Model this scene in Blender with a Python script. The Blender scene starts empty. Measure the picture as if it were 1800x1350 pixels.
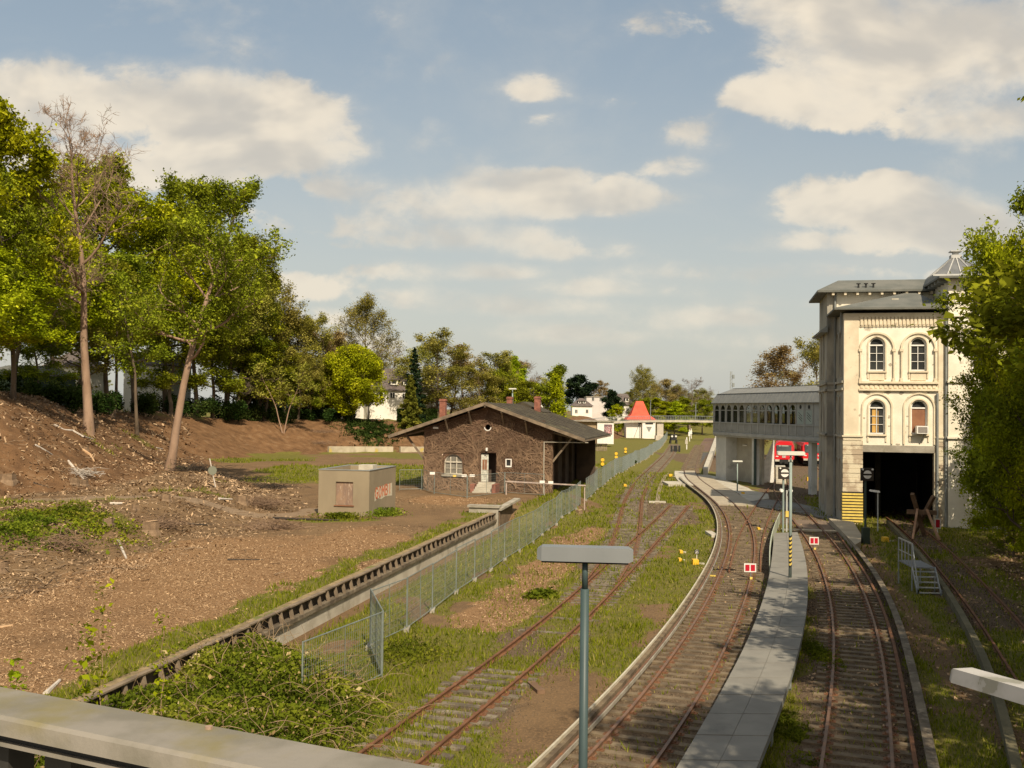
import bpy, bmesh, math, random
import numpy as np
from mathutils import Vector, Matrix
random.seed(7); RNG = np.random.RandomState(11)
S = bpy.context.scene
COL = S.collection
PI = math.pi; R = math.radians

# ------------------------------------------------------------------ camera, world, sun
F = 1750.0; CH = 7.88; PITCH = R(1.47); ROLL = R(0.69)
cam_d = bpy.data.cameras.new("camera"); cam = bpy.data.objects.new("camera", cam_d); COL.objects.link(cam)
cam_d.sensor_width = 36.0; cam_d.lens = F / 1800 * 36; cam_d.clip_start = 0.1; cam_d.clip_end = 9000
cam.matrix_world = Matrix.Translation((0, 0, CH)) @ Matrix.Rotation(PI/2 + PITCH, 4, 'X') @ Matrix.Rotation(ROLL, 4, 'Z')
S.camera = cam
S.view_settings.view_transform = 'Standard'; S.view_settings.look = 'None'
S.view_settings.exposure = 0.22; S.view_settings.gamma = 1.0

SUN_H = Vector((0.28, -0.96, 0)).normalized(); SUN_E = R(45)
SUN = Vector((SUN_H.x*math.cos(SUN_E), SUN_H.y*math.cos(SUN_E), math.sin(SUN_E)))
sd = bpy.data.lights.new("sun", 'SUN'); sd.energy = 5.0; sd.angle = R(0.5); sd.color = (1.0, 0.86, 0.66)
so = bpy.data.objects.new("sun", sd); COL.objects.link(so)
so.rotation_mode = 'QUATERNION'; so.rotation_quaternion = SUN.to_track_quat('Z', 'Y'); so.location = (60, -100, 120)

def ray(px, py):                       # photo pixel -> world direction
    v = Vector((px - 900, 675 - py, -F))
    return (cam.matrix_world.to_3x3() @ v)
def W(px, py, z=0.0):                  # point on the horizontal plane z
    d = ray(px, py); t = (z - CH) / d.z
    return Vector((d.x*t, d.y*t, z))
def PY(px, py, Y):                     # point at depth Y
    d = ray(px, py); t = Y / d.y
    return Vector((d.x*t, Y, CH + d.z*t))

class NT:
    def __init__(s, tree): s.t = tree; s.n = tree.nodes; s.l = tree.links
    def new(s, typ, **kw):
        n = s.n.new(typ)
        for k, v in kw.items(): setattr(n, k, v)
        return n
    def link(s, a, b): s.l.new(a, b)
    def put(s, sock, v):
        if isinstance(v, (int, float)): sock.default_value = v
        elif isinstance(v, (tuple, list)):
            sock.default_value = (tuple(v) + (1,))[:len(sock.default_value)] if sock.type == 'RGBA' else v
        else: s.l.new(v, sock)
    def math(s, op, a, b=0.0, c=None, clamp=False):
        n = s.new('ShaderNodeMath', operation=op); n.use_clamp = clamp
        s.put(n.inputs[0], a); s.put(n.inputs[1], b)
        if c is not None: s.put(n.inputs[2], c)
        return n.outputs[0]
    def mix(s, f, a, b, mode='MIX'):
        n = s.new('ShaderNodeMix', data_type='RGBA', blend_type=mode)
        s.put(n.inputs[0], f); s.put(n.inputs[6], a); s.put(n.inputs[7], b)
        return n.outputs[2]
    def noise(s, vec, scale, detail=4, rough=0.55, dist=0.0):
        n = s.new('ShaderNodeTexNoise'); s.link(vec, n.inputs['Vector'])
        n.inputs['Scale'].default_value = scale; n.inputs['Detail'].default_value = detail
        n.inputs['Roughness'].default_value = rough; n.inputs['Distortion'].default_value = dist
        return n.outputs[0]
    def step(s, v, lo, hi):
        n = s.new('ShaderNodeMapRange', interpolation_type='SMOOTHSTEP'); s.put(n.inputs[0], v)
        n.inputs[1].default_value = lo; n.inputs[2].default_value = hi
        return n.outputs[0]

# world: physical sky with cumulus placed by direction
w = bpy.data.worlds.new("World"); S.world = w; w.use_nodes = True
n = NT(w.node_tree); n.n.clear()
out = n.new('ShaderNodeOutputWorld'); bg = n.new('ShaderNodeBackground'); bg.inputs[1].default_value = 0.10
sky = n.new('ShaderNodeTexSky', sky_type='NISHITA'); sky.sun_disc = False
sky.sun_elevation = SUN_E; sky.sun_rotation = math.atan2(SUN_H.x, SUN_H.y)
sky.air_density = 1.0; sky.dust_density = 2.2; sky.ozone_density = 1.0
tc = n.new('ShaderNodeTexCoord'); sep = n.new('ShaderNodeSeparateXYZ'); n.link(tc.outputs['Generated'], sep.inputs[0])
yy = n.math('MAXIMUM', n.math('ABSOLUTE', sep.outputs[1]), 0.15)
U = n.math('DIVIDE', sep.outputs[0], yy); V = n.math('DIVIDE', sep.outputs[2], yy)
cmb = n.new('ShaderNodeCombineXYZ'); n.link(U, cmb.inputs[0]); n.link(V, cmb.inputs[1]); uv = cmb.outputs[0]
wv = n.new('ShaderNodeVectorMath', operation='MULTIPLY'); n.link(uv, wv.inputs[0]); wv.inputs[1].default_value = (1, 1.5, 1)
N1 = n.noise(wv.outputs[0], 5.0, 7, 0.56, 0.25)
off = n.new('ShaderNodeVectorMath', operation='ADD'); n.link(wv.outputs[0], off.inputs[0]); off.inputs[1].default_value = (0.012, 0.03, 0)
NA = n.noise(wv.outputs[0], 6.5, 4, 0.5, 0.25); N2 = n.noise(off.outputs[0], 6.5, 4, 0.5, 0.25)
BLOBS = [(60,155,100,55,1),(200,190,170,75,1.1),(350,215,230,75,1.15),(480,260,150,70,1.1),(330,150,70,25,.8),(300,290,230,55,1),
 (1720,90,300,120,1.25),(1560,120,170,95,1.1),(1370,170,100,40,1),(1640,200,230,55,1),(1180,45,75,40,.75),(1500,30,150,55,1),(1330,20,110,30,.6),
 (945,165,62,32,.8),(955,208,50,22,.5),(1030,345,180,48,1.05),(1180,300,60,24,.85),(900,345,120,45,.9),(760,360,160,40,.85),(600,335,80,36,.85),(480,388,85,32,.8),(600,390,200,32,.75),
 (1500,365,170,52,1.1),(1640,390,140,42,1),(1560,330,55,32,1),(1430,425,190,22,.8),(1330,435,70,15,.8),(1600,430,180,30,.8),
 (1200,235,75,40,.5),(1100,175,90,20,.4),(850,480,110,17,.8),(725,530,90,28,.65),(1060,508,140,18,.65),(555,505,110,28,.65),(590,432,50,12,.5),
 (1000,590,150,22,.7),(800,420,170,26,.75),(1000,440,120,22,.6),(700,480,150,20,.6),(900,540,200,20,.55),(1250,560,120,18,.5),(560,400,110,30,.7),(1480,480,190,20,.6),(1200,480,110,22,.55),(660,600,150,18,.45),(1100,640,220,16,.4),(1390,532,55,15,.5),(1130,570,90,14,.45),(1700,500,150,30,.5),(1330,600,90,16,.35),(600,560,120,18,.4)]
field = None; vrel = None
for (cx, cy, rx, ry, st) in BLOBS:
    d = ray(cx, cy); u0 = d.x/d.y; v0 = d.z/d.y
    du = n.math('MULTIPLY', n.math('SUBTRACT', U, u0), F/rx); dv = n.math('MULTIPLY', n.math('SUBTRACT', V, v0), F/ry)
    dv2 = n.math('MULTIPLY', n.math('MINIMUM', dv, 0.0), 0.35); dvv = n.math('ADD', dv, dv2)
    q = n.math('ADD', n.math('MULTIPLY', du, du), n.math('MULTIPLY', dvv, dvv))
    m = n.math('MULTIPLY', n.math('SUBTRACT', 1.0, n.math('MULTIPLY', q, 0.5)), st)
    m = n.math('MAXIMUM', m, -0.4)
    field = m if field is None else n.math('SMOOTH_MAX', field, m, 0.45)
back = n.math('LESS_THAN', sep.outputs[1], 0.0)
field = n.math('ADD', n.math('MULTIPLY', field, n.math('SUBTRACT', 1.0, back)), n.math('MULTIPLY', back, 0.35))
N3 = n.noise(wv.outputs[0], 19.0, 6, 0.62, 0.3)
dens = n.math('ADD', n.math('MULTIPLY', field, 0.95), n.math('ADD', n.math('MULTIPLY', n.math('SUBTRACT', N1, 0.5), 2.9), n.math('MULTIPLY', n.math('SUBTRACT', N3, 0.5), 1.1)))
mask = n.step(dens, 0.28, 0.66); soft = n.step(dens, -.10, 1.15); fz = n.step(n.noise(uv, 3.1, 3, .5), .40, .58); mask = n.math('ADD', n.math('MULTIPLY', mask, fz), n.math('MULTIPLY', soft, n.math('SUBTRACT', 1.0, fz)))
haze = n.step(V, 0.42, -0.02)
shade = n.math('ADD', 0.62, n.math('MULTIPLY', n.math('SUBTRACT', NA, N2), 4.5))
core = n.step(dens, 0.4, 1.9)
shade = n.math('ADD', n.math('SUBTRACT', shade, n.math('MULTIPLY', core, 0.34)), n.math('MULTIPLY', n.math('SUBTRACT', N3, .5), .5)); shade = n.step(shade, -.05, 1.05)
ccol = n.mix(shade, (4.9, 4.55, 4.1, 1), (7.3, 6.45, 5.3, 1))
skyc = n.mix(1.0, sky.outputs[0], (1.22, 1.02, 0.84, 1), 'MULTIPLY')
skyc = n.mix(0.45, skyc, (3.0, 3.85, 4.75, 1))
skyc = n.mix(n.math('MULTIPLY', haze, 0.62), skyc, (5.1, 5.05, 4.55, 1))
wisp = n.math('MULTIPLY', n.step(n.noise(wv.outputs[0], 3.0, 7, 0.62, .4), 0.45, 0.78), 0.42)
skyc = n.mix(wisp, skyc, (5.2, 5.1, 4.8, 1))
lowfade = n.math('SUBTRACT', 0.92, n.math('MULTIPLY', haze, 0.3))
final = n.mix(1.0, n.mix(n.math('MULTIPLY', mask, lowfade), skyc, ccol), (1.10, 1.09, 1.05, 1), 'MULTIPLY')
n.link(final, bg.inputs[0]); n.link(bg.outputs[0], out.inputs[0])
w.cycles.sampling_method = 'MANUAL'; w.cycles.sample_map_resolution = 512
S.cycles.max_bounces = 5; S.cycles.diffuse_bounces = 3; S.cycles.transparent_max_bounces = 8

# ------------------------------------------------------------------ materials
MATS = {}
def mat(name, c1, c2=None, scale=1.0, rough=0.85, bump=0.0, bscale=20.0, lo=0.35, hi=0.65, stretch=(1,1,1), metal=0.0,
        c3=None, s3=8.0, t3=(0.55, 0.7), tint=False, spec=0.3, transl=0.0, world=False, detail=5, brick=None):
    if name in MATS: return MATS[name]
    m = bpy.data.materials.new(name); m.use_nodes = True; n = NT(m.node_tree); n.n.clear()
    out = n.new('ShaderNodeOutputMaterial'); b = n.new('ShaderNodeBsdfPrincipled')
    tc = n.new('ShaderNodeTexCoord'); mp = n.new('ShaderNodeMapping'); mp.inputs['Scale'].default_value = stretch
    n.link(tc.outputs['Object'], mp.inputs[0]); v = mp.outputs[0]
    col = tuple(c1) + (1,)
    if c2 is not None:
        if tint:
            at = n.new('ShaderNodeAttribute', attribute_name='tint'); f = at.outputs['Fac']
        else: f = n.step(n.noise(v, scale, detail), lo, hi)
        col = n.mix(f, tuple(c1)+(1,), tuple(c2)+(1,))
    if c3 is not None:
        col = n.mix(n.step(n.noise(v, s3, 4, 0.6), *t3), col, tuple(c3)+(1,))
    if brick:
        sp = n.new('ShaderNodeSeparateXYZ'); n.link(tc.outputs['Object'], sp.inputs[0]); cb = n.new('ShaderNodeCombineXYZ'); n.link(n.math('SUBTRACT', sp.outputs[0], n.math('MULTIPLY', sp.outputs[1], .95)), cb.inputs[0]); n.link(sp.outputs[2], cb.inputs[1])
        bt_ = n.new('ShaderNodeTexBrick'); n.link(cb.outputs[0], bt_.inputs['Vector']); bt_.inputs['Scale'].default_value = 1.0; bt_.inputs['Brick Width'].default_value = .26; bt_.inputs['Row Height'].default_value = .085; bt_.inputs['Mortar Size'].default_value = .010
        bt_.inputs['Color1'].default_value = (1, 1, 1, 1); bt_.inputs['Color2'].default_value = (.62, .55, .5, 1); bt_.inputs['Mortar'].default_value = tuple(brick)+(1,); col = n.mix(1.0, col, bt_.outputs[0], 'MULTIPLY')
    n.put(b.inputs['Base Color'], col)
    b.inputs['Roughness'].default_value = rough; b.inputs['Metallic'].default_value = metal
    b.inputs['Specular IOR Level'].default_value = spec
    if bump:
        bp = n.new('ShaderNodeBump'); bp.inputs['Strength'].default_value = bump; bp.inputs['Distance'].default_value = 0.05
        n.link(n.noise(v, bscale, 4, 0.6), bp.inputs['Height']); n.link(bp.outputs[0], b.inputs['Normal'])
    if transl:
        tr = n.new('ShaderNodeBsdfTranslucent'); n.put(tr.inputs[0], col); mx = n.new('ShaderNodeMixShader'); mx.inputs[0].default_value = transl
        n.link(b.outputs[0], mx.inputs[1]); n.link(tr.outputs[0], mx.inputs[2]); n.link(mx.outputs[0], out.inputs[0])
    else: n.link(b.outputs[0], out.inputs[0])
    MATS[name] = m; return m

# ------------------------------------------------------------------ object helpers
def tag(o, label=None, cat=None, group=None, kind=None):
    if label: o['label'] = label
    if cat: o['category'] = cat
    if group: o['group'] = group
    if kind: o['kind'] = kind
    return o
def empty(name, loc, label, cat, group=None):
    o = bpy.data.objects.new(name, None); COL.objects.link(o); o.location = loc; o.empty_display_size = 0.3
    return tag(o, label, cat, group)
def link_mesh(name, me, parent=None, loc=None):
    o = bpy.data.objects.new(name, me); COL.objects.link(o)
    if parent: o.parent = parent
    if loc is not None: o.location = loc
    return o
def copy_tree(o, parent=None):
    c = o.copy(); COL.objects.link(c); c.parent = parent
    for ch in list(o.children): copy_tree(ch, c)
    return c

class Fr:                                # a rotated frame: s along, d away, z up
    def __init__(s, o, ang=0.0):
        s.o = Vector(o); a = ang; s.e1 = Vector((math.cos(a), -math.sin(a), 0)); s.e2 = Vector((math.sin(a), math.cos(a), 0))
    def __call__(s, a, b, z=0.0): return s.o + s.e1*a + s.e2*b + Vector((0, 0, z))
ID = Fr((0, 0, 0))

class MB:
    def __init__(s, fr=ID): s.v = []; s.f = []; s.fr = fr; s.mi = []; s.cur = 0
    def P(s, p): return s.fr(p[0], p[1], p[2])
    def face(s, pts):
        i = len(s.v); s.v += [s.P(p) for p in pts]; s.f.append(tuple(range(i, i+len(pts)))); s.mi.append(s.cur)
    def box(s, a, b, taper=None):
        (x0, y0, z0), (x1, y1, z1) = a, b
        if x0 > x1: x0, x1 = x1, x0
        if y0 > y1: y0, y1 = y1, y0
        if z0 > z1: z0, z1 = z1, z0
        t = taper or 0.0
        q = [(x0,y0,z0),(x1,y0,z0),(x1,y1,z0),(x0,y1,z0),(x0+t,y0+t,z1),(x1-t,y0+t,z1),(x1-t,y1-t,z1),(x0+t,y1-t,z1)]
        i = len(s.v); s.v += [s.P(p) for p in q]
        for f in ((0,3,2,1),(4,5,6,7),(0,1,5,4),(1,2,6,5),(2,3,7,6),(3,0,4,7)): s.f.append(tuple(i+k for k in f)); s.mi.append(s.cur)
    def beam(s, p, q, w, h, up=(0, 0, 1)):         # rectangular bar p->q in frame coords
        p = s.P(p); q = s.P(q); d = (q-p).normalized(); up = Vector(up)
        if abs(d.dot(up)) > 0.98: up = Vector((1, 0, 0))
        a = d.cross(up).normalized()*(w/2); b = a.cross(d).normalized()*(h/2); i = len(s.v)
        for c in (p, q): s.v += [c-a-b, c+a-b, c+a+b, c-a+b]
        for f in ((0,1,2,3),(7,6,5,4),(0,4,5,1),(1,5,6,2),(2,6,7,3),(3,7,4,0)): s.f.append(tuple(i+k for k in f)); s.mi.append(s.cur)
    def tube(s, pts, r, n=8, cap=True):
        pts = [s.P(p) for p in pts]; m = len(pts); rs = r if isinstance(r, (list, tuple)) else [r]*m
        i0 = len(s.v)
        for k, p in enumerate(pts):
            d = (pts[min(k+1, m-1)] - pts[max(k-1, 0)]).normalized()
            up = Vector((0, 0, 1)) if abs(d.z) < 0.9 else Vector((1, 0, 0))
            a = d.cross(up).normalized(); b = a.cross(d).normalized()
            for j in range(n):
                t = 2*PI*j/n; s.v.append(p + a*(rs[k]*math.cos(t)) + b*(rs[k]*math.sin(t)))
        for k in range(m-1):
            for j in range(n):
                a = i0+k*n+j; b = i0+k*n+(j+1) % n; s.f.append((a, b, b+n, a+n)); s.mi.append(s.cur)
        if cap:
            s.f.append(tuple(range(i0+n-1, i0-1, -1))); s.mi.append(s.cur)
            s.f.append(tuple(range(i0+(m-1)*n, i0+m*n))); s.mi.append(s.cur)
    def cyl(s, c, r, h, n=12, r2=None): s.tube([c, (c[0], c[1], c[2]+h)], [r, r if r2 is None else r2], n)
    def prism(s, poly, z0, z1):                     # poly in (s,d), extruded in z
        n = len(poly); i = len(s.v)
        s.v += [s.P((a, b, z0)) for a, b in poly] + [s.P((a, b, z1)) for a, b in poly]
        s.f.append(tuple(i+k for k in range(n-1, -1, -1))); s.f.append(tuple(i+n+k for k in range(n)))
        for k in range(n): s.f.append((i+k, i+(k+1) % n, i+n+(k+1) % n, i+n+k))
        s.mi += [s.cur]*(n+2)
    def vprism(s, poly, d0, d1):                    # poly in (s,z), extruded in depth d
        n = len(poly); i = len(s.v)
        s.v += [s.P((a, d0, b)) for a, b in poly] + [s.P((a, d1, b)) for a, b in poly]
        s.f.append(tuple(i+k for k in range(n-1, -1, -1))); s.f.append(tuple(i+n+k for k in range(n)))
        for k in range(n): s.f.append((i+k, i+(k+1) % n, i+n+(k+1) % n, i+n+k))
        s.mi += [s.cur]*(n+2)
    def plate(s, outer, holes, d0, d1, side=False, at=0.0):
        """wall panel in the (s,z) plane with holes, between depth d0 and d1; side=True: polygon in (d,z), thickness along s"""
        cu = bpy.data.curves.new('c', 'CURVE'); cu.dimensions = '2D'; cu.fill_mode = 'BOTH'; cu.extrude = abs(d1-d0)/2
        for lp in [outer] + holes:
            sp = cu.splines.new('POLY'); sp.points.add(len(lp)-1)
            for k, (a, b) in enumerate(lp): sp.points[k].co = (a, b, 0, 1)
            sp.use_cyclic_u = True
        ob = bpy.data.objects.new('c', cu); me = bpy.data.meshes.new_from_object(ob)
        i = len(s.v); mid = (d0+d1)/2
        for v in me.vertices:
            s.v.append(s.P((v.co.x, mid+v.co.z, v.co.y)) if not side else s.P((mid+v.co.z, v.co.x, v.co.y)))
        for p in me.polygons: s.f.append(tuple(i+k for k in p.vertices)); s.mi.append(s.cur)
        bpy.data.objects.remove(ob); bpy.data.curves.remove(cu); bpy.data.meshes.remove(me)
    def build(s, name, m, parent=None, loc=None, smooth=False, label=None, cat=None, group=None, kind=None):
        org = Vector(loc) if loc is not None else (parent.matrix_basis.translation.copy() if parent else Vector((0, 0, 0)))
        if parent and parent.parent and loc is None: org = parent['_org'] if '_org' in parent else org
        me = bpy.data.meshes.new(name)
        o3 = s.org if hasattr(s, 'org') else org
        me.from_pydata([tuple(v - o3) for v in s.v], [], s.f)
        ms = m if isinstance(m, (list, tuple)) else [m]
        for x in ms: me.materials.append(x)
        if len(ms) > 1: me.polygons.foreach_set('material_index', s.mi)
        bm = bmesh.new(); bm.from_mesh(me); bmesh.ops.recalc_face_normals(bm, faces=bm.faces); bm.to_mesh(me); bm.free()
        if smooth: me.polygons.foreach_set('use_smooth', [True]*len(me.polygons))
        o = bpy.data.objects.new(name, me); COL.objects.link(o)
        if parent: o.parent = parent
        elif loc is not None: o.location = loc
        return tag(o, label, cat, group, kind)
def world_org(o):
    v = Vector((0, 0, 0))
    while o: v += o.location; o = o.parent
    return v
def part(mb, name, m, parent, **kw):               # child of parent (any depth); verts are given in world space
    mb.org = world_org(parent); return mb.build(name, m, parent, **kw)
def solo(mb, name, m, loc, label, cat, group=None, smooth=False):
    mb.org = Vector(loc); return mb.build(name, m, None, loc=loc, label=label, cat=cat, group=group, smooth=smooth)

def np_mesh(name, V, nper, m, tint=None, kind=None, parent=None, loc=(0, 0, 0)):
    """V: (n*nper,3) vertices, faces of nper corners each"""
    V = np.asarray(V, dtype=np.float32).reshape(-1, 3) - np.array(loc, dtype=np.float32)
    nf = len(V)//nper
    me = bpy.data.meshes.new(name); me.vertices.add(len(V)); me.vertices.foreach_set('co', V.ravel())
    me.loops.add(nf*nper); me.loops.foreach_set('vertex_index', np.arange(nf*nper, dtype=np.int32))
    me.polygons.add(nf); me.polygons.foreach_set('loop_start', np.arange(nf, dtype=np.int32)*nper)
    me.polygons.foreach_set('loop_total', np.full(nf, nper, dtype=np.int32))
    if tint is not None:
        a = me.attributes.new('tint', 'FLOAT', 'FACE'); a.data.foreach_set('value', np.asarray(tint, dtype=np.float32))
    me.update(calc_edges=True); me.materials.append(m)
    return me

def noise2(x, y, seed=0):                           # cheap smooth value noise, vectorised
    x = np.asarray(x, float); y = np.asarray(y, float)
    r = np.random.RandomState(seed).rand(64, 64)
    xi = np.floor(x).astype(int); yi = np.floor(y).astype(int); fx = x-xi; fy = y-yi
    fx = fx*fx*(3-2*fx); fy = fy*fy*(3-2*fy); g = lambda a, b: r[a % 64, b % 64]
    return (g(xi, yi)*(1-fx)+g(xi+1, yi)*fx)*(1-fy) + (g(xi, yi+1)*(1-fx)+g(xi+1, yi+1)*fx)*fy
def fbm(x, y, seed=0, o=4):
    s = 0; a = .5; t = 0
    for k in range(o): s = s + a*noise2(x*2**k, y*2**k, seed+k); t += a; a *= .5
    return s/t
def sstep(x, a, b):
    t = np.clip((np.asarray(x, float)-a)/(b-a), 0, 1); return t*t*(3-2*t)
def poly_dist(X, Y, P):                             # distance to a polyline; sign + on its left side
    X = np.asarray(X, float); Y = np.asarray(Y, float)
    best = np.full(X.shape, 1e9); sg = np.ones(X.shape)
    for (a, b) in zip(P[:-1], P[1:]):
        dx, dy = b[0]-a[0], b[1]-a[1]; L = dx*dx+dy*dy
        t = np.clip(((X-a[0])*dx+(Y-a[1])*dy)/L, 0, 1)
        d = np.hypot(X-a[0]-t*dx, Y-a[1]-t*dy); c = dx*(Y-a[1])-dy*(X-a[0])
        m = d < best-1e-9; best = np.where(m, d, best); sg = np.where(m, np.sign(c), sg)
    return best*sg
def smooth_path(pts, step=1.0, it=6):               # resample + relax a 2-D path
    P = np.array([(p[0], p[1]) for p in pts], float)
    for k in range(it):
        d = np.r_[0, np.cumsum(np.hypot(*(P[1:]-P[:-1]).T))]; n_ = max(4, int(d[-1]/step))
        t = np.linspace(0, d[-1], n_+1); P = np.c_[np.interp(t, d, P[:, 0]), np.interp(t, d, P[:, 1])]
        for j in range(3):
            Q = P.copy(); Q[2:-2] = (P[:-4]+2*P[1:-3]+2*P[2:-2]+2*P[3:-1]+P[4:])/8; Q[1] = (P[0]+P[1]+P[2])/3; Q[-2] = (P[-1]+P[-2]+P[-3])/3; P = Q
    return P
def offset_path(P, o):                              # + to the right of travel
    T = np.gradient(P, axis=0); T /= np.hypot(T[:, 0], T[:, 1])[:, None]
    return P + np.c_[T[:, 1], -T[:, 0]]*o
def px_path(pts, z=0.0): return [tuple(W(a, b, z)[:2]) for a, b in pts]

# ------------------------------------------------------------------ track paths (centre lines)
L2 = px_path([(1033.3,1343),(1080,1284.4),(1124.4,1227.8),(1162.2,1181),(1191,1145.6),(1213.3,1107.8),(1231,1078.9),(1247.8,1050),(1261.7,1020),(1273.3,991.7),(1281.7,963.3),(1284.2,941.7),(1281.7,920),(1275,903.3),(1265,888.3),(1250,875),(1235,863.3),(1220,851.7),(1206.7,841.7),(1202,833),(1203,823),(1216.7,795),(1226,779),(1239,768),(1258,761)])
L2 = [(L2[0][0]*2-L2[2][0]-.5, L2[0][1]*2-L2[2][1]), ] + L2
C2 = offset_path(smooth_path(L2), 0.75)
C2 = np.vstack([C2[0]-(C2[3]-C2[0])/3*np.arange(12, 0, -1)[:, None], C2])
L3 = px_path([(1444,1345),(1461.7,1266.7),(1467.5,1208),(1470,1158),(1470,1125),(1466.7,1075),(1460.8,1045),(1453,1016.7),(1443,991.7),(1431.7,965),(1413.3,936.7),(1400,921.7),(1381.7,896.7),(1363,871),(1359,859),(1361,850)])
C3 = offset_path(smooth_path(L3), 0.75)
C3 = np.vstack([C3[0]-(C3[3]-C3[0])/3*np.arange(20, 0, -1)[:, None], C3])
tt = C3[-1]; C3 = smooth_path(np.vstack([C3, [tt+np.array([2.6*k, 10*k]) for k in range(1, 9)]]), it=3)
L1 = px_path([(711,1265.6),(773,1223),(833,1179),(882,1145.6),(913,1120),(969,1077.8),(1000,1052),(1020,1031.7),(1060,998),(1113.3,946.7),(1150,915),(1181.7,883.3)])
C1 = offset_path(smooth_path(L1), 0.75)
C1 = np.vstack([C1[0]-(C1[3]-C1[0])/3*np.arange(8, 0, -1)[:, None], C1])
LB = px_path([(1000,1052),(1020,1031.7),(1047,1003),(1073.3,963),(1080,943),(1086.7,920),(1098,876.7),(1118.3,843),(1141.7,823),(1166.7,800),(1180,780)])
CB = offset_path(smooth_path(LB), 0.75)
L4 = px_path([(1780,1183),(1733,1107),(1713,1074),(1680,1036),(1646.7,995),(1616.7,958),(1590,933),(1558,907),(1535,893)])
C4 = offset_path(smooth_path(L4), 0.75)
C4 = np.vstack([C4[0]-(C4[3]-C4[0])/3*np.arange(14, 0, -1)[:, None], C4, C4[-1]+(C4[-1]-C4[-4])/3*np.arange(1, 22)[:, None]])
LX = px_path([(1281.7,1003),(1288,970),(1300,935),(1313,913),(1327,890),(1343,868),(1352,856),(1364,846)])
CX = offset_path(smooth_path(LX), 0.75)
C5 = smooth_path([(35.0, 98), (38.5, 112), (42.2, 131), (46.2, 150), (52, 180)], it=3)
WALL = [tuple(W(190,1225,1.1)[:2]), tuple(W(500,1067,1.1)[:2]), tuple(W(883,900,1.1)[:2])]
wx0, wy0 = WALL[1]; WS = (WALL[2][0]-WALL[0][0])/(WALL[2][1]-WALL[0][1])
def wallX(Y): return wx0 + (np.asarray(Y, float)-wy0)*WS

TOE = [(-40,-20),(-38,0),(-36,22),(-34,40),(-30.5,57),(-27.2,63),(-27.8,75),(-31.5,92),(-36,124),(-33,144),(-26,153),(-14.7,161),(-4,176),(8,196),(20,236),(31,276),(38,330),(30,420),(-200,900)]
BANK = [(-26,-20),(-22,18),(-19,34),(-17.2,38),(-16.5,47),(-15.5,55),(-15,68),(-21,86),(-33,104),(-42,130)]
PATH = [tuple(W(a, b, 2.1)[:2]) for a, b in ((-160,905),(0,893),(150,889),(300,881),(430,877),(520,873))] + [tuple(W(560, 869, 2.0)[:2])]
RBANK = [(17,-20),(19,15),(21.5,33),(25.5,50),(30.5,62),(38,70)]
def ground_h(X, Y):
    X = np.asarray(X, float); Y = np.asarray(Y, float)
    u = X - wallX(Y)
    yard = 1.0 - 1.15*sstep(u, -0.36, -0.30)
    # beyond the wall end the yard slopes to the fence
    slope = 1.0 - 1.15*sstep(u, 0.8, 5.0)
    k = sstep(Y, 67.0, 72.0)
    z = yard*(1-k) + slope*k
    far = sstep(Y, 110, 260); z = z*(1-far) + (-0.15+0.5*sstep(-u, 0, 40))*far
    z = np.where(u > 0, z, z)
    left = u < -0.3
    db = poly_dist(X, Y, BANK); bt = sstep(db, 0, 6.0)*(1-sstep(Y, 85, 115))
    z = z + np.where(left, 1.45*bt, 0)
    dt = poly_dist(X, Y, TOE)
    H = np.interp(Y, [0, 55, 75, 95, 130, 160, 200, 300], [7.3, 6.6, 6.4, 6.0, 5.9, 4.9, 4.9, 5.6])
    Wd = np.interp(Y, [0, 60, 90, 130, 200], [12, 11, 13, 15, 14])
    hill = H*sstep(dt, -1.0, Wd)
    z = z + hill
    # roughness of banks
    rough = (0.10*sstep(db, 0, 3)*(1-sstep(dt, -2, 0)) + 0.32*sstep(dt, 0, 4)*(1-sstep(dt, 40, 80)))
    z = z + np.where(left, rough*(fbm(X*.45, Y*.45, 3)*2-1)*2.2 + rough*.8*(fbm(X*1.7, Y*1.7, 9)*2-1), 0)
    z = z + np.where(left, 0.10*(fbm(X*.5, Y*.5, 5)*2-1)*sstep(-u, 1, 4), 0)
    dr = poly_dist(X, Y, RBANK)
    z = z + np.where(u > 5, 5.0*sstep(-dr, 0, 12)*(1-sstep(Y, 62, 74)), 0)
    z = z + np.where(u > 0.5, 0.05*(fbm(X*.6, Y*.6, 17)*2-1), 0)
    # far country behind the railway rises a little
    z = z + 5.5*sstep(Y, 300, 420)*(1-sstep(dt, 0, 12))*np.where(Y > 200, 1, 0)
    return z
def gh(x, y): return float(ground_h(np.array([x]), np.array([y]))[0])

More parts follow.
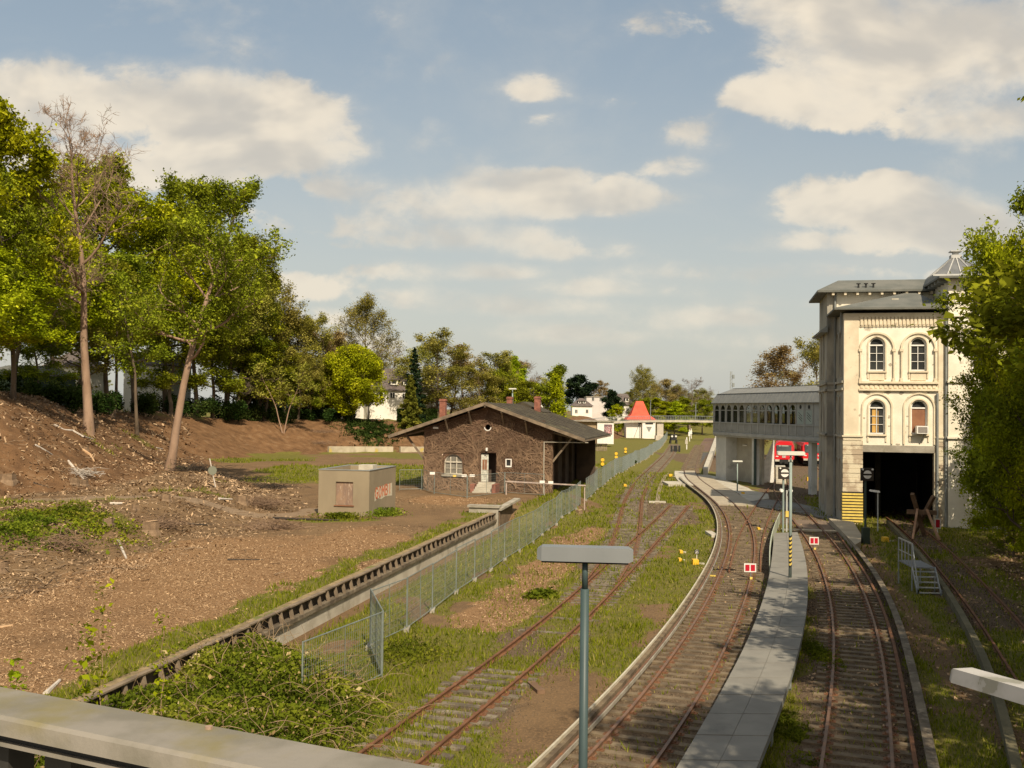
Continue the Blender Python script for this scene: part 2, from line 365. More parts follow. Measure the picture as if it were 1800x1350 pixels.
def track_dist(X, Y):
    d = np.full(np.shape(X), 1e9)
    for C in (C2, C3, C1, CB, C4, CX):
        d = np.minimum(d, np.abs(poly_dist(X, Y, C[::3])))
    return d
def masks(X, Y):
    u = X - wallX(Y); db = poly_dist(X, Y, BANK); dt = poly_dist(X, Y, TOE); dr = -poly_dist(X, Y, RBANK)
    td = np.full(np.shape(X), 1e9)
    for C, wgt in ((C2, 1.0), (C3, 1.0), (CX, 1.0), (C5, 1.0)): td = np.minimum(td, np.abs(poly_dist(X, Y, C[::3])))
    ts = np.full(np.shape(X), 1e9)
    for C in (C1, CB, C4): ts = np.minimum(ts, np.abs(poly_dist(X, Y, C[::3])))
    n1 = fbm(X*.35, Y*.25, 21); n2 = fbm(X*1.1, Y*.8, 31); n3 = fbm(X*.12, Y*.09, 41)
    ballast = 1-sstep(td + (n2-.5)*.9, 1.35, 1.9)
    ballast = np.maximum(ballast, 0.9*(1-sstep(ts + (n2-.5)*1.6, 1.2, 1.9))*sstep(n1, .35, .6))
    # gravelly triangle before the crossing and worn soil between siding and main line
    g = np.exp(-(((X-12.3)/3.2)**2+((Y-80)/13)**2)); ballast = np.maximum(ballast, sstep(g+(n2-.5)*.3, .45, .7)); ballast = np.maximum(ballast, (X > 27)*(Y > 96)*(Y < 190)*(X < 60)*1.0)
    rail_zone = sstep(u, .2, 1.0)
    grass = rail_zone*(sstep(n1+.25*(n2-.5), .20, .36))*(1-ballast*.93)
    grass = np.maximum(grass, sstep(Y, 95, 130)*(u > 3)*.8)
    chips = (u < -.3)*(1-sstep(db+(n1-.5)*5, -1.5, 2))*(1-sstep(Y+(n3-.5)*26+(n1-.5)*10, 41, 62)); chips = np.maximum(chips, .85*np.exp(-(((X+4.5)/4.5)**2+((Y-75)/5)**2)))
    cz = np.exp(-((u-6.0)/2.2)**2)*sstep(Y, 30, 40)*(1-sstep(Y, 62, 78)); chips = np.maximum(chips, sstep(cz*(n2+.45), .52, .72))
    grass = grass*(1-sstep(cz*(n2+.45), .52, .72)*.7)
    # edge grass along the loading wall
    ge = (u < -.3)*sstep(u+ (n2-.5)*2.5, -2.6, -1.0)*(Y < 72)*sstep(n1, .30, .5); grass = np.maximum(grass, ge); chips = chips*(1-ge)
    yardg = (u < .6)*(dt < 1)*sstep(Y, 84, 96)*sstep(fbm(X*.09, Y*.07, 51)+sstep(u, -22, -4)*.28, .50, .60); grass = np.maximum(grass, yardg)
    bankg = (u < -1)*sstep(db, 1, 4)*sstep(-dt, -1, 1)*sstep(fbm(X*.2, Y*.2, 61), .52, .68)*.8
    hillg = sstep(dt, 0, 4)*sstep(fbm(X*.15, Y*.15, 71), .60, .75)*.55; grass = np.maximum(grass, np.maximum(bankg, hillg))
    hut = np.exp(-(((X+10.8)/3.6)**2+((Y-63)/3.2)**2)); grass = np.maximum(grass, sstep(hut, .25, .5)*(Y < 61.5))
    top = sstep(dt, 12, 18); grass = np.maximum(grass, top*.9)
    path = (1-sstep(np.abs(poly_dist(X, Y, PATH)) + (n2-.5)*1.0, 0.55, 1.35))*.85; path = path*(u < -1)
    soil = np.exp(-(((u-10.3-.00*Y)/1.5)**2+((Y-27)/5)**2)); grass = grass*(1-sstep(soil+(n2-.5)*.35, .25, .75)); path = path*1.0
    leaf = sstep(dr, -3.5, 1)*(u > 5)*(Y < 70); grass = grass*(1-leaf*.75)
    footp = 1-sstep(np.abs(X - np.interp(Y, [10, 22, 35, 50, 62, 70], [10.4, 12.0, 14.6, 18.6, 22.2, 24.5]))+(n2-.5)*.8, .35, .9)
    footp = footp*(Y < 68); grass = grass*(1-footp*.8)
    ballast = ballast*(1-leaf*.4); yardz = (X > 27)*(Y > 96)*(Y < 190)*(X < 60); grass = grass*(1-yardz*.9)
    hillm = sstep(dt, -2, 1)*(1-top)
    return np.clip(grass, 0, 1), np.clip(chips, 0, 1), np.clip(ballast, 0, 1), np.clip(path, 0, 1), np.clip(leaf, 0, 1), np.clip(hillm, 0, 1)

def axis(lo, hi, step0, grow, centre=0.0):
    a = [centre]; s_ = step0
    while a[-1] < hi: a.append(a[-1]+s_); s_ *= grow
    b = [centre]; s_ = step0
    while b[-1] > lo: b.append(b[-1]-s_); s_ *= grow
    return sorted(set(a+b))
ys = axis(-20, 3500, 0.5, 1.011, 18.0)
us = np.array(sorted([-.36, -.30] + [x for x in axis(-1800, 1800, 0.42, 1.018, 0.0) if not -.5 < x < -.2] + [-.75, -.02]))
YY, UU = np.meshgrid(np.array(ys), us, indexing='ij'); XX = UU + wallX(YY)*np.where(YY < 300, 1, 1)
ZZ = ground_h(XX, YY)
nr, nc = XX.shape
me = bpy.data.meshes.new('ground'); V_ = np.c_[XX.ravel(), YY.ravel(), ZZ.ravel()].astype(np.float32)
me.vertices.add(len(V_)); me.vertices.foreach_set('co', V_.ravel())
ii = (np.arange(nr-1)[:, None]*nc + np.arange(nc-1)[None, :]).ravel()
fc = np.c_[ii, ii+1, ii+nc+1, ii+nc].astype(np.int32); nf = len(fc)
me.loops.add(nf*4); me.loops.foreach_set('vertex_index', fc.ravel()); me.polygons.add(nf)
me.polygons.foreach_set('loop_start', np.arange(nf, dtype=np.int32)*4); me.polygons.foreach_set('loop_total', np.full(nf, 4, dtype=np.int32))
me.polygons.foreach_set('use_smooth', np.ones(nf, dtype=bool)); me.update(calc_edges=True)
mk = masks(XX.ravel(), YY.ravel())
for nm, a3 in (('mask_a', mk[:3]), ('mask_b', mk[3:])):
    at = me.attributes.new(nm, 'FLOAT_COLOR', 'POINT'); c = np.ones((len(V_), 4), np.float32); c[:, 0] = a3[0]; c[:, 1] = a3[1]; c[:, 2] = a3[2]
    at.data.foreach_set('color', c.ravel())
m = bpy.data.materials.new('ground_cover'); m.use_nodes = True; n = NT(m.node_tree); n.n.clear()
out = n.new('ShaderNodeOutputMaterial'); b = n.new('ShaderNodeBsdfPrincipled'); b.inputs['Roughness'].default_value = 0.95; b.inputs['Specular IOR Level'].default_value = 0.12
tc = n.new('ShaderNodeTexCoord'); v = tc.outputs['Object']
A = n.new('ShaderNodeAttribute', attribute_name='mask_a'); B = n.new('ShaderNodeAttribute', attribute_name='mask_b')
sa = n.new('ShaderNodeSeparateColor'); n.link(A.outputs['Color'], sa.inputs[0]); sb = n.new('ShaderNodeSeparateColor'); n.link(B.outputs['Color'], sb.inputs[0])
nb = n.noise(v, 0.35, 5, .6); nm_ = n.noise(v, 2.2, 5, .65); nf_ = n.noise(v, 14, 4, .7); nff = n.noise(v, 42, 3, .7)
def edge(mk_, amt=0.55): return n.step(n.math('ADD', mk_, n.math('MULTIPLY', n.math('SUBTRACT', nm_, 0.5), amt)), 0.38, 0.62)
nd = n.noise(v, .8, 5, .65); dirt = n.mix(n.step(nb, .35, .65), (.132, .086, .048, 1), (.190, .124, .066, 1)); dirt = n.mix(n.math('MULTIPLY', n.step(nd, .52, .68), .55), dirt, (.085, .058, .034, 1)); dirt = n.mix(n.step(nf_, .42, .7), dirt, (0.258, 0.160, 0.079, 1)); dirt = n.mix(n.math('MULTIPLY', n.step(nff, .62, .7), .6), dirt, (0.387, 0.264, 0.144, 1))
hillc = n.mix(n.step(nm_, .35, .65), (0.120, 0.066, 0.032, 1), (0.194, 0.106, 0.050, 1)); hillc = n.mix(n.math('MULTIPLY', n.step(nff, .5, .68), .7), hillc, (0.310, 0.184, 0.090, 1)); hillc = n.mix(n.math('MULTIPLY', n.step(nb, .56, .68), .5), hillc, (0.086, 0.050, 0.025, 1))
nd2 = n.noise(v, 1.1, 6, .7); hillc = n.mix(n.math('MULTIPLY', n.step(nd2, .50, .64), .65), hillc, (.075, .042, .022, 1)); hillc = n.mix(n.math('MULTIPLY', n.step(nd2, .46, .36), .45), hillc, (.31, .20, .11, 1))
chip = n.mix(n.step(nf_, .35, .65), (0.189, 0.108, 0.052, 1), (0.310, 0.184, 0.090, 1)); chip = n.mix(n.math('MULTIPLY', n.step(nff, .56, .68), .8), chip, (0.499, 0.336, 0.180, 1)); chip = n.mix(n.math('MULTIPLY', n.step(n.noise(v, .22, 4, .6), .5, .7), .7), chip, (0.146, 0.088, 0.045, 1))
bal = n.mix(n.step(nf_, .35, .7), (0.099, 0.068, 0.042, 1), (0.185, 0.132, 0.083, 1)); bal = n.mix(n.math('MULTIPLY', n.step(nff, .6, .68), .7), bal, (0.284, 0.224, 0.151, 1)); bal = n.mix(n.math('MULTIPLY', n.step(nm_, .55, .75), .5), bal, (0.086, 0.052, 0.025, 1))
gra = n.mix(n.step(nm_, .3, .7), (.105, .115, .020, 1), (.175, .160, .036, 1)); gra = n.mix(n.math('MULTIPLY', n.step(nf_, .5, .7), .6), gra, (0.202, 0.156, 0.054, 1))
pth = n.mix(n.step(nf_, .3, .7), (.22, .155, .098, 1), (.29, .21, .135, 1))
lef = n.mix(n.step(nf_, .4, .7), (0.082, 0.050, 0.023, 1), (0.172, 0.108, 0.049, 1)); lef = n.mix(n.math('MULTIPLY', n.step(nff, .58, .68), .7), lef, (0.310, 0.208, 0.108, 1))
gra2 = n.step(n.noise(v, .12, 4, .6), .42, .62); gra = n.mix(n.math('MULTIPLY', gra2, .6), gra, (0.150, 0.132, 0.032, 1))
c = n.mix(edge(sb.outputs[2], .3), dirt, hillc)
c = n.mix(edge(sa.outputs[1]), c, chip); c = n.mix(edge(sb.outputs[1], .4), c, lef); c = n.mix(edge(sa.outputs[2], .35), c, bal)
c = n.mix(edge(sb.outputs[0], .25), c, pth); c = n.mix(n.math('MULTIPLY', edge(sa.outputs[0], .8), .92), c, gra)
n.link(c, b.inputs['Base Color'])
bp = n.new('ShaderNodeBump'); bp.inputs['Strength'].default_value = 0.9; bp.inputs['Distance'].default_value = 0.06
n.link(n.math('ADD', n.math('MULTIPLY', nf_, 1.0), n.math('MULTIPLY', nff, .45)), bp.inputs['Height']); n.link(bp.outputs[0], b.inputs['Normal'])
n.link(b.outputs[0], out.inputs[0]); me.materials.append(m)
tag(link_mesh('ground', me), kind='structure')

# ------------------------------------------------------------------ tracks
M_rail = mat('rusty_rail', (.185, .085, .040), (.125, .058, .030), 3, .8, .3, 30, c3=(.26, .125, .06), s3=1.5)
M_railm = mat('worn_rail', (.20, .11, .065), (.13, .08, .052), 3, .55, .2, 30, c3=(.24, .11, .05), s3=1.5)
M_wood = mat('sleeper_wood', (.20, .165, .115), (.105, .083, .058), 1.6, .9, .6, 30, stretch=(1, 1, 1), c3=(.30, .25, .18), s3=3, t3=(.5, .75))
M_wood2 = mat('sleeper_dark', (.20, .150, .092), (.105, .078, .05), 1.6, .9, .6, 30, c3=(.23, .18, .11), s3=3, t3=(.5, .75))
def rail_mb(P, w=.078, h=.15, z=0.0):
    mb = MB(); prof = [(-w/2, z-.003), (w/2, z-.003), (w/2, z-.035), (.02, z-.05), (.02, z-h+.03), (.09, z-h), (-.09, z-h), (-.02, z-h+.03), (-.02, z-.05), (-w/2, z-.035)]
    T = np.gradient(P, axis=0); T /= np.hypot(T[:, 0], T[:, 1])[:, None]; k = len(prof)
    for p, t in zip(P, T):
        for (a, zz) in prof: mb.v.append(Vector((p[0]+t[1]*a, p[1]-t[0]*a, zz)))
    for i in range(len(P)-1):
        for j in range(k): mb.f.append((i*k+j, i*k+(j+1) % k, (i+1)*k+(j+1) % k, (i+1)*k+j)); mb.mi.append(0)
    mb.f.append(tuple(range(k))); mb.f.append(tuple(range((len(P)-1)*k+k-1, (len(P)-1)*k-1, -1))); mb.mi += [0, 0]
    return mb
def clip_y(P, lo, hi): return P[(P[:, 1] >= lo) & (P[:, 1] <= hi)]
def sleeper_pts(C, spacing, lo, hi):
    d = np.r_[0, np.cumsum(np.hypot(*(C[1:]-C[:-1]).T))]; t = np.arange(0, d[-1], spacing)
    P = np.c_[np.interp(t, d, C[:, 0]), np.interp(t, d, C[:, 1])]; T = np.gradient(P, axis=0); T /= np.hypot(T[:, 0], T[:, 1])[:, None]
    k = (P[:, 1] > lo) & (P[:, 1] < hi); return P[k], T[k]
def one_sleeper(mb, p, t, L=2.5, wid=.25, zt=-.13, th=.16, rnd=None, plates=False):
    rnd = rnd or random; a = math.atan2(-t[0], t[1]) + rnd.uniform(-.012, .012)
    fr = Fr((p[0], p[1], 0), -a); m2 = MB(fr); o = rnd.uniform(-.05, .05); dz = rnd.uniform(-.02, .012)
    m2.box((-L/2+o, -wid/2, zt-th), (L/2+o, wid/2, zt+dz))
    if plates:
        m2.cur = 1
        for sx in (-.75, .75): m2.box((sx-.19, -.085, zt+dz+.001), (sx+.19, .085, zt+dz+.018)); m2.box((sx-.13, -.04, zt+dz+.018), (sx-.095, .04, zt+dz+.05)); m2.box((sx+.095, -.04, zt+dz+.018), (sx+.13, .04, zt+dz+.05))
    i = len(mb.v); mb.v += m2.v; mb.f += [tuple(k+i for k in f) for f in m2.f]; mb.mi += m2.mi
def make_track(C, label, lo, hi, mrail, mwood, spacing=.63, zt=-.105, skip=None, group=None, far=400):
    P = clip_y(C, lo, hi); o = empty('railway_track', (float(P[0][0]), float(P[0][1]), -.2), label, 'railway track', group)
    for s_ in (-1, 1): part(rail_mb(clip_y(offset_path(C, .75*s_), lo, hi)), 'rail', mrail, o, smooth=False)
    SP, ST = sleeper_pts(C, spacing, lo, hi)
    vis = [(p, t) for p, t in zip(SP, ST) if skip is None or not skip(p)]
    k0 = 0
    for p, t in vis[:100]:
        mb = MB(); one_sleeper(mb, p, t, zt=zt, plates=True); part(mb, 'sleeper', [mwood, M_rail], o)
    if len(vis) > 100:
        mb = MB()
        for p, t in vis[100:]: one_sleeper(mb, p, t, zt=zt)
        q = part(mb, 'sleeper', mwood, o); q['kind'] = 'stuff'
    return o
T2 = make_track(C2, 'curving main track of brown rails with a white edged third rail beside it', 19.5, 240, M_railm, M_wood2)
T3 = make_track(C3, 'curving track right of the grey walkway, shaded by trees, leading towards the red trains', 19.5, 150, M_railm, M_wood2)
T1 = make_track(C1, 'overgrown siding with rusty rails that stops short on the gravel', 19.5, W(1196, 886, 0).y, M_rail, M_wood, skip=lambda p: 31 < p[1] < 41 and random.random() < .75)
TB = make_track(CB, 'rusty weedy branch siding running away to the far black buffer stop', 46, W(1184, 779, 0).y, M_rail, M_wood)
T4 = make_track(C4, 'weedy disused track in the shade leading into the dark gateway', 19.5, 92, M_rail, M_wood2, zt=-.165, skip=lambda p: p[1] < 66 and random.random() < .5)
T5 = make_track(C5, 'short stretch of track under the second red train', 99, 150, M_railm, M_wood2)
TX = make_track(CX, 'turnout branch with bright rusty rails crossing from the main track', CX[0][1], CX[-1][1], M_rail, M_wood, zt=-.135, skip=lambda p: True)
# long turnout timbers
SP, ST = sleeper_pts(C2, .63, W(1300, 990, 0).y, W(1300, 885, 0).y)
for p, t in zip(SP, ST):
    j = np.argmin(np.abs(CX[:, 1]-p[1])); gap = CX[j][0]-p[0]
    if gap > .25:
        mb = MB(); one_sleeper(mb, (p[0]+gap+1.25+.15-(gap+.2)/2 if False else p[0]+1.32+gap/2, p[1]+.0), t, L=max(.3, gap+.1), zt=-.128); part(mb, 'sleeper', M_wood2, TX)

# ------------------------------------------------------------------ helpers that place things by what stands where
def GP(px, py):                                     # where the line of sight meets the terrain
    d = ray(px, py); Y = np.r_[np.arange(14, 120, .1), np.arange(120, 700, .4)]
    X = d.x/d.y*Y; Z = CH + d.z/d.y*Y; k = np.where(Z <= ground_h(X, Y))[0]
    k = k[0] if len(k) else -1
    return Vector((X[k], Y[k], Z[k]))
def hit(fr, dd, px, py):                            # (s,z) on the frame's plane d=dd
    r = ray(px, py); o = Vector((0, 0, CH)); t = (fr.e2*dd + fr.o - o).dot(fr.e2)/r.dot(fr.e2); p = o + r*t - fr.o
    return p.dot(fr.e1), p.z
def hits(fr, ss, px, py):                           # (d,z) on the frame's plane s=ss
    r = ray(px, py); o = Vector((0, 0, CH)); t = (fr.e1*ss + fr.o - o).dot(fr.e1)/r.dot(fr.e1); p = o + r*t - fr.o
    return p.dot(fr.e2), p.z
def arch(c, r, z0, zs, n=14):
    return [(c-r, z0), (c+r, z0)] + [(c+r*math.cos(PI*k/n), zs+r*math.sin(PI*k/n)) for k in range(n+1)]
def rect(a, b, z0, z1): return [(a, z0), (b, z0), (b, z1), (a, z1)]

M_cream = mat('cream_render', (.80, .745, .61), (.70, .645, .51), .8, .9, .25, 9, c3=(.42, .37, .28), s3=1.3, t3=(.63, .74))
M_cream2 = mat('cream_trim', (.72, .63, .46), (.62, .53, .38), 1.2, .9, .2, 9, c3=(.38, .32, .23), s3=1.5, t3=(.62, .72))
M_quoin = mat('stone_quoin', (.62, .55, .40), (.42, .34, .24), 1.1, .9, .3, 9, lo=.45, hi=.55)
M_shade = mat('shaded_side_render', (.42, .39, .31), (.30, .28, .23), .9, .9, .3, 9, c3=(.22, .21, .18), s3=.9, t3=(.52, .66), stretch=(1, 1, .35))  # streaky render, its colour darkened to carry the shade of the side walls
M_slate = mat('dark_slate_roof', (.115, .120, .105), (.155, .155, .135), .7, .7, .3, 12)
M_lead = mat('lead_grey', (.20, .21, .20), (.26, .27, .25), 1, .6)
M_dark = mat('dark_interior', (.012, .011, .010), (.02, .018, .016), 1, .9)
M_glass = mat('window_glass', (.030, .033, .035), (.05, .052, .05), .5, .12, spec=.5)
M_whitep = mat('white_paint', (.80, .78, .72), (.68, .66, .60), 3, .5)
M_yellow = mat('yellow_paint', (.74, .56, .13), (.62, .46, .10), 4, .6, .1)
M_black = mat('black_paint', (.018, .018, .018), (.03, .03, .028), 4, .6)
M_conc = mat('weathered_concrete', (.36, .33, .27), (.26, .235, .185), 1.2, .95, .4, 14, c3=(.16, .15, .10), s3=.8, t3=(.55, .72))
M_concl = mat('pale_concrete', (.50, .465, .38), (.40, .365, .29), 1.2, .95, .3, 14, c3=(.28, .25, .19), s3=.8, t3=(.55, .72))
M_brown = mat('brown_blind', (.26, .125, .065), (.22, .10, .055), 2, .8)
M_greym = mat('grey_steel', (.25, .27, .27), (.20, .22, .22), 2, .45, metal=.2)
M_brick = mat('dull_red_brick', (.34, .13, .085), (.25, .095, .065), 3, .9, .3, 25, brick=(.9, 1.2, 1.3))

# ------------------------------------------------------------------ the station building over the tracks
SB = Fr((24.3, 72.9, 0), R(12)); sbo = empty('station_building', (24.3, 72.9, -.15), 'cream three storey station building with arched windows above a dark track gateway', 'building')
def spx(x, y=750, d=0): return hit(SB, d, x, y)[0]
def zpx(y, x=1570, d=0): return hit(SB, d, x, y)[1]
s1 = spx(1665); gl, gr = spx(1517), spx(1641); gtop = zpx(795); ev = zpx(545)
wins = []
for (xa, xb, yt, yb) in ((1527.5, 1555.5, 593, 652), (1600, 1628.5, 593, 652), (1527.5, 1555.5, 703, 763), (1601, 1630, 703, 763)):
    a, b_ = spx(xa, (yt+yb)/2), spx(xb, (yt+yb)/2); r = (b_-a)/2; wins.append(((a+b_)/2, r, zpx(yb, xa), zpx(yt, xa)-r))
mb = MB(SB); mb.plate(rect(0, s1, gtop+.5, ev-.2), [arch(*w) for w in wins], 0, .42); part(mb, 'wall', M_cream, sbo, label='sunlit cream front wall')
rp_ = random.Random(4)
for (px_, py_, w_, h_) in ((1524, 690, .5, .28), (1560, 690, .42, .22), (1584, 691, .3, .25), (1519, 735, .13, .16), (1563, 733, .16, .2), (1563, 749, .16, .14), (1595, 732, .12, .12), (1595, 749, .12, .1), (1565, 641, .2, .2), (1640, 641, .1, .12), (1596, 572, .28, .12), (1632, 690, .15, .12), (1511, 730, .13, .15), (1578, 790-9, .3, .12)):
    s_, z_ = hit(SB, 0, px_, py_); mb = MB(SB); n_ = 9; mb.vprism([(s_+w_*.6*rp_.uniform(.6, 1.2)*math.cos(2*PI*k/n_), z_+h_*.6*rp_.uniform(.5, 1.2)*math.sin(2*PI*k/n_)) for k in range(n_)], -.006, -.001); part(mb, 'plaster_damage', mat('bare_plaster', (.42, .37, .28), (.34, .30, .23), 3), sbo)
mb = MB(SB); mb.box((gl-.12, -.06, gtop), (gr+.12, .50, gtop+.5)); part(mb, 'gate_lintel', M_conc, sbo)
mb = MB(SB)                                           # quoined piers either side of the gateway
zq = zpx(768, 1500); zy = zpx(866, 1500); z = -.2; mp2 = MB(SB)
hq = .34; k = 0
while z < zq-.1:
    z1 = min(z+hq, zq); ins = .0 if k % 2 else .02
    if z1 > zy: mb.box((-.06+ins, -.10+ins, z+.02), (gl-.02, .45, z1-.02))
    mp2.box((s1-.62-.02, -.10+ins, z+.02), (s1+.02-ins, .45, z1-.02)); z = z1; k += 1
mb.box((-.02, -.06, -.2), (gl-.05, .44, gtop+.45)); mp2.box((gr+.04, -.06, -.2), (s1-.01, .44, gtop+.45))
mb.box((-.12, -.16, zq), (gl-.0, .4, zq+.12)); mp2.box((gr+.1, -.16, zq), (s1+.05, .4, zq+.12)); part(mb, 'gate_pier', M_quoin, sbo); part(mp2, 'gate_pier', M_quoin, sbo)
mb = MB(SB); mk_ = MB(SB); nstripe = 10; hh = (zy+.05)/nstripe
for k in range(nstripe):
    z0 = .0+k*hh; mb.box((-.09, -.14, z0), (gl+.0, .3, z0+hh*.62)); mk_.box((-.065, -.115, z0+hh*.62), (gl-.025, .3, z0+hh))
part(mb, 'warning_stripe', M_yellow, sbo); part(mk_, 'warning_stripe', M_black, sbo)
mb = MB(SB)                                           # pilasters, string courses, mouldings
mb.box((.0, -.09, zq+.12), (spx(1509), -.002, ev-.25)); mb.box((spx(1649), -.09, zq+.12), (s1, -.002, ev-.25))
za, zb = zpx(672), zpx(685)
mb.box((spx(1509), -.22, za-.10), (spx(1649), 0, za+.06)); mb.box((spx(1509), -.18, zb-.08), (spx(1649), 0, zb+.06)); mb.box((spx(1509), -.05, zb), (spx(1649), -.001, za-.1))
n_ = 16
for k in range(n_):
    a = spx(1511) + (spx(1647)-spx(1511))*(k+.1)/n_; mb.box((a, -.10, zb+.12), (a+.2, -.05, za-.16))
zt = zpx(557); zbm = zpx(574)
mb.box((spx(1509), -.14, zt), (spx(1649), -.001, ev-.22)); mb.box((spx(1509), -.06, zbm), (spx(1649), -.001, zt))
for k in range(20):
    a = spx(1511) + (spx(1647)-spx(1511))*(k+.1)/20; mb.box((a, -.14, zbm+.12), (a+.17, -.06, zt)); mb.box((a+.05, -.11, zbm), (a+.12, -.06, zbm+.12))
part(mb, 'cornice', M_cream2, sbo)
mb = MB(SB)
def arch_ring(mb, c, r, z0, zs, wd, d0, d1, n=16, leg=True):
    o = [(c+(r+wd)*math.cos(PI*k/n), zs+(r+wd)*math.sin(PI*k/n)) for k in range(n+1)]; i = [(c+r*math.cos(PI*k/n), zs+r*math.sin(PI*k/n)) for k in range(n+1)]
    if leg: o = [(c+r+wd, z0)] + o + [(c-r-wd, z0)]; i = [(c+r, z0)] + i + [(c-r, z0)]
    mb.vprism(o + i[::-1], d0, d1)
for k, (c, r, z0, zs) in enumerate(wins):
    arch_ring(mb, c, r+.02, z0-.55, zs, .10, -.07, -.001)
    if k < 2:
        R_ = (spx(1573)-spx(1509))/2; arch_ring(mb, c, R_-.16, zpx(613), zpx(613), .13, -.13, -.001, leg=False)
        for sg in (-1, 1):
            mb.tube([(c+sg*(R_-.10), -.10, za+.1), (c+sg*(R_-.10), -.10, zpx(617))], .07, 8); mb.box((c+sg*(R_-.10)-.13, -.2, zpx(618)), (c+sg*(R_-.10)+.13, 0, zpx(613)))
            mb.box((c+sg*(R_-.10)-.1, -.17, za+.06), (c+sg*(R_-.10)+.1, 0, za+.3))
        mb.box((c-.52, -.05, za+.15), (c+.52, -.001, z0-.15))
    else:
        arch_ring(mb, c, r+.42, gtop+.6, zs, .11, -.09, -.001)
part(mb, 'arch_moulding', M_cream2, sbo)
for k, (c, r, z0, zs) in enumerate(wins):
    f = MB(SB); fz = zs-.02; w2 = .055
    f.plate(arch(c, r, z0, zs), [arch(c, r-.10, z0+.10, zs)], .16, .24)
    f.box((c-r+.02, .14, fz-.05), (c+r-.02, .23, fz+.05))
    if k != 3:
        f.box((c-.022, .17, z0+.1), (c+.022, .22, fz))
        for j in (1, 2): zz = z0+.1+(fz-z0-.1)*j/3; f.box((c-r+.08, .17, zz-.018), (c+r-.08, .22, zz+.018))
    wf = part(f, 'window', M_whitep, sbo)
    g = MB(SB); g.box((c-r+.03, .235, z0+.05), (c+r-.03, .255, zs+r-.03)); part(g, 'pane', M_glass, wf)
    s_ = MB(SB); s_.box((c-r-.12, -.14, z0-.12), (c+r+.12, .2, z0)); part(s_, 'sill', M_cream2, wf)
    if k == 3: p_ = MB(SB); p_.box((c-r+.08, .20, z0+.1), (c+r-.08, .228, fz-.05)); part(p_, 'blind', M_brown, wf)
    if k == 2:
        p_ = MB(SB); p_.box((c-.30, .226, z0+.12), (c-.05, .233, fz-.1)); p_.box((c+.08, .226, z0+.12), (c+.13, .233, fz-.2)); part(p_, 'curtain', mat('ochre_curtain', (.55, .33, .09)), wf)
mb = MB(SB)                                           # side and rear walls (shell), floors, main body
mb.box((.0, .42, -.2), (.42, 5.0, ev-.2)); mb.box((-.69, 5.0, -.2), (0.0, 5.4, 17.3)); mb.box((-.69, 5.4, -.2), (-.29, 11.5, 17.3))
mb.box((-.29, 11.1, -.2), (14, 11.5, 17.3)); mb.box((.42, .9, gtop+.05), (s1, 5, ev-.3)); mb.box((-.28, 5.05, gtop+.06), (s1, 11.0, 17.25))
part(mb, 'wall', M_shade, sbo, label='grimy shaded side wall')
mb = MB(SB); mb.box((0, 4.96, ev-1), (s1, 5.02, 17.3)); part(mb, 'wall', M_cream, sbo)
mb = MB(SB); mb.box((s1, -.35, -.2), (s1+.45, 11.1, 17.6)); mb.box((s1+.45, -.35, -.2), (14.4, .1, 17.6)); mb.box((14, .1, -.2), (14.4, 11.1, 17.6))
for zc in (zq, za, 14.9): mb.box((s1-.08, -.5, zc), (14.5, -.34, zc+.16))
part(mb, 'wall', M_cream, sbo, label='cream wing behind the trees')
for (c, z0) in ((9.3, 11), (12.2, 11), (9.3, 6.6), (12.2, 6.6), (9.3, 15.2), (12.2, 15.2)):
    g = MB(SB); g.vprism(arch(c, .55, z0, z0+(1.6 if z0 < 15 else .9)), -.38, -.34); wf = part(g, 'window', M_glass, sbo)
    f = MB(SB); arch_ring(f, c, .56, z0-.05, z0+(1.6 if z0 < 15 else .9), .1, -.44, -.352); part(f, 'frame', M_whitep, wf)
mb = MB(SB)                                           # blind arches on the shaded side
for (dc, z0, zs, r) in ((1.6, 10.6, 13.4, .6), (3.6, 10.6, 13.4, .6), (1.6, 6.2, 8.6, .6), (3.6, 6.2, 8.6, .6), (1.6, .6, 4.0, .55), (3.6, .6, 4.0, .55)):
    o = [(dc+r+.1, z0)] + [(dc+(r+.1)*math.cos(PI*k/12), zs+(r+.1)*math.sin(PI*k/12)) for k in range(13)] + [(dc-r-.1, z0)]
    i = [(dc-r, z0)] + [(dc-r*math.cos(PI*k/12), zs+r*math.sin(PI*k/12)) for k in range(13)] + [(dc+r, z0)]
    mb.plate(o+i, [], -.09, -.002, side=True)
for (dc, z0, zs, r) in ((8.2, 10.6, 13.4, .9), (8.2, 6.2, 8.6, .9), (8.2, .6, 4.0, .8)):
    o = [(dc+r+.1, z0)] + [(dc+(r+.1)*math.cos(PI*k/12), zs+(r+.1)*math.sin(PI*k/12)) for k in range(13)] + [(dc-r-.1, z0)]
    i = [(dc-r, z0)] + [(dc-r*math.cos(PI*k/12), zs+r*math.sin(PI*k/12)) for k in range(13)] + [(dc+r, z0)]
    mb.plate(o+i, [], -.78, -.692, side=True)
for zc in (zq, za, zb): mb.box((-.14, .02, zc-.05), (-.001, 4.9, zc+.12)); mb.box((-.85, 4.86, zc-.05), (-.691, 11.5, zc+.12)); mb.box((-.80, 4.86, zc-.05), (-.15, 4.999, zc+.12))
part(mb, 'side_moulding', M_shade, sbo)
mb = MB(SB)                                           # gateway interior
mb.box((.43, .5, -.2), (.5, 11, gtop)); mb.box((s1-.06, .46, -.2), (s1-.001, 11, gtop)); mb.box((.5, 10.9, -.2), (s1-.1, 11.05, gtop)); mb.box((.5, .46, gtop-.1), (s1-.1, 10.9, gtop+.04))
part(mb, 'gate_interior', M_dark, sbo)
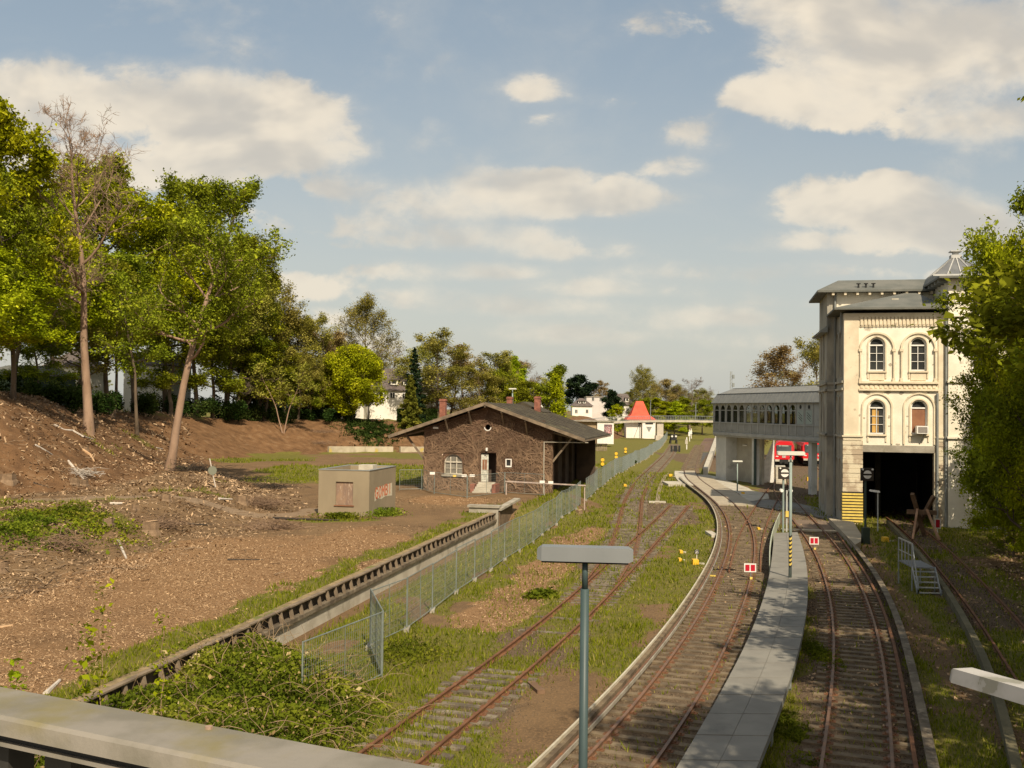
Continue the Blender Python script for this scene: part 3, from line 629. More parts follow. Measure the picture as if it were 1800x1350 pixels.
mb = MB(SB); mb.box((3.2, 7, -.2), (3.6, 7.4, gtop-.1)); part(mb, 'column', mat('dark_plaster', (.10, .095, .085), (.06, .055, .05), 1), sbo)  # column in a dark plaster colour
# roofs
mb = MB(SB); o_ = .75; A_, B_, C_, D_ = (-o_, -o_, ev), (s1+.02, -o_, ev), (s1+.02, 5.0, ev), (-o_, 5.0, ev); P_ = (5.6, 4.9, 17.35); t_ = .14
up = lambda p: (p[0], p[1], p[2]+t_)
mb.face([up(A_), up(B_), P_]); mb.face([up(A_), P_, up(D_)]); mb.face([up(B_), up(C_), P_]); mb.face([up(D_), P_, up(C_)])
mb.face([A_, B_, up(B_), up(A_)]); mb.face([D_, A_, up(A_), up(D_)]); mb.face([A_, D_, C_, B_]); mb.face([B_, C_, up(C_), up(B_)])
part(mb, 'roof', M_slate, sbo, label='low hipped grey roof of the projecting front')
mb = MB(SB); zr = 17.3; mb.prism([(-1.5, 4.2), (s1, 4.2), (s1, 12.2), (-1.5, 12.2)], zr, zr+.16)
q = [(-1.5, 4.2, zr+.16), (s1, 4.2, zr+.16), (s1, 12.2, zr+.16), (-1.5, 12.2, zr+.16)]; m1, m2 = (.3, 6.6, 18.5), (s1, 6.6, 18.5)
mb.face([q[0], q[1], m2, m1]); mb.face([q[3], q[0], m1]); mb.face([q[2], q[3], m1, m2])
part(mb, 'roof', M_slate, sbo, label='hipped grey roof of the rear body')
mb = MB(SB)
for k in range(9): m9 = MB(SB); m9.box((-.4+k*.9, 4.3, zr-.22), (-.22+k*.9, 4.97, zr)); part(m9, 'eave_bracket', M_cream2, sbo)
mb.box((-1.25, 4.5, 14.2), (-.69, 11.7, 14.32)); mb.face([(-1.3, 4.5, 14.3), (-1.3, 11.7, 14.3), (-.69, 11.7, 14.75), (-.69, 4.5, 14.75)]); mb.face([(-1.3, 4.5, 14.3), (-.69, 4.5, 14.75), (-.69, 4.5, 14.3)])
part(mb, 'side_canopy', M_lead, sbo)
mb = MB(SB); zr = 17.6; x0_, x1_, y0_, y1_ = s1-.75, 15.2, -1.1, 12.0; mb.prism([(x0_, y0_), (x1_, y0_), (x1_, y1_), (x0_, y1_)], zr, zr+.15)
lx0, lx1, ly0, ly1, lz = 6.75, 10.95, 3.5, 7.9, 18.35
Q = [(x0_, y0_, zr+.15), (x1_, y0_, zr+.15), (x1_, y1_, zr+.15), (x0_, y1_, zr+.15)]; L_ = [(lx0, ly0, lz), (lx1, ly0, lz), (lx1, ly1, lz), (lx0, ly1, lz)]
for k in range(4): mb.face([Q[k], Q[(k+1) % 4], L_[(k+1) % 4], L_[k]])
mb.face(L_); part(mb, 'roof', M_slate, sbo, label='dark slate roof of the right wing')
for k in range(10): mb = MB(SB); mb.box((s1-.65, -.1+k*1.15, zr-.25), (s1-.01, .06+k*1.15, zr)); part(mb, 'eave_bracket', M_lead, sbo)
lan = MB(SB); lx, ly = 8.85, 5.7; hw = 1.9; lt = 19.95; cw = .35
lan.box((lx-hw-.1, ly-hw-.1, 18.2), (lx+hw+.1, ly+hw+.1, 18.5)); b4 = [(lx-hw, ly-hw, 18.5), (lx+hw, ly-hw, 18.5), (lx+hw, ly+hw, 18.5), (lx-hw, ly+hw, 18.5)]; t4 = [(lx-cw, ly-cw, lt), (lx+cw, ly-cw, lt), (lx+cw, ly+cw, lt), (lx-cw, ly+cw, lt)]
for k in range(4):
    a, b_, c, d = b4[k], b4[(k+1) % 4], t4[(k+1) % 4], t4[k]
    for j in range(5):
        f1 = j/4; p = [a[i]*(1-f1)+b_[i]*f1 for i in range(3)]; q = [d[i]*(1-f1)+c[i]*f1 for i in range(3)]; lan.beam(p, q, .06, .06)
lan.box((lx-.38, ly-.38, lt), (lx+.38, ly+.38, lt+.25)); lan.box((lx-.2, ly-.2, lt+.25), (lx+.2, ly+.2, lt+.5)); lan.box((lx-.42, ly-.42, lt+.5), (lx+.42, ly+.42, lt+.57))
lo_ = part(lan, 'roof_lantern', mat('lantern_frame', (.50, .50, .47), (.42, .42, .40), 3), sbo)
g = MB(SB)
for k in range(4): a, b_, c, d = b4[k], b4[(k+1) % 4], t4[(k+1) % 4], t4[k]; sh = lambda p: (lx+(p[0]-lx)*.985, ly+(p[1]-ly)*.985, p[2]-.02); g.face([sh(a), sh(b_), sh(c), sh(d)])
part(g, 'pane', mat('lantern_glass', (.13, .135, .14), (.17, .175, .175), 1, .2), lo_)
for (sx, dx, z0, z1) in ((s1-.12, -.22, -.1, ev-.1), (-.12, 5.0-.14, -.1, 17.1), (-.15, .5, 14, ev-.1), (spx(1647), -.16, -.1, 9.4), (s1+2.9, -.5, -.1, 17)):
    mb = MB(SB); mb.tube([(sx, dx, z0), (sx, dx, z1)], .09, 8); part(mb, 'downpipe', M_lead, sbo)
mb = MB(SB)
for k in range(3): mb.tube([(1.6+k*.55, 4.7, 17.5), (1.6+k*.55, 4.7, 17.95)], .07, 6); mb.box((1.45+k*.55, 4.6, 17.95), (1.75+k*.55, 4.8, 18.02))
part(mb, 'roof_vent', M_black, sbo)
mb = MB(SB); a_, z_ = hit(SB, 0, 1590, 531); mb.box((3.6, 1.9, 16.2), (4.1, 2.3, 16.5)); part(mb, 'skylight', M_concl, sbo)
mb = MB(SB); c, r, z0, zs = wins[3]; sa_, za_ = c-.25, z0+.05
mb.box((sa_, -.62, za_), (sa_+.78, .1, za_+.55)); acu = solo(mb, 'air_conditioner', M_whitep, tuple(SB(sa_+.4, -.3, za_)), 'boxy white air conditioner sticking out of the brown-blinded lower right window', 'air conditioner')
mb = MB(SB); mb.box((sa_+.08, -.635, za_+.07), (sa_+.70, -.615, za_+.48)); part(mb, 'grille', mat('ac_grille', (.30, .27, .24), (.2, .18, .16), 30), acu)
mb = MB(SB); mb.tube([(sa_+.5, -.55, za_), (sa_+.3, -.02, za_-.75)], .025, 6); part(mb, 'bracket', M_greym, acu)

# ------------------------------------------------------------------ covered footbridge on columns
pa = Vector((29.4, 97, 0)); pb = Vector((24.4, 120.2, 0)); dv_ = (pb-pa); LEN = dv_.length
CB_ = Fr(pa, math.atan2(-dv_.y/LEN, dv_.x/LEN)); DW = 4.2   # e2 points to the viewer side, so inward depth is negative
M_cb = mat('grey_cladding', (.40, .40, .375), (.34, .34, .32), 1.2, .7, c3=(.26, .26, .24), s3=.7, t3=(.55, .75))
M_cbd = mat('grey_cladding_panel', (.31, .31, .295), (.27, .27, .255), 1, .7)
M_zinc = mat('zinc_roof', (.235, .235, .215), (.20, .20, .185), 1.5, .5, metal=.1)
cbo = empty('covered_footbridge', tuple(pa), 'grey covered footbridge with a row of arched windows joined to the station', 'footbridge')
S0 = -9.0; nb_ = 14; bw = LEN/nb_; zE = 8.95
mb = MB(CB_); mb.box((S0, -DW, 5.0), (LEN, 0, 5.42)); mb.box((S0, 0, 5.18), (LEN, .12, 5.50)); part(mb, 'deck', M_cb, cbo)
outer = rect(S0, LEN, 5.42, zE); holes = []; cs = []
for k in range(nb_-2):
    c = LEN - (k+.5)*bw; r = bw/2-.16; holes.append(arch(c, r, 6.72, zE-.2-r)); cs.append((c, r))
mb = MB(CB_); mb.plate(outer, holes, -.12, 0)
for k in range(nb_+1): s_ = LEN-k*bw; mb.box((s_-.07, 0.0, 5.5), (s_+.07, .07, zE-.02))
mb.box((S0, 0, 6.60), (LEN, .09, 6.70)); mb.box((S0, 0, 5.66), (LEN, .05, 5.72)); part(mb, 'wall', M_cb, cbo, label='viewer-side wall with twelve arched openings')
mb = MB(CB_); mb.plate(outer, holes, -DW, -DW+.12); mb.box((LEN-.12, -DW+.12, 5.42), (LEN, -.12, zE)); part(mb, 'wall', M_cb, cbo)
mb = MB(CB_)
for k in range(nb_): s_ = LEN-k*bw; mb.box((s_-bw+.12, .001, 5.76), (s_-.12, .02, 6.56))
part(mb, 'lower_panel', M_cbd, cbo)
for k, (c, r) in enumerate(cs):
    g = MB(CB_); g.vprism(arch(c, r-.0, 6.74, zE-.2-r), -.085, -.075)
    gm = bpy.data.materials.get('bridge_glass')
    if not gm:
        gm = bpy.data.materials.new('bridge_glass'); gm.use_nodes = True; nn = NT(gm.node_tree); nn.n.clear(); o2 = nn.new('ShaderNodeOutputMaterial'); t2 = nn.new('ShaderNodeBsdfTransparent'); g2 = nn.new('ShaderNodeBsdfGlossy'); g2.inputs['Roughness'].default_value = .08; t2.inputs[0].default_value = (.50, .52, .50, 1); mx = nn.new('ShaderNodeMixShader'); mx.inputs[0].default_value = .10
        nn.link(t2.outputs[0], mx.inputs[1]); nn.link(g2.outputs[0], mx.inputs[2]); nn.link(mx.outputs[0], o2.inputs[0])
    wf = part(g, 'window', gm, cbo)
    f = MB(CB_); f.box((c-r, -.1, 8.06), (c+r, -.02, 8.14)); arch_ring(f, c, r-.05, 6.74, zE-.2-r, .06, -.1, -.02); part(f, 'frame', M_cb, wf)
for k in (0, 1):
    c = LEN-(12.5+k)*bw; mb = MB(CB_); mb.box((c-.62, .005, 6.78), (c+.62, .03, 8.15)); pn = part(mb, 'side_panel', mat('pale_glass_panel', (.36, .42, .39), (.32, .38, .355), 1, .4), cbo)
    mb = MB(CB_)
    for j in range(3): mb.beam((c-.35, .036, 7.05+j*.25), (c+.35, .036, 7.45+j*.25), .012, .05)
    part(mb, 'printed_stripe', M_black, pn)
    mb = MB(CB_); mb.plate([(c+.20*math.cos(t*PI/8), 8.48+.20*math.sin(t*PI/8)) for t in range(16)], [], .004, .03); part(mb, 'round_vent', M_black, cbo)
mb = MB(CB_); prof = [(.28, zE-.06), (.28, zE), (-.28, 10.0), (-1.75, 10.68), (-DW+1.75, 10.68), (-DW+.28, 10.0), (-DW-.28, zE), (-DW-.28, zE-.06)]
E_ = LEN+.25; ins = [0, 0, .55, 1.9, 1.9, .55, 0, 0]; V0 = [(S0, d, z) for d, z in prof]; V1 = [(E_-i_, d, z) for (d, z), i_ in zip(prof, ins)]
for k in range(7): mb.face([V0[k], V0[k+1], V1[k+1], V1[k]])
mb.face([V1[1], V1[2], V1[5], V1[6]]); mb.face([V1[2], V1[3], V1[4], V1[5]]); mb.face([V1[0], V1[1], V1[6], V1[7]]); mb.face([V0[0], V0[7], V1[7], V1[0]])
for k in range(46):
    s_ = S0+.4+k*.72
    if s_ < E_-.7: mb.beam((s_, .275, zE), (s_, -.275, 10.0), .04, .035); 
    if s_ < E_-2.1: mb.beam((s_, -.285, 10.01), (s_, -1.75, 10.69), .04, .035)
mb.beam((S0, -.28, 10.02), (E_-.55, -.28, 10.02), .09, .06); mb.beam((S0, -1.75, 10.70), (E_-1.9, -1.75, 10.70), .08, .05)
mb.tube([(E_-.4, -.5, 9.8), (E_-.4, -.5, 10.45)], [.06, .01], 6); part(mb, 'roof', M_zinc, cbo)
M_pier = mat('white_render_pier', (.60, .60, .56), (.52, .52, .48), .8, .9, c3=(.36, .36, .33), s3=.7, t3=(.58, .75))
mb = MB(CB_); mb.box((LEN-3.0, -3.9, -.2), (LEN-.15, -.25, 5.0)); part(mb, 'pier', M_pier, cbo)
mb = MB(CB_); mb.box((14.2, -1.9, -.2), (LEN-3.0, -1.6, 5.0)); part(mb, 'under_wall', mat('buff_under_wall', (.42, .39, .31), (.34, .31, .25), .9, .9), cbo)
for (s_, d_) in ((13.7, -.6), (1.2, -.6), (1.2, -3.6)):
    mb = MB(CB_); mb.box((s_-.32, d_-.3, -.2), (s_+.32, d_+.3, 5.0)); part(mb, 'column', M_pier, cbo)
mb = MB(CB_); mb.tube([(13.1, -.25, -.1), (13.1, -.25, 5)], .16, 8); part(mb, 'downpipe', mat('dark_green_pipe', (.05, .075, .065)), cbo)
for k in (15.5, 18.4): mb = MB(CB_); mb.box((k-.5, -1.6, 4.0), (k+.5, -1.48, 4.12)); part(mb, 'strip_light', M_whitep, cbo)
# stair walls and steps under the bridge
ST = Fr(tuple(W(1324, 848, 0)), R(14)); sto = empty('platform_stair', tuple(W(1324, 848, 0)), 'white sawtooth stair walls with pale steps in sunlight beneath the covered footbridge', 'stairs')
mb = MB(ST); mb.vprism([(0, -.2), (1.0, -.2), (1.0, 3.5), (0, 1.2)], 0, .25); mb.vprism([(1.2, -.2), (2.3, -.2), (2.3, 5.0), (1.2, 2.3)], 2.2, 2.45); part(mb, 'wall', M_whitep, sto)
mb = MB(ST)
for k in range(9): mb.box((2.5, 1.0+k*.32, -.2), (3.6, 1.32+k*.32+(3 if k == 8 else 0), .05+k*.2))
part(mb, 'steps', M_concl, sto)

# ------------------------------------------------------------------ old goods shed covered with bare creeper
GS = Fr((-7.4, 84.5, 1.0), R(12)); gso = empty('goods_shed', (-7.4, 84.5, .9), 'derelict brown brick goods shed under a wide low pitched roof', 'shed')
GL = 11.07; gd = 17.0
M_shed = mat('dark_brown_brick', (.13, .078, .05), (.085, .052, .035), 1.5, .95, .6, 22, c3=(.20, .13, .09), s3=6, t3=(.5, .7), brick=(1.5, 1.5, 1.4))
M_fascia = mat('weathered_board', (.24, .185, .125), (.15, .115, .08), 2, .9, .3, 20)
M_troof = mat('mossy_felt_roof', (.045, .037, .026), (.075, .063, .041), 1.3, .95, .4, 12, c3=(.12, .11, .06), s3=.8, t3=(.55, .7))
def gz(px, py, d=0): return hit(GS, d, px, py)
rs = 5.5; zr_ = 8.28-1.0; sl = .345
def rz(s_): return zr_ - sl*abs(s_-rs)
w0 = gz(781, 799)[0]; w1 = gz(813, 799)[0]; wz0 = gz(797, 834)[1]; wzt = gz(797, 798)[1]; wr = (w1-w0)/2
d0_, d1_ = gz(845, 820)[0], gz(872, 820)[0]; dz0, dzt = gz(858, 847)[1], gz(858, 796)[1]
s0_, s1_ = gz(889, 812)[0], gz(899, 812)[0]; sz0, sz1 = gz(894, 820)[1], gz(894, 807)[1]
rc, rcz = gz(857.5, 751); rr = .24
gable = [(0, -.9), (GL, -.9), (GL, rz(GL)-.15), (rs, zr_-.15), (0, rz(0)-.15)]
mb = MB(GS); mb.plate(gable, [arch((w0+w1)/2, wr, wz0, wzt-wr), rect(d0_, d1_, dz0, dzt), rect(s0_, s1_, sz0, sz1), [(rc+rr*math.cos(k*PI/8), rcz+rr*math.sin(k*PI/8)) for k in range(16)]], 0, .4)
part(mb, 'wall', M_shed, gso, label='front gable wall of dark brown brick')
mb = MB(GS); mb.box((0, .4, -.9), (.4, gd, rz(0)-.15)); mb.plate(gable, [], gd, gd+.4)
mb.box((GL-.9, .4, -.9), (GL-.55, gd, rz(GL)-.15)); mb.box((.4, 1.3, -.9), (GL-.9, 1.5, 6))
for k in range(5): mb.box((GL-.55, .4+k*4.0, -.9), (GL-.25, .9+k*4.0, rz(GL)-.2))
mb.box((GL-.3, gd-1.2, -.9), (GL+1.5, gd-.8, rz(GL)-.9)); part(mb, 'wall', mat('shed_side', (.10, .07, .05), (.07, .05, .038), 1, .95, .3), gso)
mb = MB(GS); mb.box((GL-2.9, -.04, -.9), (GL+.02, -.001, .0)); mb.box((d1_+.1, -.06, -.9), (GL+.03, -.001, -.35)); part(mb, 'plinth', M_brick, gso)
mb = MB(GS); ov = 2.75; th = .16
for sg in (-1, 1):
    e = rs+sg*(GL/2+ov); a0 = [(rs, -.95), (e, -.95)]
    q = [(rs, -.95, zr_), (e, -.95, rz(e)), (e, gd+1, rz(e)), (rs, gd+1, zr_)]
    if sg < 0: q = q[::-1]
    mb.face([(x, y, z+th) for x, y, z in q]); mb.face(q[::-1]); mb.face([q[0], q[1], tuple(np.add(q[1], (0, 0, th))), tuple(np.add(q[0], (0, 0, th)))]); mb.face([q[1], q[2], tuple(np.add(q[2], (0, 0, th))), tuple(np.add(q[1], (0, 0, th)))]); mb.face([q[2], q[3], tuple(np.add(q[3], (0, 0, th))), tuple(np.add(q[2], (0, 0, th)))])
for k in range(10):
    d_ = -.5+k*2.0; e = rs+GL/2+ov
    mb.beam((rs+.2, d_, zr_+th-.0), (e-.1, d_, rz(e)+th+.03), .10, .03)
part(mb, 'roof', M_troof, gso)
mb = MB(GS)
for sg in (-1, 1):
    e = rs+sg*(GL/2+ov+.05); mb.beam((rs, -1.0, zr_+.06), (e, -1.0, rz(e)+.06), .06, .26); mb.beam((e, -.95, rz(e)+.0), (e, gd+1, rz(e)+.0), .08, .12)
    mb.beam((rs+sg*GL/2, .15, 2.6), (rs+sg*(GL/2+1.7), .15, rz(rs+sg*(GL/2+1.7))-.05), .16, .16); mb.beam((rs+sg*GL/2, .15, rz(rs+sg*GL/2)-.35), (rs+sg*(GL/2+2.4), .15, rz(rs+sg*(GL/2+2.4))-.15), .14, .14)
    for s_ in (1.4, 3.4): mb.beam((rs+sg*s_, .0, rz(rs+sg*s_)-1.2), (rs+sg*s_, -.9, rz(rs+sg*s_)-.1), .12, .12); mb.beam((rs+sg*s_, .2, rz(rs+sg*s_)-.12), (rs+sg*s_, -.95, rz(rs+sg*s_)-.12), .14, .14)
mb.beam((rs, .2, zr_-.15), (rs, -.95, zr_-.15), .16, .16); part(mb, 'roof_timber', M_fascia, gso)
# vent ridge at the far end
mb = MB(GS); mb.vprism([(rs-1.6, zr_-.45), (rs+2.4, zr_-.6), (rs+.3, zr_+.38)], gd-4, gd+1); part(mb, 'roof_vent', M_troof, gso)
mb = MB(GS); c = (w0+w1)/2; arch_ring(mb, c, wr-.07, wz0, wzt-wr, .08, .1, .2)
mb.box((w0, .1, wz0), (w1, .2, wz0+.08)); hz = wz0+(wzt-wz0)*.60; mb.box((w0, .08, hz-.04), (w1, .2, hz+.05))
for j in (1, 2): mb.box((w0+(w1-w0)*j/3-.035, .09, wz0), (w0+(w1-w0)*j/3+.035, .2, wzt-.25))
mb.box((w0, .13, (wz0+hz)/2-.02), (w1, .17, (wz0+hz)/2+.02)); wf = part(mb, 'window', mat('peeling_white', (.62, .58, .48), (.42, .38, .30), 6, .8), gso, label='arched window with peeling white frame')
mb = MB(GS); mb.box((w0, .19, wz0), (w1, .22, wzt)); part(mb, 'pane', mat('dusty_glass', (.23, .215, .18), (.16, .15, .125), 2, .3), wf)
mb = MB(GS); mb.box((w0-.18, -.18, wz0-.16), (w1+.18, .1, wz0)); part(mb, 'sill', M_conc, wf)
mb = MB(GS); mb.box((d0_, .16, dz0), (d0_+.62, .22, dzt-.1)); mb.box((d0_+.08, .13, dz0+.95), (d0_+.54, .16, dz0+1.9)); dr = part(mb, 'door', mat('peeling_door', (.60, .60, .52), (.36, .36, .30), 4, .8, c3=(.20, .10, .06), s3=5, t3=(.6, .66)), gso, label='half open peeling white door')
mb = MB(GS); mb.box((d0_+.12, .11, dz0+1.0), (d0_+.30, .13, dz0+1.85)); mb.box((d0_+.34, .11, dz0+1.0), (d0_+.5, .13, dz0+1.85)); part(mb, 'pane', M_brown, dr)
mb = MB(GS)
for k in range(5): mb.box((gz(838+k*1.0, 860)[0], -.35-.3*(4-k)-.0, -.9), (gz(871, 860)[0], 0, dz0-.02-.17*(4-k)))
part(mb, 'steps', M_concl, gso)
mb = MB(GS); a = gz(833, 855)[0]; mb.box((a-.1, -.9, -.9), (a+.25, 0, dz0-.15)); part(mb, 'step_wall', M_brick, gso); mb = MB(GS); mb.box((gz(872, 855)[0], -1.6, -.9), (gz(872, 855)[0]+.3, 0, dz0-.1)); part(mb, 'step_wall', M_brick, gso)
mb = MB(GS); mb.plate(rect(s0_-.02, s1_+.02, sz0-.05, sz1+.02), [rect(s0_+.06, s1_-.06, sz0+.06, sz1-.05)], -.03, .06); wf = part(mb, 'window', M_whitep, gso, label='small square white window')
mb = MB(GS); mb.box((s0_, .1, sz0), (s1_, .13, sz1)); part(mb, 'pane', M_glass, wf)
mb = MB(GS); arch_pts = [(rc+rr*math.cos(PI+k*PI/10), rcz+rr*math.sin(PI+k*PI/10)) for k in range(11)]; ip = [(rc+(rr+.07)*math.cos(PI+k*PI/10), rcz+(rr+.07)*math.sin(PI+k*PI/10)) for k in range(11)]
mb.vprism(arch_pts+ip[::-1], -.05, .02); part(mb, 'round_vent', M_whitep, gso)
mb = MB(GS); a, z_ = gz(767, 752); mb.box((a-.22, -.25, z_-.08), (a+.22, -.05, z_+.08)); part(mb, 'lamp', M_whitep, gso)
mb = MB(GS); a, z_ = gz(856.5, 790); mb.box((a-.07, -.25, z_-.12), (a+.07, -.05, z_+.14)); part(mb, 'lamp', M_whitep, gso)
mb = MB(GS); a, z_ = gz(957, 777); b_, z2 = gz(1034, 777, -.7); mb.tube([(a, -.15, z_-5.2), (a, -.15, z_)], .04, 6); mb.tube([(a, -.15, z_), (b_, -.7, rz(b_)-.05)], .035, 6); part(mb, 'downpipe', M_concl, gso)
for (px_, d_, zt_, wd_, zb_) in ((779, 9, 8.8-1, .56, 4.2), (896, 12, 9.1-1, .5, 6), (945, 12, 9.15-1, .55, 6)):
    s_ = hit(GS, d_, px_, 715)[0]; mb = MB(GS); mb.box((s_-wd_/2, d_-wd_/2, zb_), (s_+wd_/2, d_+wd_/2, zt_)); mb.box((s_-wd_/2-.05, d_-wd_/2-.05, zt_-.2), (s_+wd_/2+.05, d_+wd_/2+.05, zt_-.08)); part(mb, 'chimney', M_brick, gso)

# ------------------------------------------------------------------ concrete hut with graffiti
hz0 = gh(-9.5, 64); hA = W(559, 905.8, hz0); mid = W(649.5, 908.4, hz0); e = mid-hA; wid = e.length
ang = R(11); HU = Fr(hA, ang); H_ = 2.92
M_hut = mat('drab_hut_render', (.285, .235, .155), (.25, .205, .135), .9, .95, .15, 20, c3=(.24, .19, .125), s3=.6, t3=(.60, .78), stretch=(1, 1, .5))
dd_ = 5.5; huo = empty('concrete_hut', tuple(hA), 'flat roofed drab concrete hut with a boarded opening and orange graffiti', 'hut')
ws0, ws1 = hit(HU, 0, 590, 868)[0], hit(HU, 0, 620.5, 868)[0]; wz_0, wz_1 = hit(HU, 0, 605, 888)[1], hit(HU, 0, 605, 847)[1]
mb = MB(HU); mb.plate(rect(0, wid, -.3, H_), [rect(ws0, ws1, wz_0, wz_1)], 0, .2)
mb.box((0, .2, -.3), (.2, dd_, H_)); mb.box((wid-.2, .2, -.3), (wid, dd_, H_)); mb.box((.2, dd_-.2, -.3), (wid-.2, dd_, H_)); mb.box((.2, .2, H_-.45), (wid-.2, dd_-.2, H_-.3)); part(mb, 'wall', M_hut, huo)
mb = MB(HU); mb.plate(rect(-.04, wid+.04, 0, 1), [], 0, .01) if False else None
for a, b_ in (((-.03, -.03), (wid+.03, .22)), ((wid-.2, .22), (wid+.03, dd_-.2)), ((-.03, dd_-.2), (wid+.03, dd_+.03)), ((-.03, .22), (.2, dd_-.2))): mb.box((a[0], a[1], H_), (b_[0], b_[1], H_+.045))
part(mb, 'coping', M_lead, huo)
mb = MB(HU); mb.box((ws0, .10, wz_0), (ws1, .14, wz_1)); part(mb, 'boarding', mat('rotten_board', (.30, .20, .13), (.22, .15, .11), 5, .9, .3, c3=(.42, .33, .25), s3=9, stretch=(1, 1, .25)), huo)
mb = MB(HU); mb.box((ws0-.08, -.07, wz_0-.06), (ws1+.08, .1, wz_0)); part(mb, 'sill', M_brown, huo)
mb = MB(HU); mb.box((1.75, 2.6, H_-.3), (2.75, 3.5, H_+.22)); part(mb, 'roof_block', M_concl, huo)
M_or = mat('orange_spray', (.60, .17, .07), (.50, .13, .06), 6, .8, c3=(.62, .40, .28), s3=5, t3=(.6, .65)); M_pale = mat('pale_spray', (.62, .56, .42), (.5, .46, .34), 8, .8)
def strokes(mb, fr_pt, letters, x0, z0, cw, ch, th, eps):
    G = {'G': [[(1,.85),(.7,1),(.25,1),(0,.7),(0,.3),(.3,0),(.8,0),(1,.3),(1,.5),(.6,.5)]], 'O': [[(.3,0),(0,.3),(0,.7),(.3,1),(.7,1),(1,.7),(1,.3),(.7,0),(.3,0)]],
         'M': [[(0,0),(0,1),(.5,.45),(1,1),(1,0)]], 'B': [[(0,0),(0,1),(.7,1),(.95,.8),(.7,.55),(0,.52)],[(.7,.52),(1,.28),(.75,0),(0,0)]], 'I': [[(.5,0),(.5,1)]], 'Y': [[(0,1),(.5,.5),(1,1)],[(.5,.5),(.5,0)]], 'A': [[(0,0),(.5,1),(1,0)],[(.2,.4),(.8,.4)]],
         '2': [[(0,.8),(.3,1),(.7,1),(1,.75),(.9,.5),(0,0),(1,0)]], '6': [[(.9,.9),(.6,1),(.3,.9),(0,.5),(0,.25),(.3,0),(.7,0),(1,.25),(.8,.5),(.4,.52),(.05,.35)]], 'S': [[(1,.85),(.7,1),(.3,1),(0,.78),(.3,.52),(.75,.46),(1,.22),(.7,0),(.25,0),(0,.15)]],
         'D': [[(0,0),(0,1),(.6,1),(1,.7),(1,.3),(.6,0),(0,0)]], 'R': [[(0,0),(0,1),(.7,1),(1,.78),(.7,.5),(0,.48)],[(.45,.48),(1,0)]]}
    wd2 = max(th, eps); eps2 = min(th, eps)
    for i, L in enumerate(letters):
        if L not in G: continue
        for st in G[L]:
            for a, b_ in zip(st[:-1], st[1:]):
                p = fr_pt(x0+i*cw*1.18+a[0]*cw, z0+a[1]*ch); q = fr_pt(x0+i*cw*1.18+b_[0]*cw, z0+b_[1]*ch)
                p = mb.P(p); q = mb.P(q); o0 = mb.P(fr_pt(0, 0)); nn = (mb.P(fr_pt(1, 0))-o0).cross(mb.P(fr_pt(0, 1))-o0).normalized(); t = (q-p).normalized(); sd_ = nn.cross(t)*(wd2/2); e_ = nn*eps2/2; p = p-t*wd2*.3; q = q+t*wd2*.3; i0 = len(mb.v)
                for c in (p, q): mb.v += [c-sd_-e_, c+sd_-e_, c+sd_+e_, c-sd_+e_]
                for f in ((0,1,2,3),(7,6,5,4),(0,4,5,1),(1,5,6,2),(2,6,7,3),(3,7,4,0)): mb.f.append(tuple(i0+k2 for k2 in f)); mb.mi.append(mb.cur)
gd0, gz0 = hits(HU, wid, 660, 880); gd1, gz1 = hits(HU, wid, 687, 852); gd0_, gd1_ = hits(HU, wid, 660, 865)[0], hits(HU, wid, 688, 865)[0]
cw_ = (gd1_-gd0_)/5.6; mb = MB(HU); ptx = lambda a, z: (wid+.012, a, z+(a-gd0_)*.04)
mb.plate([(gd0_-.15, gz0-.05), (gd0_+.5, gz0+.12), (gd0_+1.2, gz0+.0), (gd0_+2.0, gz0+.12), (gd1_+.15, gz0+.05), (gd1_+.1, gz1+.12), (gd0_+.4, gz1-.0), (gd0_-.15, gz1-.3)], [], wid+.002, wid+.006, side=True); part(mb, 'graffiti', M_pale, huo)
for k, L in enumerate('GOMBI'):
    mb = MB(HU); strokes(mb, ptx, L, gd0_+k*cw_*1.14, gz0+.14, cw_*.72, (gz1-gz0)*.80, .115, .008); part(mb, 'graffiti', M_or, huo)

# ------------------------------------------------------------------ loading platform wall
wd = Vector((WS, 1, 0)).normalized(); fr = Fr((float(wallX(10)), 10, 0), math.atan2(-wd.y, wd.x))   # s runs along the wall; d>0 points left
fr.e2 = Vector((-wd.y, wd.x, 0)); LW = (W(897, 890, 1.1).y-10)/wd.y
mb = MB(fr); cap = MB(fr)
k = 0; s_ = 0
while s_ < LW:
    w_ = min(2.4, LW-s_); mb.box((s_+.012, -.02, -.5), (s_+w_-.012, .24, .50)); s_ += 2.4
wlo = empty('loading_platform_wall', tuple(fr(0, 0, -.2)), 'long mossy concrete loading platform wall with bracketed edge slab', 'wall')
part(mb, 'wall', M_concl, wlo, label='pale panelled face')
cap.box((0, -.13, .46), (LW, .26, .60)); part(cap, 'lower_ledge', M_wood, wlo)
cap = MB(fr)
s_ = 0
while s_ < LW: w_ = min(3.1, LW-s_); cap.box((s_+.01, -.06+.02*math.sin(s_*3), 1.0+.02*math.sin(s_)), (s_+w_-.02, .10, 1.045+.02*math.sin(s_))); s_ += 3.1
part(cap, 'edge_slab', M_fascia, wlo)
nbk = int(LW/.82)
allb = [(k*.82+.3) for k in range(nbk)][::-1]
vis = [a for a in allb][-100:] if len(allb) > 100 else allb
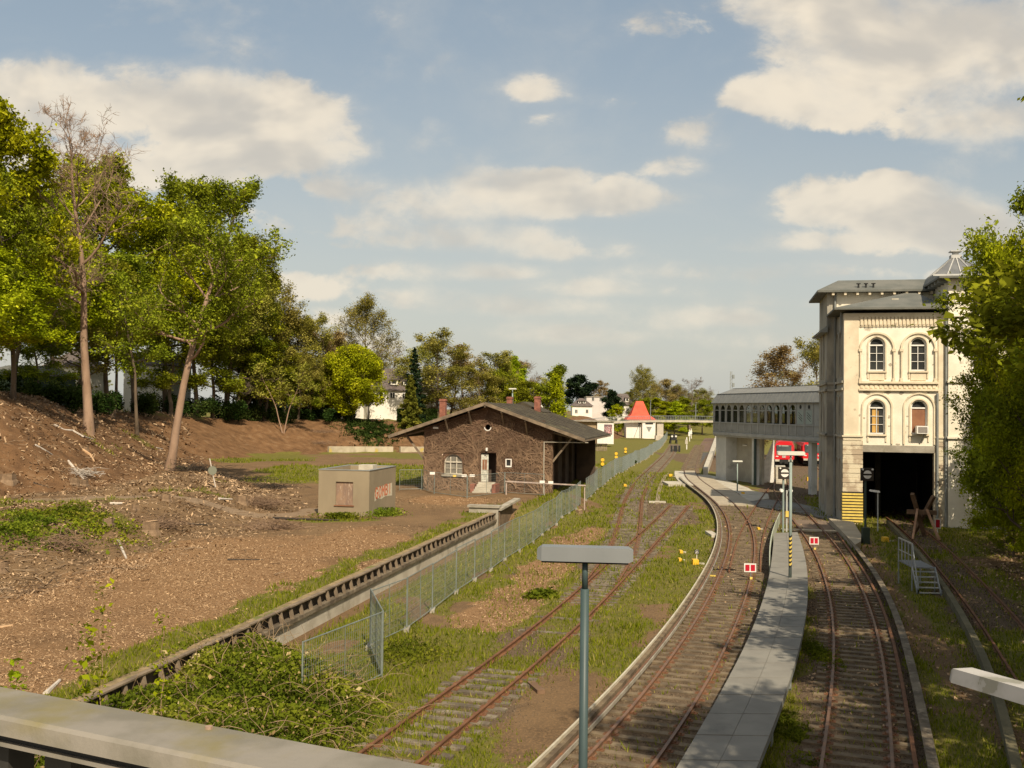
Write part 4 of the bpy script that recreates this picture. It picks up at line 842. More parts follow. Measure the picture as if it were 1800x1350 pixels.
for a in vis:
    b2 = MB(fr); b2.cur = 0
    q = [(-.27, .98), (-.20, .98), (-.02, .70), (-.02, .66), (-.09, .66)]
    i = len(b2.v)
    for sgn in (0, .095):
        b2.v += [fr(a+sgn, d, z) for d, z in [(-.02, 1.0), (.09, 1.0), (.0, .60), (-.12, .60)]]
    b2.f += [(i, i+1, i+2, i+3), (i+7, i+6, i+5, i+4)] + [(i+j, i+(j+1) % 4, i+4+(j+1) % 4, i+4+j) for j in range(4)]; b2.mi += [0]*6
    part(b2, 'bracket', M_fascia, wlo)
back = MB(fr); back.box((0, .14, .60), (LW, .26, 1.0)); part(back, 'shadow_board', mat('recess_shade', (.06, .045, .032), (.09, .07, .05), 3), wlo)  # dark colour stands for the shade in the gaps behind the brackets
soil = MB(fr); soil.box((0, .101, .9), (LW, .37, 1.035)); part(soil, 'soil_edge', mat('straw_soil', (.33, .24, .13), (.20, .15, .08), 3, .95, .8, 20, c3=(.14, .15, .04), s3=1.2), wlo)
# end: short ramp block and board fence by the shed
rp = GP(876, 905)

# ------------------------------------------------------------------ vegetation
def leaf_mat(name, c1, c2, c3, transl=.45):
    m = bpy.data.materials.new(name); m.use_nodes = True; n = NT(m.node_tree); n.n.clear()
    out = n.new('ShaderNodeOutputMaterial'); at = n.new('ShaderNodeAttribute', attribute_name='tint'); oi = n.new('ShaderNodeObjectInfo')
    c = n.mix(n.step(at.outputs['Fac'], 0, .7), c1+(1,), c2+(1,)); c = n.mix(n.step(at.outputs['Fac'], .65, .95), c, c3+(1,))
    hs = n.new('ShaderNodeHueSaturation'); n.link(c, hs.inputs['Color']); n.link(n.math('ADD', .485, n.math('MULTIPLY', oi.outputs['Random'], .03)), hs.inputs['Hue'])
    n.link(n.math('ADD', .85, n.math('MULTIPLY', oi.outputs['Random'], .3)), hs.inputs['Value'])
    d = n.new('ShaderNodeBsdfDiffuse'); n.link(hs.outputs[0], d.inputs[0]); t = n.new('ShaderNodeBsdfTranslucent'); n.link(hs.outputs[0], t.inputs[0])
    mx = n.new('ShaderNodeMixShader'); mx.inputs[0].default_value = transl; n.link(d.outputs[0], mx.inputs[1]); n.link(t.outputs[0], mx.inputs[2]); n.link(mx.outputs[0], out.inputs[0])
    return m
LM = {'lime': leaf_mat('lime_leaves', (.21, .255, .008), (.38, .43, .012), (.54, .56, .03), .28),
      'green': leaf_mat('green_leaves', (.135, .160, .012), (.250, .285, .018), (.40, .42, .03), .3),
      'olive': leaf_mat('olive_leaves', (.19, .185, .030), (.31, .29, .05), (.42, .38, .09), .3),
      'brown': leaf_mat('budding_leaves', (.22, .155, .06), (.31, .225, .085), (.40, .31, .11), .3),
      'tan': leaf_mat('tan_leaves', (.25, .17, .06), (.33, .24, .09), (.40, .30, .12)),
      'dark': leaf_mat('dark_needles', (.016, .030, .014), (.030, .050, .022), (.05, .08, .03), .2),
      'gold': leaf_mat('golden_needles', (.13, .14, .02), (.20, .20, .03), (.27, .25, .04), .3),
      'ivy': leaf_mat('ivy_leaves', (.030, .055, .012), (.055, .085, .018), (.09, .12, .03), .3),
      'bramble': leaf_mat('bramble_leaves', (.09, .125, .012), (.18, .215, .018), (.30, .31, .04), .4)}
M_bark = mat('grey_brown_bark', (.150, .110, .072), (.095, .070, .048), 2, .95, .5, 14, stretch=(1, 1, .3))
M_barkp = mat('pinkish_bark', (.33, .225, .155), (.25, .165, .11), 1.5, .95, .5, 10, stretch=(1, 1, .35), c3=(.16, .13, .06), s3=1.2, t3=(.6, .7))
M_barkd = mat('dark_bark', (.060, .046, .034), (.040, .032, .024), 2, .95, .4, 14)
M_twig = mat('pale_twigs', (.20, .155, .12), (.15, .115, .09), 1, .95)
M_birch = mat('white_birch_bark', (.62, .58, .50), (.50, .46, .38), 3, .9, c3=(.06, .05, .045), s3=5, t3=(.60, .64), stretch=(1, 1, 2))

class Tree:
    def __init__(s, seed): s.r = np.random.RandomState(seed); s.segs = []; s.tw = []
    def chain(s, p, d, L, r0, r1, n, wob, trop):
        pts = [p]; step = L/n
        for k in range(n):
            d = d + s.r.normal(0, wob, 3) + np.array([0, 0, trop]); d = d/np.linalg.norm(d); p = p + d*step; pts.append(p)
        rs = np.linspace(r0, r1, n+1)
        return pts, rs, d
def tube_arr(pts, rs, n):                            # -> verts, quads
    pts = np.array(pts); T = np.gradient(pts, axis=0); T /= np.linalg.norm(T, axis=1)[:, None]+1e-9
    up = np.where(np.abs(T[:, 2:3]) < .9, [[0, 0, 1.]], [[1., 0, 0]]); A = np.cross(T, up); A /= np.linalg.norm(A, axis=1)[:, None]; B = np.cross(A, T)
    a = np.arange(n)*2*PI/n; V = pts[:, None]+rs[:, None, None]*(A[:, None]*np.cos(a)[None, :, None]+B[:, None]*np.sin(a)[None, :, None])
    m = len(pts); q = []
    i = np.arange(m-1)[:, None]*n; j = np.arange(n)[None, :]; k = (j+1) % n
    q = np.stack([i+j, i+k, i+n+k, i+n+j], -1).reshape(-1, 4)
    return V.reshape(-1, 3), q
def wood_mesh(name, chains, m):
    Vs = []; Qs = []; o = 0
    for pts, rs in chains:
        n_ = 7 if rs[0] > .08 else (4 if rs[0] > .025 else 3)
        v, q = tube_arr(pts, np.asarray(rs, float), n_); Vs.append(v); Qs.append(q+o); o += len(v)
    V = np.vstack(Vs).astype(np.float32); Q = np.vstack(Qs).astype(np.int32)
    me = bpy.data.meshes.new(name); me.vertices.add(len(V)); me.vertices.foreach_set('co', V.ravel()); me.loops.add(len(Q)*4); me.loops.foreach_set('vertex_index', Q.ravel())
    me.polygons.add(len(Q)); me.polygons.foreach_set('loop_start', np.arange(len(Q), dtype=np.int32)*4); me.polygons.foreach_set('loop_total', np.full(len(Q), 4, dtype=np.int32))
    me.polygons.foreach_set('use_smooth', np.ones(len(Q), bool)); me.update(calc_edges=True); me.materials.append(m); return me
def leaf_quads(C, size, rnd, flat=.4, asp=1.5):
    n_ = len(C); N = rnd.normal(0, 1, (n_, 3)); N[:, 2] = np.abs(N[:, 2])+flat; N /= np.linalg.norm(N, axis=1)[:, None]
    A = np.cross(N, rnd.normal(0, 1, (n_, 3))); A /= np.linalg.norm(A, axis=1)[:, None]+1e-9; B = np.cross(N, A); s = size*np.clip(np.exp(rnd.normal(-.08, .38, n_)), .35, 2.2)[:, None]
    a = A*s*.5*asp; b = B*s*.5
    fold = N*s*.18
    return np.stack([C-a, C-b*.9+fold, C+a, C+b*.9+fold], 1).reshape(-1, 3)
def leaf_mesh(name, C, size, rnd, m, flat=.4):
    V = leaf_quads(C, size, rnd, flat)
    cl = noise2(C[:, 0]*.8+7, C[:, 1]*.8+C[:, 2]*.6, 5)
    t = np.clip(-.12+1.05*cl+rnd.normal(0, .17, len(C)), 0, 1)
    return np_mesh(name, V, 4, m, tint=t)
def build_tree(name, seed, H=15, R_=4, r0=.22, clear=.3, nl=13, nb=6, nt=5, leaves=12000, lsize=.22, lm='green', bark=None, shape='round', fine=False, wob=.07, lean=(0, 0), fork=1, spread=.30, twigr=.010):
    T = Tree(seed); r = T.r; ch = []; tips = []
    d0 = np.array([lean[0], lean[1], 1.0]); d0 /= np.linalg.norm(d0); stems = []
    for f in range(fork):
        dd = d0 + (0 if fork == 1 else 1)*np.array([.28*math.cos(f*2*PI/fork+seed), .28*math.sin(f*2*PI/fork+seed), 0]); dd /= np.linalg.norm(dd)
        pts, rs, _ = T.chain(np.array([0, 0, -.4]), dd, H*(.92 if fork == 1 else .8+.1*r.rand()), r0, r0*.10, 12, wob, .05); rs[0] *= 1.35; rs = list(rs); stems.append((pts, rs)); ch.append((pts, rs))
    for pts, rs in stems:
        P = np.array(pts)
        nl_ = max(4, nl//fork)
        for k in range(nl_):
            t = clear + (1-clear)*(k+r.rand()*.8)/nl_; x = t*(len(P)-1); i = min(int(x), len(P)-2); p = P[i]*(1-(x-i))+P[i+1]*(x-i)
            h = (t-clear)/(1-clear)
            if shape == 'round': Ls = R_*(.55+.65*math.sin(PI*min(1, h*.85+.18)))
            elif shape == 'tall': Ls = R_*(.9-.55*h)
            else: Ls = R_*(1.05-.95*h)
            az = k*2.4+r.rand()*.8+seed; el = .25+.75*h + r.normal(0, .12)
            dr = np.array([math.cos(az)*math.cos(el), math.sin(az)*math.cos(el), math.sin(el)])
            rr = max(.02, rs[i]*.55); lp, lr, ld = T.chain(p, dr, Ls, rr, rr*.25, 6, .16, .05); ch.append((lp, lr)); LP = np.array(lp)
            for b_ in range(nb):
                tb = .25+.75*(b_+r.rand()*.7)/nb; xb = tb*6; ib = min(int(xb), 5); pb_ = LP[ib]*(1-(xb-ib))+LP[ib+1]*(xb-ib)
                dv = LP[min(ib+1, 6)]-LP[ib]; dv /= np.linalg.norm(dv); db_ = dv+r.normal(0, .75, 3)+np.array([0, 0, .25]); db_ /= np.linalg.norm(db_)
                Lb = Ls*(.52-.18*tb)*r.uniform(.7, 1.2); rb = max(.010, lr[ib]*.5); bp_, br_, bd = T.chain(pb_, db_, Lb, rb, rb*.35, 4, .2, .05); ch.append((bp_, br_)); BP = np.array(bp_)
                for q in range(nt):
                    tq = .2+.8*(q+r.rand())/nt; xq = min(tq*4, 3.999); iq = int(xq); pq = BP[iq]*(1-(xq-iq))+BP[iq+1]*(xq-iq)
                    dq = bd+r.normal(0, .8, 3)+np.array([0, 0, .3]); dq /= np.linalg.norm(dq); Lq = Lb*r.uniform(.3, .6)
                    tp, tr, td_ = T.chain(pq, dq, Lq, twigr, twigr*.4, 3, .22, .05); ch.append((tp, tr)); tips.append((np.array(tp)[1:], Lq))
                    if fine:
                        for z in range(4):
                            xz = r.randint(1, 4); dz_ = td_+r.normal(0, .8, 3); dz_ /= np.linalg.norm(dz_); fp, frr, _ = T.chain(np.array(tp)[xz], dz_, Lq*r.uniform(.35, .7), twigr*.7, twigr*.3, 2, .25, .05); ch.append((fp, frr))
    wm = wood_mesh(name+'_wood', ch, bark or M_bark); lmh = None
    if leaves:
        per = max(1, leaves//len(tips)); C = []
        wts = r.uniform(.3, 1.7, len(tips))
        for (tp, Lq), w_ in zip(tips, wts):
            k = max(1, int(per*w_)); idx = r.randint(0, len(tp), k); C.append(tp[idx]+r.normal(0, spread, (k, 3))*np.array([1, 1, .75]))
        C = np.vstack(C); lmh = leaf_mesh(name+'_leaves', C, lsize, r, LM[lm])
    return wm, lmh
def conifer(seed, H, R_, lm, bark=None, n=14000, lsize=.22, droop=-.25, base=.06):
    r = np.random.RandomState(seed); ch = [([np.array([0, 0, -.3]), np.array([0, 0, H*.5]), np.array([0, 0, H])], [H*.014, H*.009, .01])]; C = []
    nw = int(H*4.5)
    for k in range(nw):
        h = base+(1-base)*k/nw; L = R_*(1-h)**.85*r.uniform(.7, 1.12)+.12; az = k*2.399; p = np.array([0, 0, h*H]); d = np.array([math.cos(az), math.sin(az), droop+.5*h]); e = p+d*L
        ch.append(([p, (p+e)/2+np.array([0, 0, .05*L]), e], [.03, .02, .008])); m_ = int(n/nw*(L/R_)*1.7)+4; t = r.rand(m_)**.7
        C.append(p+np.outer(t, e-p)+r.normal(0, 1, (m_, 3))*np.c_[.16*L*(1.15-t), .16*L*(1.15-t), .05*L*np.ones(m_)+.05])
    return wood_mesh('conifer_wood', ch, bark or M_barkd), leaf_mesh('conifer_leaves', np.vstack(C), lsize, r, LM[lm], .2)
def blob_leaves(name, seed, lobes, n, lsize, lm, flat=.3):
    r = np.random.RandomState(seed); C = []
    tot = sum(a*b_*c for (_, _, _, a, b_, c) in lobes)
    for (x, y, z, a, b_, c) in lobes:
        k = int(n*a*b_*c/tot); v = r.normal(0, 1, (k, 3)); v /= np.linalg.norm(v, axis=1)[:, None]; v *= (r.rand(k)**.42)[:, None]; C.append(np.array([x, y, z])+v*np.array([a, b_, c])+r.normal(0, .06, (k, 3)))
    return leaf_mesh(name, np.vstack(C), lsize, r, LM[lm], flat)

TV = {}
def tv(key, **kw):
    if key not in TV: TV[key] = build_tree(key, **kw)
    return TV[key]
def put_tree(name, mesh, x, y, z, sc, rz_, label, cat='tree', group=None, sxy=None):
    wm, lm_ = mesh; o = empty(name, (x, y, z), label, cat, group); o.scale = ((sxy or sc), (sxy or sc), sc); o.rotation_euler = (0, 0, rz_)
    if wm: link_mesh('trunk', wm, o)
    if lm_: link_mesh('crown', lm_, o)
    return o
base_H = {}
def crestY(px_, extra=12.5):
    d = ray(px_, 700); Y = np.arange(50, 230, .5); dt = poly_dist(d.x/d.y*Y, Y, TOE); k = np.where(dt > extra)[0]; return float(Y[k[0]]) if len(k) else 230.
def tree_at(key, px, Y, top, wpx, label, name='leafy_tree', rot=None, base=None, group=None):
    """stand a tree of kind key at depth Y so that it is as tall as the photo shows"""
    X = PY(px, 700, Y).x; z = base if base is not None else gh(X, Y); zt = PY(px, top, Y).z; Hh = zt-z
    H0, R0 = SPEC[key]; sc = Hh/H0; rw = wpx/2/1750*Y*1.5
    return put_tree(name, TVM(key), X, Y, z-.1, sc, rot if rot is not None else random.uniform(0, 6), label, group=group, sxy=min(max(rw/R0, sc*.5), sc*1.6))
SPEC = {'limeA': (16, 4.8), 'limeB': (15, 4.6), 'greenA': (16, 4.6), 'greenB': (14, 4.2), 'oliveA': (16, 5.0), 'oliveB': (15, 4.8), 'brownA': (15, 5.0), 'bareA': (22, 5.2), 'bareB': (14, 4.6), 'tallA': (14, 2.9), 'sparseA': (20, 5.0), 'mapleA': (12, 4.5), 'tanA': (14, 4.8), 'oval': (24, 6.8), 'bigLime': (29, 7.8), 'bigGreen': (29, 7.4), 'bigOlive': (28.5, 7.4)}
ARG = {'oval': dict(seed=75, H=24.5, R_=6.2, r0=.34, leaves=34000, lsize=.15, lm='olive', nl=26, nb=8, nt=8, clear=.18, spread=.40, twigr=.02, bark=M_twig), 'bigLime': dict(seed=71, H=27, R_=6.6, r0=.36, leaves=52000, lsize=.24, lm='lime', nl=22, nb=8, nt=7, clear=.27, spread=.42, twigr=.014), 'bigGreen': dict(seed=72, H=27, R_=6.2, r0=.34, leaves=27000, lsize=.21, lm='green', nl=20, nb=8, nt=7, clear=.32, spread=.42, twigr=.014), 'bigOlive': dict(seed=73, H=26.5, R_=6.2, r0=.32, leaves=23000, lsize=.20, lm='olive', nl=22, nb=8, nt=7, clear=.25, spread=.40, twigr=.014),
 'limeA': dict(seed=3, H=16.5, R_=3.9, leaves=30000, lsize=0.18, lm='lime', nl=16, clear=.18), 'limeB': dict(seed=4, H=15.5, R_=3.8, leaves=26000, lsize=0.18, lm='lime', nl=14, clear=.25),
 'greenA': dict(seed=5, H=16.5, R_=3.8, leaves=24000, lsize=0.16, lm='green', nl=14, clear=.25), 'greenB': dict(seed=6, H=14.5, R_=3.5, leaves=20000, lsize=0.15, lm='green', nl=13, clear=.3),
 'oliveA': dict(seed=8, H=16.5, R_=4.1, leaves=22000, lsize=0.125, lm='olive', nl=15, clear=.15, nt=7), 'oliveB': dict(seed=9, H=15.5, R_=4.0, leaves=16000, lsize=0.13, lm='olive', nl=14, clear=.2, nt=7),
 'brownA': dict(seed=10, H=15.5, R_=4.1, leaves=20000, lsize=0.12, lm='brown', nl=14, clear=.12, nt=7), 'bareB': dict(seed=12, H=14.5, R_=3.8, leaves=0, nl=14, clear=.12, nt=7, bark=M_twig, fine=True, twigr=.02),
 'tallA': dict(seed=13, H=14.5, R_=2.7, leaves=20000, lsize=0.14, lm='green', nl=18, clear=.08, shape='tall'), 'sparseA': dict(seed=14, H=21, R_=4.4, r0=.30, leaves=8500, lsize=.20, lm='green', nl=14, clear=.38, nb=7, nt=6, lean=(.10, .02), spread=.28),
 'mapleA': dict(seed=15, H=12.5, R_=3.8, leaves=42000, lsize=0.17, lm='lime', nl=18, clear=.05, fork=4, r0=.13), 'tanA': dict(seed=16, H=14.5, R_=4, leaves=9000, lsize=.2, lm='tan', nl=14, clear=.1)}
def TVM(key): return tv(key, **ARG[key])

# the tall bare tree: hand-led trunk, then many fine limbs
bt = GP(156, 759)
put_tree('bare_tree', build_tree('bare', seed=21, H=PY(150, 185, bt.y).z-bt.z, R_=5.6, r0=.42, clear=.42, nl=17, nb=8, nt=7, leaves=0, bark=M_barkp, fine=True, lean=(-.03, 0), wob=.04, twigr=.022), bt.x, bt.y, bt.z-.2, 1, 0.3, 'tall bare tree with a pinkish trunk and leafless spreading crown', group='trees on the embankment')
g_ = 'trees on the embankment'
b5 = GP(296, 826)
o = put_tree('leafy_tree', tv('lean', seed=24, H=PY(390, 295, b5.y).z-b5.z, R_=5.0, r0=.40, leaves=24000, lsize=.15, lm='green', nl=17, clear=.40, nb=7, nt=6, lean=(.13, 0), spread=.3, bark=M_barkp, wob=.05), b5.x, b5.y, b5.z-.2, 1, 0, 'tree at the foot of the slope with a pale leaning trunk and thin crown', group=g_)
for key, px_, dY, top, wpx, lb in [('bigLime', -22, 0, 172, 175, 'tall bright yellow green tree filling the upper left corner'),
          ('bigLime', 95, 8, 300, 140, 'green tree between the bright corner tree and the bare tree'),
          ('bigLime', 238, 3, 238, 175, 'bright yellow green tree just right of the bare tree'),
          ('bigGreen', 292, 6, 290, 150, 'dark limbed green tree behind the leaning pale trunk'),
          ('bigGreen', 345, 4, 345, 130, 'green tree behind and right of the thin olive crown'),
          ('bigGreen', 190, 5, 430, 150, 'lower green tree standing right of the pinkish trunk'),
          ('bigLime', -30, -6, 400, 200, 'leafy bright tree cut by the left edge of the view'),
          ('bigOlive', 140, 8, 430, 170, 'olive tree filling the gap behind the bare trunk'),
          ('bigGreen', 400, 4, 380, 115, 'tall green tree behind the right side of the thin olive crown'), ('bigOlive', 455, 6, 465, 95, 'olive tree at the right shoulder of the tall trees'), ('bigGreen', 25, 5, 330, 140, 'green tree low behind the bright corner tree'),
          ('bigOlive', 395, 3, 440, 120, 'olive green tree above the middle of the bank'),
          ('bigGreen', 435, 5, 478, 110, 'dense green tree at the right end of the tall trees'),
          ('oliveA', 502, 3, 545, 90, 'brownish olive tree right of the tall green trees'),
          ('brownA', 470, 10, 540, 80, 'reddish budding tree behind the tall green trees'),
          ('oliveA', 548, 5, 560, 80, 'olive budding tree left of the bright maple'),
          ('greenB', 375, 2, 560, 100, 'low green tree on the crest left of the forked sapling'),
          ('greenB', 465, 1, 600, 90, 'low green tree on the crest above the forked sapling'),
          ('brownA', 590, 12, 590, 70, 'reddish budding tree behind the bright maple'),
          ('greenB', 300, 2, 560, 110, 'low green tree on the crest behind the pale leaning trunk'),
          ('greenB', 60, 2, 560, 110, 'low green tree on the crest beside the green shed'),
          ('oliveB', 525, 1, 620, 70, 'small olive tree on the crest right of the forked sapling'),
          ('bareB', 420, 4, 510, 80, 'thin bare tree poking out among the olive crowns'),
          ('oliveA', 520, 6, 565, 80, 'broad olive tree above the forked sapling'), ('brownA', 555, 8, 575, 80, 'bronze tree behind the olive ones left of the maple'), ('oliveB', 605, 16, 600, 70, 'olive tree peeping over the maple from behind'), ('greenB', 515, 2, 640, 80, 'low green tree right behind the forked sapling'), ('greenB', 545, 1, 655, 60, 'low green tree at the foot of the white house garden'),
          ('greenB', 575, 8, 650, 50, 'low green tree in front of the white house')]:
    tree_at(key, px_, crestY(px_)+dY, top, wpx, lb, group=g_)
mp = GP(617, 742); rm = np.random.RandomState(3); lob = []
for k in range(46):
    a_ = rm.uniform(0, 6.28); e_ = rm.uniform(-.85, 1.25); rr_ = 3.1*(1 if e_ > -.3 else .85); lob.append((rr_*1.15*math.cos(a_)*math.cos(e_), rr_*1.15*math.sin(a_)*math.cos(e_), 6.2+4.4*math.sin(e_), rm.uniform(1.1, 1.8), rm.uniform(1.1, 1.8), rm.uniform(1.0, 1.5)))
lob += [(0, 0, 6.5, 3.0, 3.0, 3.6), (-3.9, 0, 4.6, 1.7, 1.6, 1.5), (3.9, 0, 4.0, 1.5, 1.5, 1.6), (-5.4, -.5, 5.2, 1.3, 1.2, 1.0), (-.5, -1, 2.2, 1.6, 1.3, 1.3)]
hm_ = (PY(620, 590, mp.y).z-mp.z)/12.6
put_tree('maple_tree', (TVM('mapleA')[0], blob_leaves('maple_leaves', 9, lob, 60000, .17, 'lime')), mp.x, mp.y, mp.z-.1, hm_, 0, 'round vivid lime green maple standing on the bank edge', group=g_, sxy=hm_*1.0)
sp = GP(498, 763); put_tree('sapling', build_tree('fork', seed=31, H=13, R_=2.4, r0=.12, clear=.45, nl=12, nb=4, nt=4, leaves=2400, lsize=.19, lm='olive', fork=2, bark=M_barkp), sp.x, sp.y, sp.z-.1, 1, 1.1, 'slim sapling forking from the ground halfway up the bank', group=g_)
spm = build_tree('slim', seed=33, H=16, R_=2.6, r0=.19, clear=.38, nl=12, nb=5, nt=4, leaves=6000, lsize=.15, lm='green', bark=M_bark)
for (px_, py_, rz_, lb) in ((241, 762, .3, 'dark curved trunk tree between the pinkish and the pale leaning trunks'), (198, 734, 2.0, 'slender dark trunk just right of the tall pinkish one'), (392, 737, 3.2, 'thin tree left of a pair on the middle crest'), (411, 737, 4.4, 'thin tree right of a pair on the middle crest'), (96, 692, 1.7, 'thin trunk on the crest left of the bare tree'), (72, 690, 5.0, 'crooked thin trunk near the green shed'), (22, 700, .9, 'thin trunk nearest the left edge'), (186, 712, 3.9, 'thin trunk close behind the pinkish one'), (322, 716, 2.7, 'thin dark trunk behind the leaning pale one')):
    p = GP(px_, py_); put_tree('slim_tree', spm, p.x, p.y, p.z-.1, 1.15 if px_ < 300 else .75, rz_, lb, group='slim trees along the crest')

g_ = 'trees beyond the goods shed'
for a in [('oval', 636, 205, 527, 78, 'large oval thin crowned tree behind the maple', 'tall_tree'), ('bareB', 700, 225, 610, 90, 'small bare tree behind the slate roofed house'),
          ('oliveA', 770, 182, 588, 100, 'broad olive tree right of the dark spruce'), ('brownA', 822, 186, 612, 90, 'brownish tree above the shed ridge'), ('oliveB', 862, 190, 622, 80, 'olive tree behind the three yard lamps'),
          ('limeB', 897, 200, 634, 50, 'narrow yellow green tree left of the yard lamps'), ('bareB', 918, 215, 636, 60, 'bare tree between the yellow green and the tall green tree'), ('tallA', 952, 176, 638, 62, 'tall pointed green tree behind the shed roof'),
          ('oliveB', 745, 192, 610, 80, 'olive tree rising right behind the spruce'), ('oliveA', 845, 178, 650, 80, 'low olive tree close behind the shed chimneys'), ('greenA', 880, 182, 655, 60, 'low green tree left of the nearest yard lamp'), ('brownA', 905, 210, 640, 70, 'brown tree behind the nearest yard lamp'), ('oliveB', 975, 205, 668, 50, 'olive tree behind the white stemmed birch'), ('oliveB', 660, 215, 625, 70, 'olive tree behind the slate roofed house'),
          ('greenB', 930, 182, 670, 60, 'bushy green tree low behind the shed roof'), ('brownA', 790, 196, 640, 90, 'bronze tinted tree low behind the shed ridge')]:
    tree_at(*a[:6], name=a[6] if len(a) > 6 else 'leafy_tree', group=g_)
bx = PY(988, 700, 165); put_tree('birch_tree', build_tree('birch', seed=41, H=11.5, R_=1.9, r0=.11, clear=.12, nl=20, nb=4, nt=5, leaves=6500, lsize=.18, lm='lime', bark=M_birch, shape='tall'), bx.x, 165, gh(bx.x, 165), (PY(988, 655, 165).z-gh(bx.x, 165))/11.2, 0, 'slim birch with a white stem right of the pointed green tree', group=g_)
c1 = conifer(51, 14, 2.6, 'dark'); p = PY(728, 700, 176); put_tree('spruce_tree', c1, p.x, 176, gh(p.x, 176), (PY(728, 610, 176).z-gh(p.x, 176))/14, 0, 'dark pointed spruce beside the slate roofed house', group='garden conifers')
c2 = conifer(52, 9, 2.2, 'gold'); p = PY(722, 700, 171); put_tree('golden_conifer', c2, p.x, 171, gh(p.x, 171), (PY(722, 658, 171).z-gh(p.x, 171))/9, 0, 'smaller golden green conifer in front of the dark spruce', group='garden conifers')
put_tree('spruce_tree', c1, PY(448, 700, 176).x, 176, gh(PY(448, 700, 176).x, 176), (PY(448, 478, 176).z-gh(PY(448, 700, 176).x, 176))/14, 2, 'dark conifer mass behind the green trees on the bank', group='garden conifers', sxy=1.7)
pine = build_tree('pine', seed=55, H=15, R_=4.2, leaves=16000, lsize=.32, lm='dark', bark=M_barkd, nl=14, clear=.35, spread=.4)
g_ = 'trees beyond the far footbridge'
for (m_, H0, px_, Y, top, nm, lb, sx) in ((pine, 15, 1013, 360, 664, 'pine_tree', 'dark round topped pine behind the white gabled house', 1.35), (TVM('tanA'), 14.5, 1043, 400, 672, 'leafy_tree', 'tan coloured tree behind the pale tall house', 1.5), (pine, 15, 1074, 312, 690, 'yew_tree', 'dark evergreen in front of the mansard house', .75),
        (TVM('oval'), 22.5, 1135, 330, 656, 'leafy_tree', 'tall thin grey green tree behind the red roof', .8), (TVM('oliveB'), 15.5, 1140, 345, 668, 'leafy_tree', 'olive tree mixed into the thin tree behind the red roof', 1.5), (TVM('brownA'), 14, 1172, 340, 677, 'leafy_tree', 'rust brown tree above the far footbridge', 1.7),
        (TVM('bareB'), 13, 1212, 345, 672, 'bare_tree', 'bare round tree at the right end of the far footbridge', 2.0), (TVM('oval'), 22.5, 1186, 350, 684, 'leafy_tree', 'olive tree between the rust brown and the bare round trees', .95), (TVM('oval'), 22.5, 1228, 365, 690, 'leafy_tree', 'olive tree beside the left end of the grey footbridge', 1.0), (TVM('greenA'), 15, 1125, 322, 705, 'leafy_tree', 'low green tree right behind the red roof', 1.2), (TVM('limeA'), 15, 1185, 318, 712, 'leafy_tree', 'low bright tree above the middle of the far footbridge', 1.1), (TVM('greenA'), 15, 1235, 322, 708, 'leafy_tree', 'low green tree at the very end of the far footbridge', 1.2), (TVM('greenA'), 16.5, 1210, 330, 698, 'leafy_tree', 'green tree under the bare one by the grey footbridge', 1.1), (TVM('limeB'), 15.5, 1160, 318, 702, 'leafy_tree', 'yellow green bushy tree right of the red roof', 1.4),
        (TVM('brownA'), 15.5, 1190, 380, 682, 'leafy_tree', 'second brown tree right of the rust brown one', 1.8), (TVM('limeA'), 16.5, 1085, 300, 712, 'bush', 'yellow green bush below the dark evergreen', .7), (TVM('oliveA'), 16.5, 1100, 390, 690, 'leafy_tree', 'distant olive tree left of the red roof', 1.6), (c1, 14, 1109, 380, 684, 'spruce_tree', 'tiny dark spruce tip behind the mansard house', 1.2), (TVM('oliveA'), 16.5, 1240, 420, 700, 'leafy_tree', 'distant tree just left of the grey covered footbridge', 2.5)):
    X = PY(px_, 700, Y).x; z = gh(X, Y); put_tree(nm, m_, X, Y, z, (PY(px_, top, Y).z-z)/H0, px_*.7, lb, group=g_, sxy=sx)
p = PY(1400, 700, 160); put_tree('leafy_tree', TVM('brownA'), p.x, 160, 0, (PY(1400, 612, 160).z)/15.5, 2, 'brownish green tree rising over the covered footbridge roof', sxy=1.5)
p = PY(1437, 700, 168); put_tree('leafy_tree', TVM('oliveA'), p.x, 168, 0, (PY(1430, 590, 168).z)/16.5, 1, 'olive tree touching the left side of the station building', sxy=1.3)

